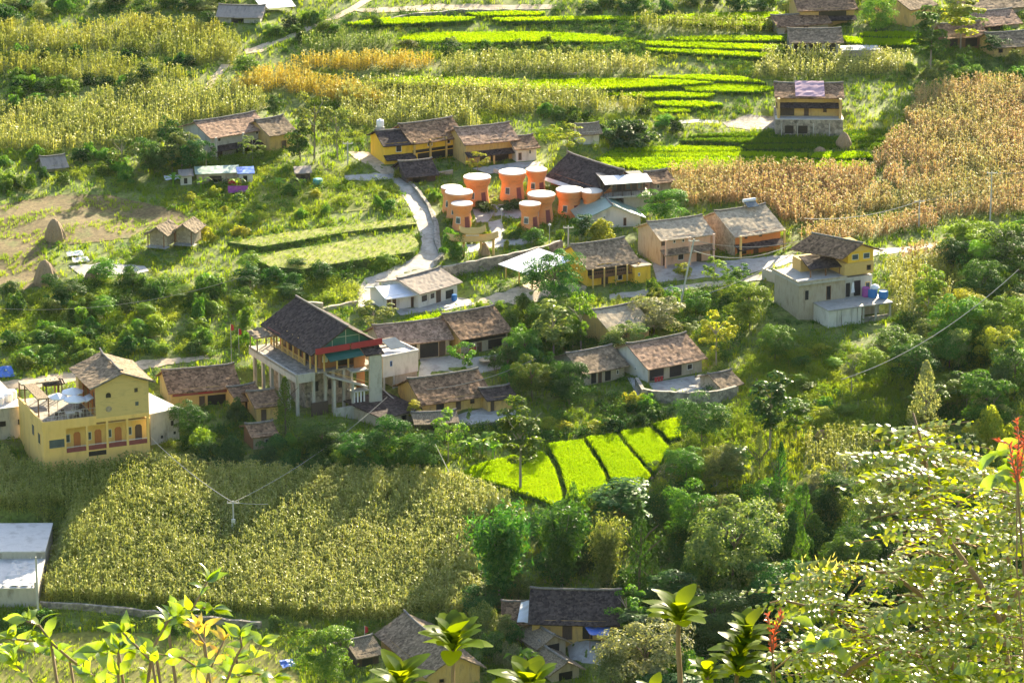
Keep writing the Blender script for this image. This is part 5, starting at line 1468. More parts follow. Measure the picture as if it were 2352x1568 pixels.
# ---- drum rooms ------------------------------------------------------------------------------------
def drum(u, v, big, label, src=None):
    p = at(u, v)
    k = 1.0 if big else .78
    e = empty('drum_room', p, 0, label, 'round hut', 'orange drum shaped guest rooms')
    hgt = 4.25 * (1 if big else .92)
    r = 2.12 * k
    prof = [(r * .96, -.6), (r * .95, 0), (r * .89, hgt * .14), (r * .83, hgt * .33), (r * .795, hgt * .50), (r * .80, hgt * .60), (r * .85, hgt * .68), (r * .93, hgt * .74), (r * .98, hgt * .79), (r * .985, hgt * .89), (r * 1.02, hgt * .905), (r * 1.02, hgt * .965), (r, hgt * .98)]
    m = MB(); m.lathe(prof, 40); m.build('wall', 'drum_orange', e, True)
    m = MB(); m.lathe([(r * 1.0, hgt * .981), (r * 1.03, hgt * .985), (r * 1.0, hgt * 1.005), (r * .6, hgt * 1.03), (r * .06, hgt * 1.045)], 40); m.build('drum_head', 'drum_head', e, False)
    def panel(name, az, w, z0, z1, mat):
        m = MB(); n = 6
        V = []
        for z in (z0, z1):
            rr = np.interp(z, [q[1] for q in prof[1:]], [q[0] for q in prof[1:]]) + .04
            for i in range(n + 1):
                a = az + (i / n - .5) * w / r
                V.append((rr * math.sin(a), -rr * math.cos(a), z))
        m.add(V, [(i, i + 1, n + 2 + i, n + 1 + i) for i in range(n)])
        return m.build(name, mat, e)
    az = .62
    panel('door', az, .95, 0, 2.0, 'maroon')
    w_ = panel('window', az - 1.05, .95, .95, 2.05, 'frame_white')
    w2 = panel('pane', az - 1.05, .78, 1.03, 1.97, 'glass'); w2.parent = w_
    w2.scale = (1.006, 1.006, 1)
    return e
DL = ['small drum room behind the left pair, mostly its white head showing', 'large drum room with window and maroon door, left in the back row', 'large drum room furthest back, under the upper houses', 'small drum room at the back right beside the shrub', 'large drum room at the left by the road hedge, behind the front one',
      'small drum room at the front left corner by the hedge', 'small drum room at the front right of the courtyard', 'large drum room just behind the front right small one', 'large drum room in front of the timber hall, next to the green roof', 'small drum room wedged between the hall and the green roof']
for (u, v, b), lb in zip(DRUMS, DL): drum(u, v, b, lb)

# ---- thatched bungalows ------------------------------------------------------------------------------
for f, lb in zip(FR_BUNG, ['thatched stilt cabin, left one of the pair in the grass', 'thatched stilt cabin with wooden deck, right one of the pair']):
    e = empty('cabin', f.o, f.th, lb, 'cabin', 'thatched cabins')
    L, D, H = max(f.L, 2.4), 3.2, 2.7
    b = gable_walls(L, D, H, .9, 'y', .5).build('wall', 'tile_cream', e)
    box_part('side_wall', 'wood_orange', e, (-.04, .0, .02, D, .5, H))
    for x in (.1, L - .1):
        for y in (.1, D - .1, -.9): box_part('stilt', 'wood', e, (x - .07, x + .07, y - .07, y + .07, -.8, .5 if y > -.5 else 2.5))
    box_part('deck', 'paving', e, (-.1, L + .5, -1.4, -.002, .42, .52))
    gable_roof(e, L, D, H, .9, 'y', .6, .9, 'thatch', th=.28, jit=.07, sag=.05, cap=False, cell=.35)
    window(e, L * .3, 0, .55, .8, 1.8, plain=False, door=True, frame='tile_cream', glass='tile_cream')

# ---- haystacks ---------------------------------------------------------------------------------------
def haystack(u, v, wpx, hpx, label):
    p = at(u, v); s = scale_at(p)
    r, h = wpx / s / 2, hpx / s / .92
    m = MB(); n = 22
    prof = [(1.0, -.1), (1.02, .12), (.95, .3), (.8, .52), (.58, .74), (.34, .9), (.12, .99)]
    V, F = [], []
    for i, (a, z) in enumerate(prof):
        for k in range(n):
            t = 2 * math.pi * k / n
            q = a * r * (1 + .08 * math.sin(k * 3.1 + i) + random.uniform(-.05, .05))
            V.append((q * math.cos(t), q * math.sin(t), h * z + random.uniform(-.05, .05)))
    for i in range(len(prof) - 1):
        for k in range(n): F.append((i * n + k, i * n + (k + 1) % n, (i + 1) * n + (k + 1) % n, (i + 1) * n + k))
    F.append(tuple(range((len(prof) - 1) * n, len(prof) * n)))
    m.add(V, F)
    return solo('haystack', 'hay', m, p, 0, label, 'haystack', 'haystacks in the fields')
haystack(126, 551, 46, 46, 'tall conical haystack in the upper part of the ploughed field')
haystack(104, 652, 52, 52, 'wide conical haystack at the lower edge of the ploughed field')
haystack(1938, 338, 36, 32, 'brown haystack on the dark terraces below the platform house')
haystack(1883, 352, 30, 12, 'low straw heap on the striped terraces')
haystack(1888, 1005, 32, 18, 'grey brown haystack on the pale slope below the slim trees')
haystack(1633, 1185, 38, 26, 'dark haystack half sunk in bushes right of the rice strips')
haystack(1112, 588, 26, 28, 'round boulder like straw stack under the gate')
haystack(212, 640, 34, 22, 'grey thatched heap beside the gravel patch')

# ---- walls --------------------------------------------------------------------------------------------
def wall(pts, hpx, label, mat='stone', th=.5, wob=.1, name='stone_wall', down=1.2):
    mb = MB()
    W_ = []
    for (u, v) in pts:
        W_.append(at(u, v))
    h = hpx / scale_at(W_[0]) / .95
    out = []
    for a, b in zip(W_[:-1], W_[1:]):
        n = max(1, int(np.linalg.norm(b - a) / 1.2))
        out += [a + (b - a) * i / n for i in range(n)]
    out.append(W_[-1])
    V = []
    for i, p in enumerate(out):
        d = out[min(i + 1, len(out) - 1)] - out[max(i - 1, 0)]
        nn = np.array([-d[1], d[0], 0]); nn /= np.linalg.norm(nn) + 1e-9
        zt = h + random.uniform(-wob, wob)
        for sgn in (-1, 1):
            q = p + nn * sgn * th / 2
            V.append((q[0], q[1], p[2] - down)); V.append((q[0], q[1], p[2] + zt))
    F = []
    for i in range(len(out) - 1):
        a, b = 4 * i, 4 * i + 4
        F += [(a, b, b + 1, a + 1), (a + 2, a + 3, b + 3, b + 2), (a + 1, b + 1, b + 3, a + 3)]
    e = 4 * (len(out) - 1)
    F += [(0, 1, 3, 2), (e, e + 2, e + 3, e + 1)]
    mb.add(V, F)
    return tag(mb.build(name, mat), label, 'wall')
wall([(1016, 640), (1060, 632), (1130, 620), (1200, 606), (1260, 590), (1290, 578)], 27, 'long rubble retaining wall below the drum room garden')
wall([(1000, 612), (1014, 596), (1000, 556), (1000, 520), (985, 480), (960, 446), (930, 415)], 9, 'low stone kerb wall along the right side of the village road')
wall([(92, 1396), (200, 1402), (330, 1418), (420, 1426), (530, 1436), (600, 1442)], 14, 'dry stone wall along the lower edge of the big cornfield')
wall([(-20, 1494), (60, 1490), (95, 1484)], 12, 'short piece of stone wall behind the bright leaves at the lower left')
wall([(1478, 920), (1560, 928), (1650, 925), (1690, 912)], 26, 'grey rubble wall holding the yard of the whitewashed gable house')
wall([(1478, 918), (1462, 890)], 22, 'short return wall beside the yard path')
wall([(860, 58), (940, 40), (1060, 30), (1240, 30)], 7, 'stone wall under the dry terrace at the top')
wall([(1890, 686), (1850, 668), (1790, 652), (1752, 640)], 24, 'cement retaining wall running left from the hillside house', 'concrete')
wall([(742, 716), (820, 700)], 9, 'pale ruined wall behind the hall roof', 'mud_wall')
wall([(700, 705), (742, 706)], 10, 'brown ruined wall on the slope behind the hall roof', 'mud_wall')
wall([(970, 409), (1010, 405), (1040, 400)], 8, 'pale garden wall left of the drum rooms', 'mud_wall')
wall([(1135, 398), (1150, 402), (1170, 396), (1210, 396)], 8, 'whitewashed fence wall behind the drum rooms', 'slab_white')
wall([(1290, 173), (1332, 173)], 4, 'short pale slab wall in the corn above the rice ribbon', 'mud_wall')
wall([(1195, 962), (1180, 974), (1100, 984)], 8, 'grey yard edge wall below the ochre barn', 'stone')

# ---- gate of the drum garden -----------------------------------------------------------------------------
p = at(1085, 592)
g = empty('gate', p, .12, 'ornate garden gate with upswept golden eaves below the drum rooms', 'gate')
for x in (-3.2, -1.3, 1.3, 3.2):
    m = MB(); m.lathe([(.2, -.5), (.18, 3.0)], 10); m.build('pillar', 'timber_yellow', g); g.children[-1].location = (x, 0, 0)
def eave(w, z, h, d):
    m = MB(); n = 14
    V, F = [], []
    for i in range(n + 1):
        t = i / n * 2 - 1
        zz = z + .6 * abs(t) ** 3
        for y, dz in ((-d, -h * .6), (0, h * (1 - .4 * abs(t))), (d, -h * .6)):
            V.append((t * w, y, zz + dz))
    for i in range(n):
        for k in range(2): F.append((3 * i + k, 3 * i + 3 + k, 3 * i + 4 + k, 3 * i + 1 + k))
    V2 = [(a, b, c - .15) for a, b, c in V]
    F2 = [tuple(q + len(V) for q in reversed(f_)) for f_ in F]
    m.add(V + V2, F + F2)
    return m
eave(3.9, 3.0, .5, .9).build('eave', 'timber_yellow', g)
eave(2.0, 4.1, .5, .8).build('upper_eave', 'timber_yellow', g)
box_part('beam', 'wood', g, (-3.4, 3.4, -.15, .15, 2.5, 2.8))
box_part('sign_board', 'slab_white', g, (-1.0, 1.0, -.25, -.16, 2.85, 3.7))

# ---- sheds and cloths in the garden under the grey house -------------------------------------------------
def small_shed(u, v, w_, d_, h_, mat, rmat, label, name='shed'):
    p = at(u, v); e = empty(name, p, .12, label, 'shed')
    box_part('wall', mat, e, (-w_ / 2, w_ / 2, 0, d_, -.8, h_))
    m = MB(); m.sheet((-w_ / 2 - .3, -.4, h_), (w_ / 2 + .3, -.4, h_ + .05), (w_ / 2 + .3, d_ + .3, h_ + .5), (-w_ / 2 - .3, d_ + .3, h_ + .45), .1, .5, .04); m.build('roof', rmat, e)
    window(e, -w_ * .2, 0, .2, w_ * .3, h_ * .6, plain=True)
small_shed(428, 425, 1.8, 2, 1.5, 'slab_white', 'asbestos', 'tiny white walled shed left of the vine roofed shed')
small_shed(500, 424, 6.5, 2.5, 1.7, 'mud_wall', 'green_metal', 'long vine covered garden shed with pale posts')
small_shed(565, 420, 2.2, 2, 1.6, 'slab_white', 'blue_tarp', 'small garden shed with a blue sheet on its roof')
small_shed(697, 420, 2.2, 2.2, 1.5, 'wood_dark', 'asbestos', 'small dark garden shed with grey roof beside a teal tub')
p = at(730, 424); m = MB(); m.lathe([(.6, 0), (.8, .3), (.75, .9), (.6, .95)], 12); solo('tub', 'teal', m, p, 0, 'teal tub beside the small dark garden shed', 'tub')
p = at(547, 446); m = MB(); m.sheet((-1.6, 0, .2), (1.6, .2, .2), (1.6, .5, 1.2), (-1.6, .3, 1.3), .06, .3, .06); solo('hanging_cloth', 'purple_cloth', m, p, .1, 'purple cloth hung out below the garden sheds', 'cloth')
p = at(540, 436); m = MB(); m.sheet((-1.1, .5, .5), (1.1, .5, .5), (1.0, .7, 1.5), (-1.1, .7, 1.4), .06, .3, .05); solo('hanging_cloth', 'red_cloth', m, p, .1, 'orange red cloth hung just above the purple one', 'cloth')
for u, v, mt, lb in [(395, 415, 'white_cloth', 'pale sheet lying in the garden left of the sheds'), (172, 590, 'white_cloth', 'white sheet over a heap beside the ploughed field'), (185, 604, 'slab_white', 'grey white plastic covered mound beside the gravel patch')]:
    p = at(u, v); m = MB(); m.sheet((-1.3, -.8, .3), (1.3, -.7, .25), (1.2, .8, .6), (-1.1, .9, .5), .05, .35, .12); solo('plastic_sheet', mt, m, p, .3, lb, 'sheet')
p = at(1372, 1478)
e = empty('tarpaulin', (p[0], p[1], p[2]), .05, 'bright blue tarpaulin stretched over the farmyard', 'tarpaulin')
m = MB(); m.sheet((-1.0, -1.2, 1.7), (1.2, -1.0, 1.5), (2.2, 2.6, 2.2), (-1.9, 2.4, 2.2), .04, .35, .08, .15); m.build('sheet', 'blue_tarp', e)
for x, y, z in ((-1.0, -1.2, 1.7), (1.2, -1.0, 1.5), (2.2, 2.6, 2.1), (-1.9, 2.4, 2.1)): m = MB(); m.tube([(x, y, -.3), (x, y, z)], .04, 5); m.build('pole', 'wood', e)
p = at(8, 868); m = MB(); m.sheet((-1.2, -.8, .2), (1.5, -.7, .2), (1.3, .8, 1.3), (-1.2, .9, 1.2), .06, .35, .12); solo('plastic_sheet', 'blue_tarp', m, p, .3, 'blue plastic heap on the verge at the left edge', 'sheet')
p = at(660, 1532); m = MB(); m.sheet((-.9, -.6, .2), (1.0, -.5, .2), (.9, .6, .7), (-.8, .7, .7), .05, .3, .1); solo('plastic_sheet', 'blue_tarp', m, p, .5, 'small blue and white sheet left of the round tree at the bottom', 'sheet')

# ---- poles and wires ----------------------------------------------------------------------------------------
def pole(u, vb, vt, label, dx=0, arms=1, r=.13, box=False):
    p = at(u, vb); s = scale_at(p)
    h = (vb - vt) / s / .95
    e = empty('utility_pole', p, 0, label, 'utility pole')
    t = (dx / s, 0, h)
    m = MB(); m.tube([(0, 0, -.6), t], [r, r * .7], 8); m.build('shaft', 'pole_grey', e)
    for i in range(arms):
        z = h - .3 - i * .8
        box_part('crossarm', 'pole_grey', e, (t[0] * z / h - .8, t[0] * z / h + .8, -.06, .06, z - .06, z + .06))
    for k in (-.7, 0, .7):
        m = MB(); m.lathe([(.04, h - .24), (.07, h - .15), (.03, h - .02)], 8); o = m.build('insulator', 'slab_white', e); o.location = (t[0] * .97 + k, 0, 0)
    if box: box_part('meter_box', 'slab_white', e, (-.25, .25, -.4, -.12, h * .25, h * .5))
    return np.array([p[0] + t[0], p[1], p[2] + h - .2])
P1 = pole(1560, 706, 553, 'tall pale pole leaning right at the centre road bend', dx=32, r=.16)
P2 = pole(537, 1232, 1150, 'slim pole standing in the big cornfield', box=True)
P3 = pole(88, 1425, 1280, 'dark pole at the corner of the bare concrete house', arms=0, r=.16)
P4 = pole(2274, 512, 398, 'pole on the dry slope at the right edge', arms=1)
P5 = pole(2110, 528, 462, 'short pole above the orange corn strip', arms=1)
P6 = pole(1305, 575, 520, 'pole between the green roof and the yellow balcony house', arms=1)
P7 = pole(799, 382, 328, 'pole at the left side of the road head', arms=1)
P8 = pole(1305, 900, 868, 'short pole among the centre trees', arms=1)
def cable(a, b, sag, label, r=.035):
    a, b = np.array(a, float), np.array(b, float)
    pts = [a + (b - a) * t - np.array([0, 0, sag * 4 * t * (1 - t)]) for t in np.linspace(0, 1, 22)]
    m = MB(); m.tube(pts, r, 5)
    return tag(m.build('cable', 'wire'), label, 'cable')
X = lambda u, v, dz: at(u, v, dz)
cable(P1, X(1840, 620, 4.5), 1.0, 'upper cable from the leaning pole to the hillside house')
cable(P1 - [0, 0, 1.6], X(1815, 600, 2.5), 1.5, 'lower cable bundle from the leaning pole past the pink house', .06)
cable(P4, P5, 1.0, 'cable between the two poles on the dry slope', .03)
cable(P5, X(1845, 590, 6), 1.0, 'cable from the short pole down to the orange corn', .05)
cable(P4, X(2420, 470, 6), .5, 'cable leaving the slope pole to the right')
cable(X(1565, 712, 1.2), X(1840, 660, 6), .8, 'thick guy cable above the bushes right of the leaning pole', .06)
cable(X(1930, 985, 7), X(2330, 870, 16), 2.0, 'long cable crossing the dark wooded slope on the right', .055)
cable(P2, X(346, 1055, 3), .6, 'cable from the cornfield pole to the yellow hotel', .05)
cable(P2, X(890, 960, 3.0), 1.2, 'cable from the cornfield pole to the stilted hall', .03)
cable(P2, P2 + [4.5, 1.0, -.6], .1, 'short service cable to the right of the cornfield pole', .05)
cable(X(868, 930, 3), X(945, 962, 1.0), .2, 'thick striped stay cable right of the hall tower', .09)
cable(X(1000, 1060, 2.5), X(1045, 1118, .2), .05, 'stay wire at the left corner of the rice strips', .06)
cable(X(980, 950, 3.4), X(1230, 905, 5.0), .8, 'cables over the rusty roofed house', .035)
cable(X(-40, 800, 6), X(560, 760, 8), 2.0, 'thin cable across the bushy slope at the left', .025)

p = at(1234, 556); m = MB(); m.box(-.75, .75, -.05, .05, .5, 1.6); m.box(-.6, -.5, -.04, .04, -.3, .5); m.box(.5, .6, -.04, .04, -.3, .5)
solo('notice_board', 'slab_white', m, p, .1, 'white notice board in the drum room garden', 'board')
p = at(1116, 838); m = MB(); m.lathe([(.9, .5), (1.0, .55), (.95, .62), (.2, .58)], 20)
solo('drying_tray', 'dirt', m, p, 0, 'round tan drying tray at the corner of the courtyard', 'tray')
r_ = random.Random(4)
HF_ = FR_HOTEL
for i, (x, y, lb) in enumerate([(2.4, 1.8, 'dark chair at the terrace corner, nearest the hotel front'), (3.4, 2.6, 'dark chair under the pergola side parasol'), (6.2, 1.4, 'dark chair right of the white cafe table'), (4.9, .7, 'dark chair between cafe table and railing'), (6.3, 3.8, 'dark chair by the tower veranda')]):
    e = empty('chair', HF_.w(x, y, 6.96), HF_.th + r_.uniform(-1, 1), lb, 'chair', 'chairs on the hotel terrace')
    box_part('seat', 'wood_dark', e, (-.24, .24, -.24, .24, .42, .47)); box_part('backrest', 'wood_dark', e, (-.24, .24, .2, .25, .475, .95))
    for a in (-.2, .2):
        for b in (-.2, .2): box_part('leg', 'wood_dark', e, (a - .025, a + .025, b - .025, b + .025, 0, .418))
for u, v, lb in [(1152, 530, 'thin lamp post in the middle of the drum garden'), (1262, 566, 'lamp post by the drum garden wall'), (1078, 450, 'lamp post beside the left back drum room')]:
    p = at(u, v); e = empty('lamp_post', p, 0, lb, 'lamp post')
    m = MB(); m.tube([(0, 0, -.3), (0, 0, 3.2)], .05, 6); m.build('post', 'pole_grey', e)
    m = MB(); m.lathe([(.05, 3.18), (.22, 3.25), (.26, 3.4), (.1, 3.55)], 10); m.build('lamp_head', 'slab_white', e)

# ------------------------------------------------------------------ trees and shrubs
ZH = {'broad': 1.8, 'airy': 1.7, 'bush': 1.0, 'slim': 2.2, 'spire': 3.4, 'bamboo': 2.4}

def crown_mesh(name, kind, n, leafsize, seed, mat='tree_mid'):
    """crown as many leaf faces gathered in clumps; unit sized: radius about 1, base at z=0"""
    rs = np.random.default_rng(seed)
    C, N = [], []
    if kind in ('broad', 'airy', 'bush', 'slim'):
        K = {'broad': 40, 'airy': 20, 'bush': 26, 'slim': 30}[kind]
        d = unit(rs.normal(size=(K, 3)))
        if kind == 'bush': d[:, 2] = np.abs(d[:, 2])
        rad = rs.uniform(.4, 1.0, K)
        cc = d * rad[:, None]
        ax = np.array([1, 1, .85])
        if kind == 'slim': ax = np.array([.55, .55, 1.25])
        if kind == 'airy': ax = np.array([1, 1, .9])
        cc = cc * ax
        cr = rs.uniform(.17, .40, K) * (.8 if kind == 'airy' else 1.0) * (.75 if kind == 'slim' else 1)
        m = n // K
        for c, r in zip(cc, cr):
            q = unit(rs.normal(size=(m, 3)))
            q[:, 2] = np.where(q[:, 2] < -.3, -q[:, 2], q[:, 2])
            rr = rs.uniform(.5, 1.0, m)[:, None] ** .6 * r
            p = c + q * rr * np.array([1.1, 1.1, .75])
            C.append(p)
            N.append(unit(q * .7 + unit(p)[:, :] * .3 + np.array([0, 0, .45]) + rs.normal(size=(m, 3)) * .45))
        C, N = np.concatenate(C), np.concatenate(N)
        zmin = C[:, 2].min()
        C[:, 2] -= zmin if kind != 'bush' else np.minimum(zmin, 0)
        C[:, 2] /= C[:, 2].max()
    elif kind == 'spire':
        t = rs.uniform(0, 1, n) ** .8
        a = rs.uniform(0, 6.283, n)
        r = (1 - t) ** .7 * (.75 + .25 * np.sin(a * 3 + t * 19) + rs.normal(size=n) * .12) * .9 + .06
        C = np.stack([r * np.cos(a), r * np.sin(a), t], 1)
        N = unit(np.stack([np.cos(a), np.sin(a), np.full(n, .4)], 1) + rs.normal(size=(n, 3)) * .5)
    elif kind == 'bamboo':
        K = 34
        for k in range(K):
            a, reach = rs.uniform(0, 6.283), rs.uniform(.25, 1.0)
            top = rs.uniform(.7, 1.0)
            m = n // K
            t = rs.uniform(.18, 1, m)
            bend = t ** 2.2
            p = np.stack([np.cos(a) * reach * bend, np.sin(a) * reach * bend, top * (1.25 * t - .32 * t ** 3.2)], 1)
            w = .05 + .13 * np.sin(np.pi * np.clip(t, 0, 1)) + .03
            p += rs.normal(size=(m, 3)) * w[:, None] * np.array([1, 1, .6])
            C.append(p)
            N.append(unit(rs.normal(size=(m, 3)) * .8 + np.array([0, 0, .6])))
        C, N = np.concatenate(C), np.concatenate(N)
        C[:, 2] = np.maximum(C[:, 2], .01)
    C[:, 2] *= ZH[kind]
    V, F = leaf_quads(C, N, rs.uniform(.65, 1.3, len(C)) * leafsize, rs, .55 if kind != 'bamboo' else .3)
    return np_mesh(name, V, F, mat)

def trunk_mesh(name, seed, limbs=5, mat='bark', lean=.05, up=1.0):
    """tapered trunk with limbs; unit: trunk from z=-.08 to z=1 (crown zone .45 to 1)"""
    r = random.Random(seed)
    m = MB()
    top = (r.uniform(-lean, lean), r.uniform(-lean, lean), .82)
    m.tube([(0, 0, -.08), (top[0] * .3, top[1] * .3, .3), (top[0] * .7, top[1] * .7, .58), top], [.022, .017, .012, .005], 7)
    for i in range(limbs):
        z = r.uniform(.38, .62)
        a = 2 * math.pi * i / limbs + r.uniform(-.4, .4)
        l = r.uniform(.16, .30)
        b = (top[0] * z, top[1] * z, z)
        m.tube([b, (b[0] + math.cos(a) * l * .5, b[1] + math.sin(a) * l * .5, z + l * .5), (b[0] + math.cos(a) * l, b[1] + math.sin(a) * l, z + l * .85)], [.013, .009, .004], 5)
    me = bpy.data.meshes.new(name)
    me.from_pydata(m.v, [], m.f)
    me.materials.append(MATS[mat])
    me.update()
    return me

CR = {}
for kind, n, ls in [('broad', 3000, .12), ('airy', 1500, .12), ('bush', 1500, .16), ('slim', 2600, .12), ('spire', 1800, .12), ('bamboo', 5000, .17)]:
    CR[kind] = [crown_mesh(kind + '_crown', kind, n, ls, 10 * i + len(kind)) for i in range(4)]
BIGCR = [crown_mesh('broad_crown', 'broad', 9000, .068, 70 + i) for i in range(3)]
BIGBUSH = [crown_mesh('bush_crown', 'bush', 3600, .10, 80 + i) for i in range(3)]
TR = [trunk_mesh('trunk', s) for s in range(3)]
TRP = [trunk_mesh('trunk', s + 5, mat='bark_pale') for s in range(2)]
COLS = {'d': 'tree_dark', 'm': 'tree_mid', 'b': 'tree_bright', 'o': 'tree_olive', 'y': 'tree_yellow', 'g': 'tree_grey', 'a': 'bamboo_leaf'}

def set_mat(o, mat):
    o.material_slots[0].link = 'OBJECT'
    o.material_slots[0].material = MATS[mat]

def tree(kind, col, u, vb, hpx, wpx, label, bare=None, group=None, dzb=0):
    p = at(u, vb)
    s = scale_at(p)
    h, r = hpx / s / .95, wpx / s / 2
    k = random.randrange(4)
    if kind in ('bush',):
        o = link('shrub', CR['bush'][k] if r < 1.8 else BIGBUSH[k % 3])
        o.location = (p[0], p[1], p[2] - .1)
        o.scale = (r, r * random.uniform(.85, 1.1), h)
        o.rotation_euler = (0, 0, random.uniform(0, 6.28))
        set_mat(o, COLS[col])
        return tag(o, label, 'shrub', group)
    nm = {'bamboo': 'bamboo_clump', 'spire': 'conifer', 'slim': 'slender_tree', 'airy': 'broadleaf_tree'}.get(kind, 'broadleaf_tree')
    e = empty(nm, p, random.uniform(0, 6.28), label, 'bamboo' if kind == 'bamboo' else 'tree', group)
    if bare is None: bare = {'broad': .16, 'airy': .28, 'slim': .3, 'spire': .05, 'bamboo': 0}[kind]
    o = link('crown', BIGCR[k % 3] if kind == 'broad' and r > 2.6 else CR[kind][k], e)
    o.location = (0, 0, h * bare)
    f = {'slim': 1.9, 'broad': 1.0, 'spire': 1.0}.get(kind, 1.0)
    o.scale = (r * f, r * f * random.uniform(.9, 1.1), h * (1 - bare) / ZH[kind])
    set_mat(o, COLS[col])
    if kind == 'bamboo':
        m = MB()
        for i in range(7):
            a = random.uniform(0, 6.28)
            q = random.uniform(.1, .6)
            m.tube([(math.cos(a) * .1, math.sin(a) * .1, -.2), (math.cos(a) * q * .3 * r, math.sin(a) * q * .3 * r, h * .5), (math.cos(a) * q * r, math.sin(a) * q * r, h * .9)], [.06, .05, .02], 5)
        m.build('culms', 'bark_pale', e)
    else:
        t = link('trunk', random.choice(TRP if kind in ('slim', 'airy') else TR), e)
        t.scale = (h * .75, h * .75, h)
    return e

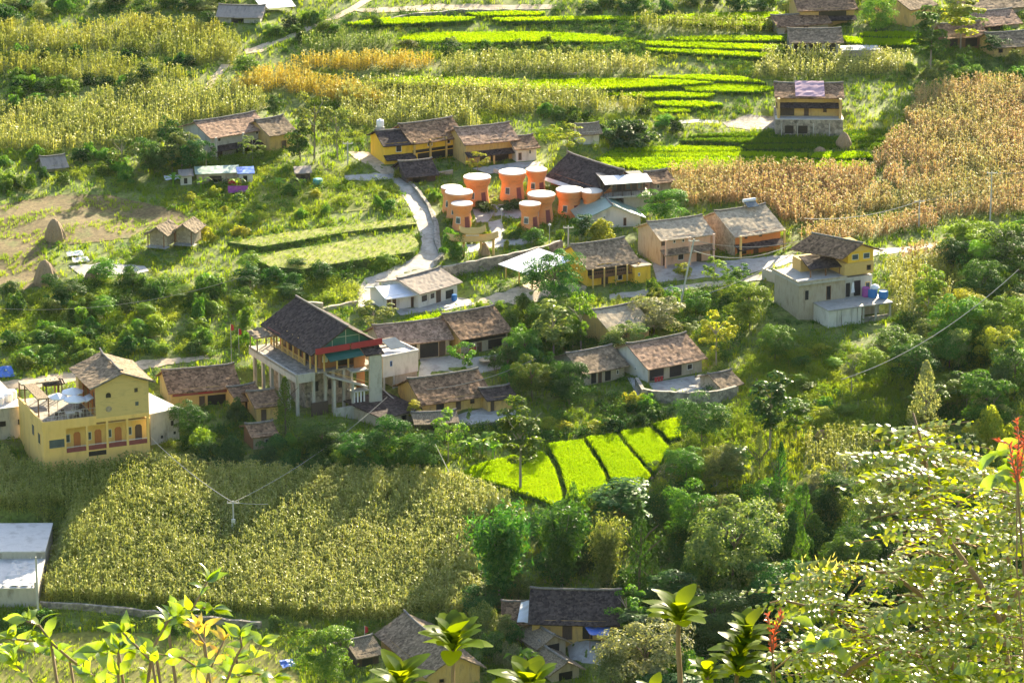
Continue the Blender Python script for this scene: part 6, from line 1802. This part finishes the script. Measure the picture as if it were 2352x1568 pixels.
T = [l.strip().split('|') for l in """
broad d 1612 1022 112 125|round dense dark green tree at the right end of the bright rice strips
slim m 1195 1134 215 92|tall slender tree standing alone in the left rice strip
slim d 1768 1036 185 95|taller of two slim trees with bare pale trunks on the right slope
slim m 1828 1012 98 56|shorter of two slim trees on the right slope
broad o 1680 1372 235 215|largest rounded olive tree in the lower right wood
broad d 1920 1202 118 118|very dark round tree behind the compound leaved foreground shrub
bamboo d 1150 1385 225 170|dark feathery bamboo clump right of the big cornfield
bamboo d 1290 1350 190 150|plumed bamboo clump above the black roofed farmhouse
bamboo o 1395 1362 170 110|thin olive bamboo clump behind the farmhouse ridge
spire d 1466 1380 230 75|dark narrow tree column right of the bamboo
spire d 1500 1400 130 60|small pointed conifer at the right gable of the farmhouse
spire d 1792 1165 150 50|dark columnar tree on the pale slope below the slim trees
spire o 1742 1140 150 46|greyish columnar tree left of the dark columnar one
spire d 1846 1262 150 62|dark spire in the middle of the lower right wood
spire m 1838 1345 140 70|tapering tree below the dark spire
spire g 2122 1015 185 90|tall creeper clad tree with a cable passing it
airy g 1955 905 90 62|silvery plumed shrub tree on the right slope
broad m 2192 812 130 120|leafy tree at the foot of the dark slope, left one
broad m 2302 812 130 130|leafy tree at the right edge under the long cable
broad d 2250 720 120 120|dark tree in the wood right of the hillside house
broad m 2064 850 95 120|bright edged tree below the hillside terrace
broad m 1990 892 90 100|rounded tree below the shaded seedling rice
broad d 2330 930 150 140|broad dark tree at the right edge
broad m 2262 985 130 130|rounded tree under the right end of the long cable
broad d 2310 650 130 150|dark tree on the steep slope at the right edge
broad d 2190 620 70 90|dark low tree beside the road on the right
broad d 1270 712 140 132|large dark green tree in front of the yellow balcony house
broad o 1318 762 80 86|olive tree below the large dark one
broad m 1205 852 100 96|leafy tree at the right end of the red washing house
airy b 1335 815 140 82|bright green tall tree in the village centre
slim o 1272 838 140 84|pale olive slender tree beside the bright green one
spire o 1421 762 84 46|narrow grey green tree in front of the hidden ochre house
broad g 1502 770 92 140|wide grey olive tree right of the hidden ochre house
airy y 1645 842 122 90|yellow green tree right of the pink roofed whitewashed house
broad m 1722 760 110 116|green tree clump below the road pole
broad m 1598 722 60 70|small tree under the road wall
airy m 1066 874 84 78|young tree in the courtyard of the red washing house
airy o 860 766 72 104|feathery grey green tree behind the hall roof
broad m 1222 920 100 96|bushy tree below the courtyard, left of the low plastered house
broad d 1308 935 110 110|dark tree in front of the low plastered house
spire m 656 1000 132 66|slim leafy evergreen between the ochre outhouse and the hall stilts
broad d 432 1010 86 88|dark shrub tree at the annex corner
bush b 470 1042 60 84|bright leaved bush below the annex
bush d 540 972 54 60|bush in front of the long house doorway
broad d 740 1055 84 124|dark bushy tree below the hall stilts
broad d 898 1062 112 100|dark tree with yellowish top right of the hall tower
airy m 1030 1062 118 92|light leafed tree below the bleached board lean-to
broad d 820 1070 80 100|dark low tree in the hedge row above the cornfield
broad d 965 1080 90 90|dark tree in the hedge row left of the rice strips
broad d 384 338 70 60|round dark tree left of the grey pillared house
airy o 280 402 84 86|olive tree at the left end of the tree belt
airy o 420 392 84 84|olive tree in the belt below the green corn
broad d 345 402 70 70|dark tree in the belt left of the grey house
broad d 302 206 46 46|left one of a round dark pair in the upper left corn
broad d 336 200 52 50|right one of a round dark pair in the upper left corn
broad d 630 278 60 46|dark tree above the ochre house behind the grey house
airy o 722 372 156 96|tall grey green tree in the belt right of the grey house
airy o 775 368 120 84|olive tree beside the pole at the road head
broad d 690 372 96 66|dark tree between the ochre house and the tall grey green tree
airy o 580 376 64 66|small pale tree in front of the grey pillared house
broad m 565 178 48 62|bush by the bend of the upper footpath
airy y 1302 360 76 90|light willow like tree near the white granary
airy y 1097 402 48 62|light green young tree above the drum rooms
broad m 1528 516 84 116|bushy green tree in front of the cafe
bush y 1378 556 54 74|yellow olive bush below the green roofed house
broad d 1334 556 60 58|dark tree beside the yellow olive bush
bush m 1040 590 66 66|leafy hedge bush between the road and the front drum room
bush d 1440 326 48 150|long dark hedge right of the white granary
broad m 2012 84 92 92|bright bushy tree behind the tall ochre house
slim m 2136 168 150 80|tall dark tree at the corner of the upper hamlet
slim y 2206 118 120 84|pale slender tree in front of the upper hamlet
broad d 2284 128 46 62|dark bush in front of the hamlet houses
airy m 2236 88 70 60|pale loose tree among the hamlet roofs
broad y 1570 642 38 48|young yellow green tree by the road corner
airy b 1640 660 66 66|bright young tree on the road verge
airy m 1698 660 56 60|light green young tree right of the road verge one
broad m 486 690 62 72|rounded bush tree on the slope under the grass terraces
broad m 748 1575 145 148|big round bushy tree at the bottom by the red flag
broad g 1478 1600 190 190|large grey green tree right of the blue tarpaulin
broad o 1405 1625 120 120|grey green shrub tree at the bottom edge below the farmyard
bush g 1172 1540 70 76|grey green shrub left of the farmyard huts
broad m 1575 1120 90 90|rounded tree at the right of the rice footpath
broad m 1590 1250 140 120|leafy tree left of the largest olive tree
broad o 1660 1130 110 100|olive tree below the round dense dark tree
broad d 2000 1330 150 150|dark tree mass behind the foreground shrub
broad d 1640 1480 130 180|shaded tree at the foot of the lower right wood
broad d 1800 1440 150 170|shaded dark tree above the thick leaved rosettes
broad m 1310 1205 60 76|small round tree on the lower edge of the rice strips
broad o 2060 1160 120 110|pale olive tree beside the upright foreground branch
broad m 1690 690 50 60|small tree on the bank left of the hillside house
broad m 1780 830 80 90|green tree between the seedling rice and the yard
broad m 2130 700 90 80|leafy tree at the lower right of the hillside house
broad d 2100 900 110 110|dark tree in the hollow under the hillside house
bush y 920 410 26 34|pale young shrub beside the road head
bush m 1245 590 26 46|clipped dark bush beside the white notice board in the drum garden
bush d 1180 480 24 70|dark border shrub in front of the back row of drum rooms
bush d 1110 483 22 60|low dark border shrub left in the drum courtyard
airy y 1135 500 40 34|thin young tree in the middle of the drum courtyard
bush m 1225 560 36 60|green shrub in the drum garden right of the gate
slim y 950 972 54 26|small pollarded tree with pale top left of the bleached board lean-to
broad o 1436 812 74 84|olive tree hiding the front of the half hidden ochre house
airy m 1478 818 66 70|light leafed tree in front of the right end of the half hidden ochre house
broad d 1400 835 60 60|dark round tree behind the low plastered house
bush m 1000 460 26 40|shrub on the road kerb beside the left drum rooms
""".strip().split('\n')]
for spec, lab in T:
    k, c, u, vb, h, w_ = spec.split()
    tree(k, c, float(u), float(vb), float(h), float(w_), lab)

# bananas -------------------------------------------------------------------------------------------
def banana(u, vb, h, label, group=None):
    p = at(u, vb)
    e = empty('banana_plant', p, random.uniform(0, 6), label, 'banana plant', group)
    m = MB(); m.tube([(0, 0, -.2), (.03, 0, h * .55)], [.14, .09], 7); m.build('stem', 'tree_bright', e)
    V, F = [], []
    for i in range(9):
        l = h * random.uniform(.5, .75)
        wd = l * .16
        rise = random.uniform(.35, .8)
        strip_leaf(V, F, i * 2.4 + random.uniform(-.3, .3), h * .5, [(0, 0), (l * .3, l * rise * .6), (l * .65, l * rise * .8), (l, l * rise * .45)], [wd * .25, wd, wd * .9, wd * .15])
    me = np_mesh('leaves', np.array(V), np.array(F), 'tree_bright')
    link('leaves', me, e)
banana(1108, 1052, 3.6, 'banana plant with tall upright leaf left of the slender rice field tree')
banana(1132, 1056, 3.0, 'lower banana plant nearest the slender rice field tree')
banana(1082, 1056, 3.2, 'banana plant at the left of the three below the ochre barn')
banana(1190, 1548, 3.6, 'glossy banana plant left of the farmyard huts')
banana(1212, 1540, 3.0, 'smaller banana plant touching the farmyard hut')
for u, lb in ((462, 'banana plant below the tiny white walled shed'), (545, 'banana plant beside the purple cloth'), (640, 'banana plant alone in the grass right of the sheds'), (398, 'banana plant at the left of the garden sheds'), (690, 'banana plant beside the small dark garden shed')):
    banana(u, 440 if u > 420 else 432, 2.4, lb)

# many shrubs and small trees on the slopes: copies sharing crowns ------------------------------------------
def shrubs(poly, n, kinds, cols, hr, wr, label, seed):
    r = random.Random(seed)
    us, vs = [p[0] for p in poly], [p[1] for p in poly]
    done, tries, pts = 0, 0, []
    while done < n and tries < n * 60:
        tries += 1
        u, v = r.uniform(min(us), max(us)), r.uniform(min(vs), max(vs))
        if not in_poly(np.array([u]), np.array([v]), poly)[0]: continue
        if any(in_poly(np.array([u]), np.array([v]), q)[0] for q in NOWILD): continue
        p = at(u, v)
        if foot_mask(np.array([p[0]]), np.array([p[1]]), 1.0)[0]: continue
        if any((a - u) ** 2 + ((b - v) * 1.8) ** 2 < (wr[0] * .45) ** 2 for a, b in pts): continue
        pts.append((u, v))
        tree(r.choice(kinds), r.choice(cols), u, v, r.uniform(*hr), r.uniform(*wr), label, group=label)
        done += 1
Z = [
 ([(0,665),(200,640),(330,640),(480,640),(600,625),(800,625),(960,590),(955,622),(840,650),(820,700),(640,690),(590,720),(480,740),(0,740)], 34, ['bush', 'broad'], 'dmmd', (28, 52), (44, 84), 'leafy dark shrub on the bank below the grass terraces', 21),
 ([(0,740),(480,740),(590,730),(580,800),(540,826),(340,815),(150,845),(0,860)], 34, ['bush'], 'mmbdm', (20, 44), (40, 80), 'rounded green bush on the slope behind the yellow hotel', 22),
 ([(0,0),(560,0),(600,60),(480,60),(300,44),(150,60),(0,50)], 20, ['bush', 'broad'], 'dmo', (24, 42), (36, 66), 'dark bush along the top edge of the upper left slope', 23),
 ([(0,110),(560,115),(560,170),(300,205),(0,205)], 16, ['bush'], 'ddm', (18, 32), (30, 54), 'dark bush on the banks between the upper left corn', 24),
 ([(0,205),(180,205),(190,250),(0,265)], 12, ['bush', 'broad'], 'dmb', (24, 40), (30, 50), 'round bush at the far left below the yellow corn', 25),
 ([(0,380),(100,360),(260,360),(340,440),(200,440),(0,475)], 16, ['bush'], 'mdm', (20, 38), (34, 60), 'bush above the ploughed field', 26),
 ([(240,370),(480,385),(480,412),(300,410)], 9, ['broad', 'airy'], 'dod', (50, 80), (50, 76), 'tree in the belt above the garden sheds', 27),
 ([(430,450),(560,440),(920,420),(940,440),(900,500),(600,520),(520,560),(480,600),(400,580)], 16, ['bush'], 'mmy', (14, 26), (24, 50), 'low bush on the grassy terrace left of the road', 28),
 ([(1350,0),(1800,0),(1780,28),(1480,34),(1340,26)], 16, ['bush', 'broad'], 'dmd', (22, 40), (36, 64), 'dark bush in the wooded edge above the rice', 29),
 ([(900,100),(1400,104),(1440,128),(1000,134)], 12, ['bush'], 'dmo', (12, 22), (28, 50), 'low bush between the upper rice field and the corn ridge', 30),
 ([(1240,262),(1520,262),(1600,280),(1520,330),(1400,330)], 12, ['bush'], 'dmm', (18, 34), (30, 56), 'bush near the white granary', 31),
 ([(640,50),(800,40),(900,62),(700,100),(600,90)], 10, ['bush'], 'dmm', (16, 30), (30, 52), 'bush beside the upper footpath', 32),
 ([(2080,170),(2352,130),(2352,185),(2250,185),(2110,205)], 9, ['bush'], 'dmo', (20, 34), (36, 60), 'bush below the upper hamlet', 33),
 ([(2060,610),(2352,560),(2352,720),(2240,720),(2210,640)], 20, ['broad', 'bush'], 'dmmb', (54, 96), (74, 120), 'dark leafy tree on the steep slope below the right road', 34),
 ([(2120,745),(2352,700),(2352,1000),(2200,1010),(2060,900)], 20, ['broad', 'airy'], 'mmoby', (60, 110), (60, 120), 'leafy tree in the right hand wood', 35),
 ([(1650,960),(1700,850),(1790,780),(1900,770),(2060,800),(2060,940),(1850,990),(1700,1010)], 15, ['bush', 'broad'], 'mbyom', (16, 34), (34, 70), 'bush on the ravine side below the seedling rice', 36),
 ([(1520,1080),(1660,1040),(1850,1080),(2020,1080),(2100,1200),(2000,1300),(1700,1300),(1500,1200)], 19, ['broad', 'airy', 'bush', 'slim', 'spire'], 'moyogm', (40, 100), (56, 116), 'olive green tree in the lower right wood', 37),
 ([(1420,1240),(1700,1260),(2352,1240),(2352,1640),(1450,1640),(1430,1500)], 34, ['broad', 'airy', 'slim', 'bush'], 'dmdo', (80, 150), (100, 170), 'shaded tree low in the lower right wood', 38),
 ([(1110,1200),(1280,1170),(1420,1190),(1440,1340),(1130,1330)], 12, ['broad', 'bush'], 'dmod', (60, 110), (60, 100), 'leafy thicket between the cornfield and the rice strips', 39),
 ([(1090,1380),(1220,1350),(1230,1450),(1130,1560)], 9, ['bush', 'broad'], 'dod', (40, 80), (50, 90), 'dark bush left of the black roofed farmhouse', 40),
 ([(380,1030),(560,1030),(700,1040),(1000,1060),(1040,1090),(700,1090),(480,1080)], 18, ['bush'], 'ddm', (34, 60), (56, 96), 'dark bush in the hedge row above the big cornfield', 41),
 ([(1140,740),(1240,720),(1360,800),(1300,930),(1180,930),(1100,990)], 22, ['broad', 'bush'], 'dmmd', (40, 80), (44, 80), 'leafy tree between the village houses', 42),
 ([(1240,940),(1480,930),(1560,935),(1480,985),(1260,1015)], 14, ['bush'], 'dmy', (20, 36), (36, 64), 'bush along the top of the rice strips', 43),
 ([(1400,690),(1700,660),(1760,700),(1660,790),(1500,790)], 14, ['bush', 'airy'], 'mbyo', (30, 60), (40, 76), 'bush below the centre road', 44),
 ([(620,1440),(830,1440),(830,1500),(700,1470)], 6, ['bush'], 'mog', (18, 30), (30, 50), 'low bush below the cornfield wall', 45),
 ([(0,1400),(90,1410),(400,1440),(560,1450),(300,1450),(0,1470)], 9, ['bush'], 'mdm', (18, 32), (36, 60), 'low bush along the foot of the cornfield wall', 46),
 ([(1010,500),(1290,530),(1290,560),(1120,590),(1030,580)], 16, ['bush'], 'mdyo', (10, 22), (16, 34), 'clipped garden shrub among the drum rooms', 47),
 ([(860,700),(1000,735),(1160,700),(1230,690),(1160,740),(1000,735)], 7, ['bush'], 'bmy', (14, 22), (20, 40), 'low garden bush in front of the white rural house', 48),
 ([(2100,1000),(2352,1000),(2352,1240),(2100,1240)], 12, ['broad', 'bush'], 'moyd', (70, 110), (80, 130), 'tree behind the upright foreground branch', 49),
]
for z in Z: shrubs(*z)

# ------------------------------------------------------------------ plants on the near slope, just below the camera
RT, FW, UPW = np.array([1., 0, 0]), np.array([0, 1., 0]), np.array([0, 0, 1.])

def blade(V, F, base, d, nrm, ln, wd, bend=.25, prof=(.12, .7, 1, .8, .08), fold=.12):
    """a real leaf: folded along the midrib, bending down to its tip"""
    d = d / np.linalg.norm(d)
    sd = np.cross(d, nrm); sd /= np.linalg.norm(sd) + 1e-9
    up = np.cross(sd, d)
    n0, k = len(V), len(prof)
    for i, w_ in enumerate(prof):
        t = i / (k - 1)
        c = base + d * ln * t + up * (ln * (.12 * math.sin(math.pi * t) - bend * t * t))
        h = sd * wd * .5 * w_
        V += [c - h + up * fold * wd * w_, c, c + h + up * fold * wd * w_]
    for i in range(k - 1):
        a = n0 + 3 * i
        F += [(a, a + 1, a + 4, a + 3), (a + 1, a + 2, a + 5, a + 4)]

def leaves_obj(name, V, F, mat, parent, smooth=True):
    me = np_mesh(name, np.array(V), np.array(F), mat)
    if smooth: me.polygons.foreach_set('use_smooth', np.ones(len(me.polygons), bool))
    return link(name, me, parent)

def path3(px, D):
    return [atD(u, v, D) for u, v in px]

def along(pts, step):
    out = []
    for a, b in zip(pts[:-1], pts[1:]):
        l = np.linalg.norm(b - a); n = max(1, int(l / step))
        for i in range(n): out.append((a + (b - a) * i / n, (b - a) / l))
    out.append((pts[-1], (pts[-1] - pts[-2]) / np.linalg.norm(pts[-1] - pts[-2])))
    return out

def rooted(pts, r0, r1):
    """stem continued down to the slope"""
    b = pts[0]
    g = np.array([b[0] + .15, b[1] - .4, float(zbase(b[0], b[1] - .4)) - .1])
    q = [g, (g * .6 + b * .4) + np.array([.1, .05, 0])] + pts
    rs = [r0 + (r1 - r0) * (i / (len(q) - 1)) for i in range(len(q))]
    m = MB(); m.tube(q, rs, 7)
    return m

# broad leaved shrub at the lower left
D0 = 12.5
def left_shrub(label, stems, dens, ll, mat, seed, mats_bark='bark_brown', D=D0, wide=.46):
    r = random.Random(seed)
    root = empty('leafy_shrub', (0, 0, 0), 0, label, 'shrub')
    V, F = [], []
    st = MB()
    for px in stems:
        p = path3(px, D + r.uniform(-.5, .5))
        m = rooted(p, .007, .003); st.add(m.v, m.f)
        sp = along(p, dens)
        for i, (q, t) in enumerate(sp):
            n = (2 if r.random() < .5 else 1) if i < len(sp) - 1 else 5
            for k in range(n):
                a = (1 if (i + k) % 2 else -1) * r.uniform(.6, 1.25)
                d = t * math.cos(a) * .9 + RT * math.sin(a) * .9 + FW * r.uniform(-.5, .5) + UPW * r.uniform(-.1, .6)
                nrm = UPW * r.uniform(.2, 1) + FW * r.uniform(-1.1, .2) + RT * r.uniform(-.8, .8)
                l = ll * r.uniform(.65, 1.15)
                blade(V, F, q, d, nrm, l, l * wide * r.uniform(.85, 1.15), r.uniform(.0, .35), (.1, .75, 1, .85, .4, .05), .1)
    leaves_obj('leaves', V, F, mat, root)
    st.build('stems', mats_bark, root, True)
    return root
left_shrub('bright backlit shrub with oval leaves, its tall shoot rising in front of the big cornfield',
   [[(335, 1600), (342, 1551), (350, 1500), (360, 1470), (384, 1428), (420, 1408), (440, 1400), (458, 1369), (476, 1335)], [(384, 1428), (410, 1400), (440, 1392), (490, 1398)], [(350, 1520), (310, 1480), (280, 1450)], [(358, 1500), (420, 1510), (450, 1530)]], .026, .068, 'front_leaf', 3)
left_shrub('bright oval leaved shrub nearest the lower left corner',
   [[(230, 1600), (211, 1551), (160, 1512), (117, 1474), (90, 1436), (60, 1425)], [(160, 1512), (100, 1500), (40, 1490)], [(117, 1474), (60, 1470), (20, 1466)], [(90, 1600), (70, 1560), (30, 1520)], [(200, 1545), (240, 1560), (290, 1590)]], .026, .07, 'front_leaf', 4)
left_shrub('yellowish shrub tip with red brown stem right of the tall bright shoot',
   [[(470, 1600), (479, 1544), (468, 1486), (470, 1440)], [(479, 1544), (500, 1500), (515, 1470)], [(470, 1480), (455, 1455), (450, 1440)]], .030, .06, 'front_yellow', 5, wide=.38)
left_shrub('green and white leaved shrub left of the round tree at the bottom',
   [[(505, 1600), (522, 1560), (542, 1509), (556, 1485), (552, 1460)], [(522, 1560), (580, 1545), (630, 1555)], [(542, 1509), (590, 1500), (600, 1480)]], .026, .066, 'front_leaf', 6)
left_shrub('thin forked twig with drooping leaves between the two bright shrubs',
   [[(272, 1600), (272, 1500), (274, 1490)], [(273, 1500), (250, 1488), (228, 1496)], [(273, 1498), (296, 1486), (312, 1500)]], .06, .085, 'front_leaf', 8)

# rosette topped saplings
def rosette(label, px, n, lpx, D, seed, stem_r=.009, mat='front_leaf', extra=()):
    r = random.Random(seed)
    root = empty('sapling', (0, 0, 0), 0, label, 'sapling')
    p = path3(px, D)
    rooted(p, stem_r * 1.3, stem_r * .8).build('stem', 'bark_brown', root, True)
    V, F = [], []
    for c, nn, sc in [(p[-1], n, 1.0)] + [(atD(u, v, D), q, s_) for u, v, q, s_ in extra]:
        for i in range(nn):
            a = i * 2.399 + r.uniform(-.2, .2)
            el = .45 + .95 * (i / nn) + r.uniform(-.12, .12)
            l = lpx * D / FPX * sc * r.uniform(.8, 1.08)
            d = (RT * math.cos(a) + FW * math.sin(a)) * math.cos(el) + UPW * math.sin(el)
            nrm = UPW * math.cos(el) - (RT * math.cos(a) + FW * math.sin(a)) * math.sin(el)
            blade(V, F, c - UPW * .03 * (1 - i / nn), d, nrm, l, l * .52, r.uniform(.15, .55), (.12, .22, .42, .70, .95, 1, .78, .2), .08)
    leaves_obj('leaves', V, F, 'rosette_leaf', root)
    return root
rosette('tall thin sapling with one rosette of long leaves in front of the dark gabled house', [(1041, 1640), (1040, 1560), (1042, 1488)], 20, 92, 15, 1)
rosette('tall brown stemmed sapling with rosette in front of the lower right wood', [(1566, 1660), (1562, 1560), (1557, 1470), (1559, 1425)], 18, 88, 15, 2, .011)
rosette('low leafy rosette at the bottom edge under the gabled house roof', [(922, 1660), (918, 1580)], 18, 92, 14, 3)
rosette('wide low rosette at the bottom edge by the farmyard huts', [(1215, 1660), (1213, 1588)], 18, 95, 13.6, 4)
rosette('dense double rosette of thick rounded leaves left of the red plume', [(1680, 1660), (1694, 1541)], 20, 74, 14.5, 5, .010, extra=[(1716, 1462, 18, .95), (1702, 1500, 14, 1.0)])
rosette('small thick leaved rosette at the bottom left of the double one', [(1628, 1660), (1624, 1552)], 16, 56, 14.3, 6)
rosette('tiny rosette at the bottom edge under the tall brown stemmed sapling', [(1500, 1660), (1500, 1600)], 12, 60, 13.4, 7)

# red plumes
def plume(label, stems, D, seed, n=60, l=.03):
    r = random.Random(seed)
    root = empty('red_plume', (0, 0, 0), 0, label, 'flower spike')
    st = MB(); V, F = [], []
    for px in stems:
        p = path3(px, D)
        m = rooted(p, .004, .002); st.add(m.v, m.f)
        sp = along(p[-3:], .012)
        for i, (q, t) in enumerate(sp):
            for k in range(3):
                d = t * .8 + RT * r.uniform(-.9, .9) + FW * r.uniform(-.6, .6)
                blade(V, F, q, d, UPW + FW * r.uniform(-1, 1), l * r.uniform(.5, 1.1), l * .28, .1, (.3, 1, .2))
    leaves_obj('petals', V, F, 'red_plume', root, False)
    st.build('stems', 'bark_brown', root, True)
plume('orange red plume beside the double rosette', [[(1772, 1640), (1774, 1500), (1768, 1455), (1764, 1415)], [(1774, 1500), (1780, 1450), (1795, 1410)]], 14.5, 1)
plume('red plume of stems at the right edge above the foreground tree', [[(2335, 1300), (2336, 1100), (2340, 1010), (2336, 970)], [(2336, 1110), (2318, 1020), (2292, 1012)], [(2338, 1110), (2350, 1040), (2356, 990)]], 14.0, 2)

# compound leaved tree at the lower right
def compound_tree():
    r = random.Random(11)
    root = empty('compound_leaved_tree', (0, 0, 0), 0, 'glinting foreground tree with feathery compound leaves filling the lower right corner', 'tree')
    D = 15.0
    br = [[(2335, 1660), (2300, 1430), (2246, 1330), (2160, 1215), (2132, 1110), (2118, 1020), (2097, 948)],
          [(2210, 1660), (2172, 1450), (2108, 1360), (2040, 1312), (1930, 1322), (1850, 1330)],
          [(2372, 1620), (2326, 1360), (2304, 1190), (2316, 1085)],
          [(1850, 1660), (1955, 1535), (2050, 1484), (2150, 1520), (2240, 1600)],
          [(2010, 1660), (2012, 1490), (1910, 1405), (1800, 1378)],
          [(2246, 1330), (2190, 1290), (2080, 1240), (2040, 1215)],
          [(2300, 1430), (2352, 1330), (2400, 1250)],
          [(2160, 1215), (2210, 1150), (2262, 1120)],
          [(1955, 1535), (1900, 1500), (1840, 1470)]]
    st = MB()
    P3 = []
    for i, b in enumerate(br):
        dd = D + (i % 3 - 1) * .5
        p = path3(b, dd)
        if b[0][1] > 1590:
            m = rooted(p, .016, .004)
        else:
            m = MB(); m.tube(p, [.008 - .005 * j / (len(p) - 1) for j in range(len(p))], 6)
        st.add(m.v, m.f)
        for q, t in along(p, .03):
            P3.append(q)
    P3 = np.array(P3)
    u, v = project(P3)
    poly = [(1790,1378),(1840,1316),(1900,1300),(1985,1300),(2045,1345),(2085,1300),(2052,1240),(2090,1200),(2062,1130),(2030,1100),(2060,1060),(2046,1030),(2062,985),(2088,946),(2110,950),(2128,985),(2176,1000),(2186,1040),(2232,1062),(2200,1110),(2262,1128),(2282,1080),(2330,1064),(2400,1085),(2400,1640),(1780,1640),(1812,1500)]
    V, F = [], []
    tw = MB()
    cnt = 0
    while cnt < 330:
        a, b = r.uniform(1780, 2400), r.uniform(940, 1620)
        if not in_poly(np.array([a]), np.array([b]), poly)[0]: continue
        j = int(np.argmin((u - a) ** 2 + (v - b) ** 2))
        dpx = math.hypot(u[j] - a, v[j] - b)
        if dpx > 130 and r.random() < .5: continue
        cnt += 1
        q0 = P3[j]
        dj = (q0[1] * CP - (q0[2] - CZ) * SP) + r.uniform(-.7, .7)
        base = atD(a, b, dj)
        out = base - q0
        d = out / (np.linalg.norm(out) + 1e-6) * .5 + RT * r.choice((-1, 1)) * r.uniform(.5, 1.1) + FW * r.uniform(-.6, .4) + UPW * r.uniform(-.1, .4)
        d /= np.linalg.norm(d)
        base = base - d * .1
        if r.random() < .55: tw.tube([q0, (q0 + base) / 2 + UPW * .01, base], .003, 4)
        L = r.uniform(.22, .34)
        npair = r.randint(7, 10)
        gl_ = r.random() < .34
        nrm = UPW + RT * r.uniform(-.6, .6) + FW * r.uniform(-.8, .5)
        if gl_: nrm = UPW * .92 + RT * r.uniform(.2, .5) + FW * r.uniform(-.25, .05)
        nrm = nrm - d * np.dot(nrm, d); nrm /= np.linalg.norm(nrm)
        sd = np.cross(d, nrm)
        tw.tube([base, base + d * L * .5 + nrm * .012, base + d * L - nrm * .02], .0018, 4)
        ll = r.uniform(.040, .056)
        jt = .07 if gl_ else .45
        for k in range(npair):
            t = (k + .8) / npair
            c = base + d * L * t + nrm * (.03 * math.sin(math.pi * t) - .03 * t * t)
            for sg in (-1, 1):
                e_ = sd * sg + d * .35 + nrm * r.uniform(-.15, .1)
                n2 = nrm + sd * r.uniform(-jt, jt) + d * r.uniform(-jt, jt)
                blade(V, F, c, e_, n2, ll * (1 - .35 * t * t) * r.uniform(.85, 1.1), ll * .5, .12, (.3, 1, .9, .15), .06)
    leaves_obj('leaves', V, F, 'front_leaf_small', root)
    st.add(tw.v, tw.f)
    st.build('branches', 'bark_brown', root, True)
    # yellow blossom
    V, F = [], []
    for i in range(170):
        a, b = r.gauss(1908, 34), r.gauss(1316, 15)
        q = atD(a, b, 15 + r.uniform(-.3, .3))
        blade(V, F, q, RT * r.uniform(-1, 1) + UPW * r.uniform(.2, 1.2) + FW * r.uniform(-.6, .6), UPW * .3 - FW, r.uniform(.015, .04), .0045, .1, (.5, 1, .2))
    leaves_obj('blossom', V, F, 'blossom', root, False)
    V, F = [], []
    for (a, b, n) in [(1885, 1450, 5), (1900, 1480, 4), (2020, 1530, 5), (2060, 1560, 4), (2170, 1560, 4), (2300, 1050, 6), (2330, 1080, 6), (2285, 1100, 5)]:
        for i in range(n):
            q = atD(a + r.uniform(-24, 24), b + r.uniform(-18, 18), 14.2)
            l = r.uniform(.07, .11)
            blade(V, F, q, RT * r.uniform(-1, 1) + UPW * r.uniform(-.6, .8) + FW * r.uniform(-.3, .3), -FW * .6 + UPW * .6 + RT * r.uniform(-.5, .5), l, l * .5, .15, (.1, .8, 1, .8, .06))
    leaves_obj('broad_leaves', V, F, 'front_leaf', root)
compound_tree()

# ------------------------------------------------------------------ air: thin warm haze over the valley
hm = bpy.data.materials.new('haze')
hm.use_nodes = True
t = hm.node_tree
t.nodes.clear()
o_ = t.nodes.new('ShaderNodeOutputMaterial')
pv = t.nodes.new('ShaderNodeVolumePrincipled')
pv.inputs['Color'].default_value = (.93, .96, 1.0, 1)
pv.inputs['Density'].default_value = HAZE
pv.inputs['Anisotropy'].default_value = .35
t.links.new(pv.outputs[0], o_.inputs['Volume'])
MATS['haze'] = hm
m = MB(); m.box(-1420, 1420, -320, 1520, float(GZ.min()) - 1.0, max(float(GZ.max()), CZ) + 8)
tag(m.build('haze', 'haze'), 'thin pale haze in the valley air', kind='stuff')
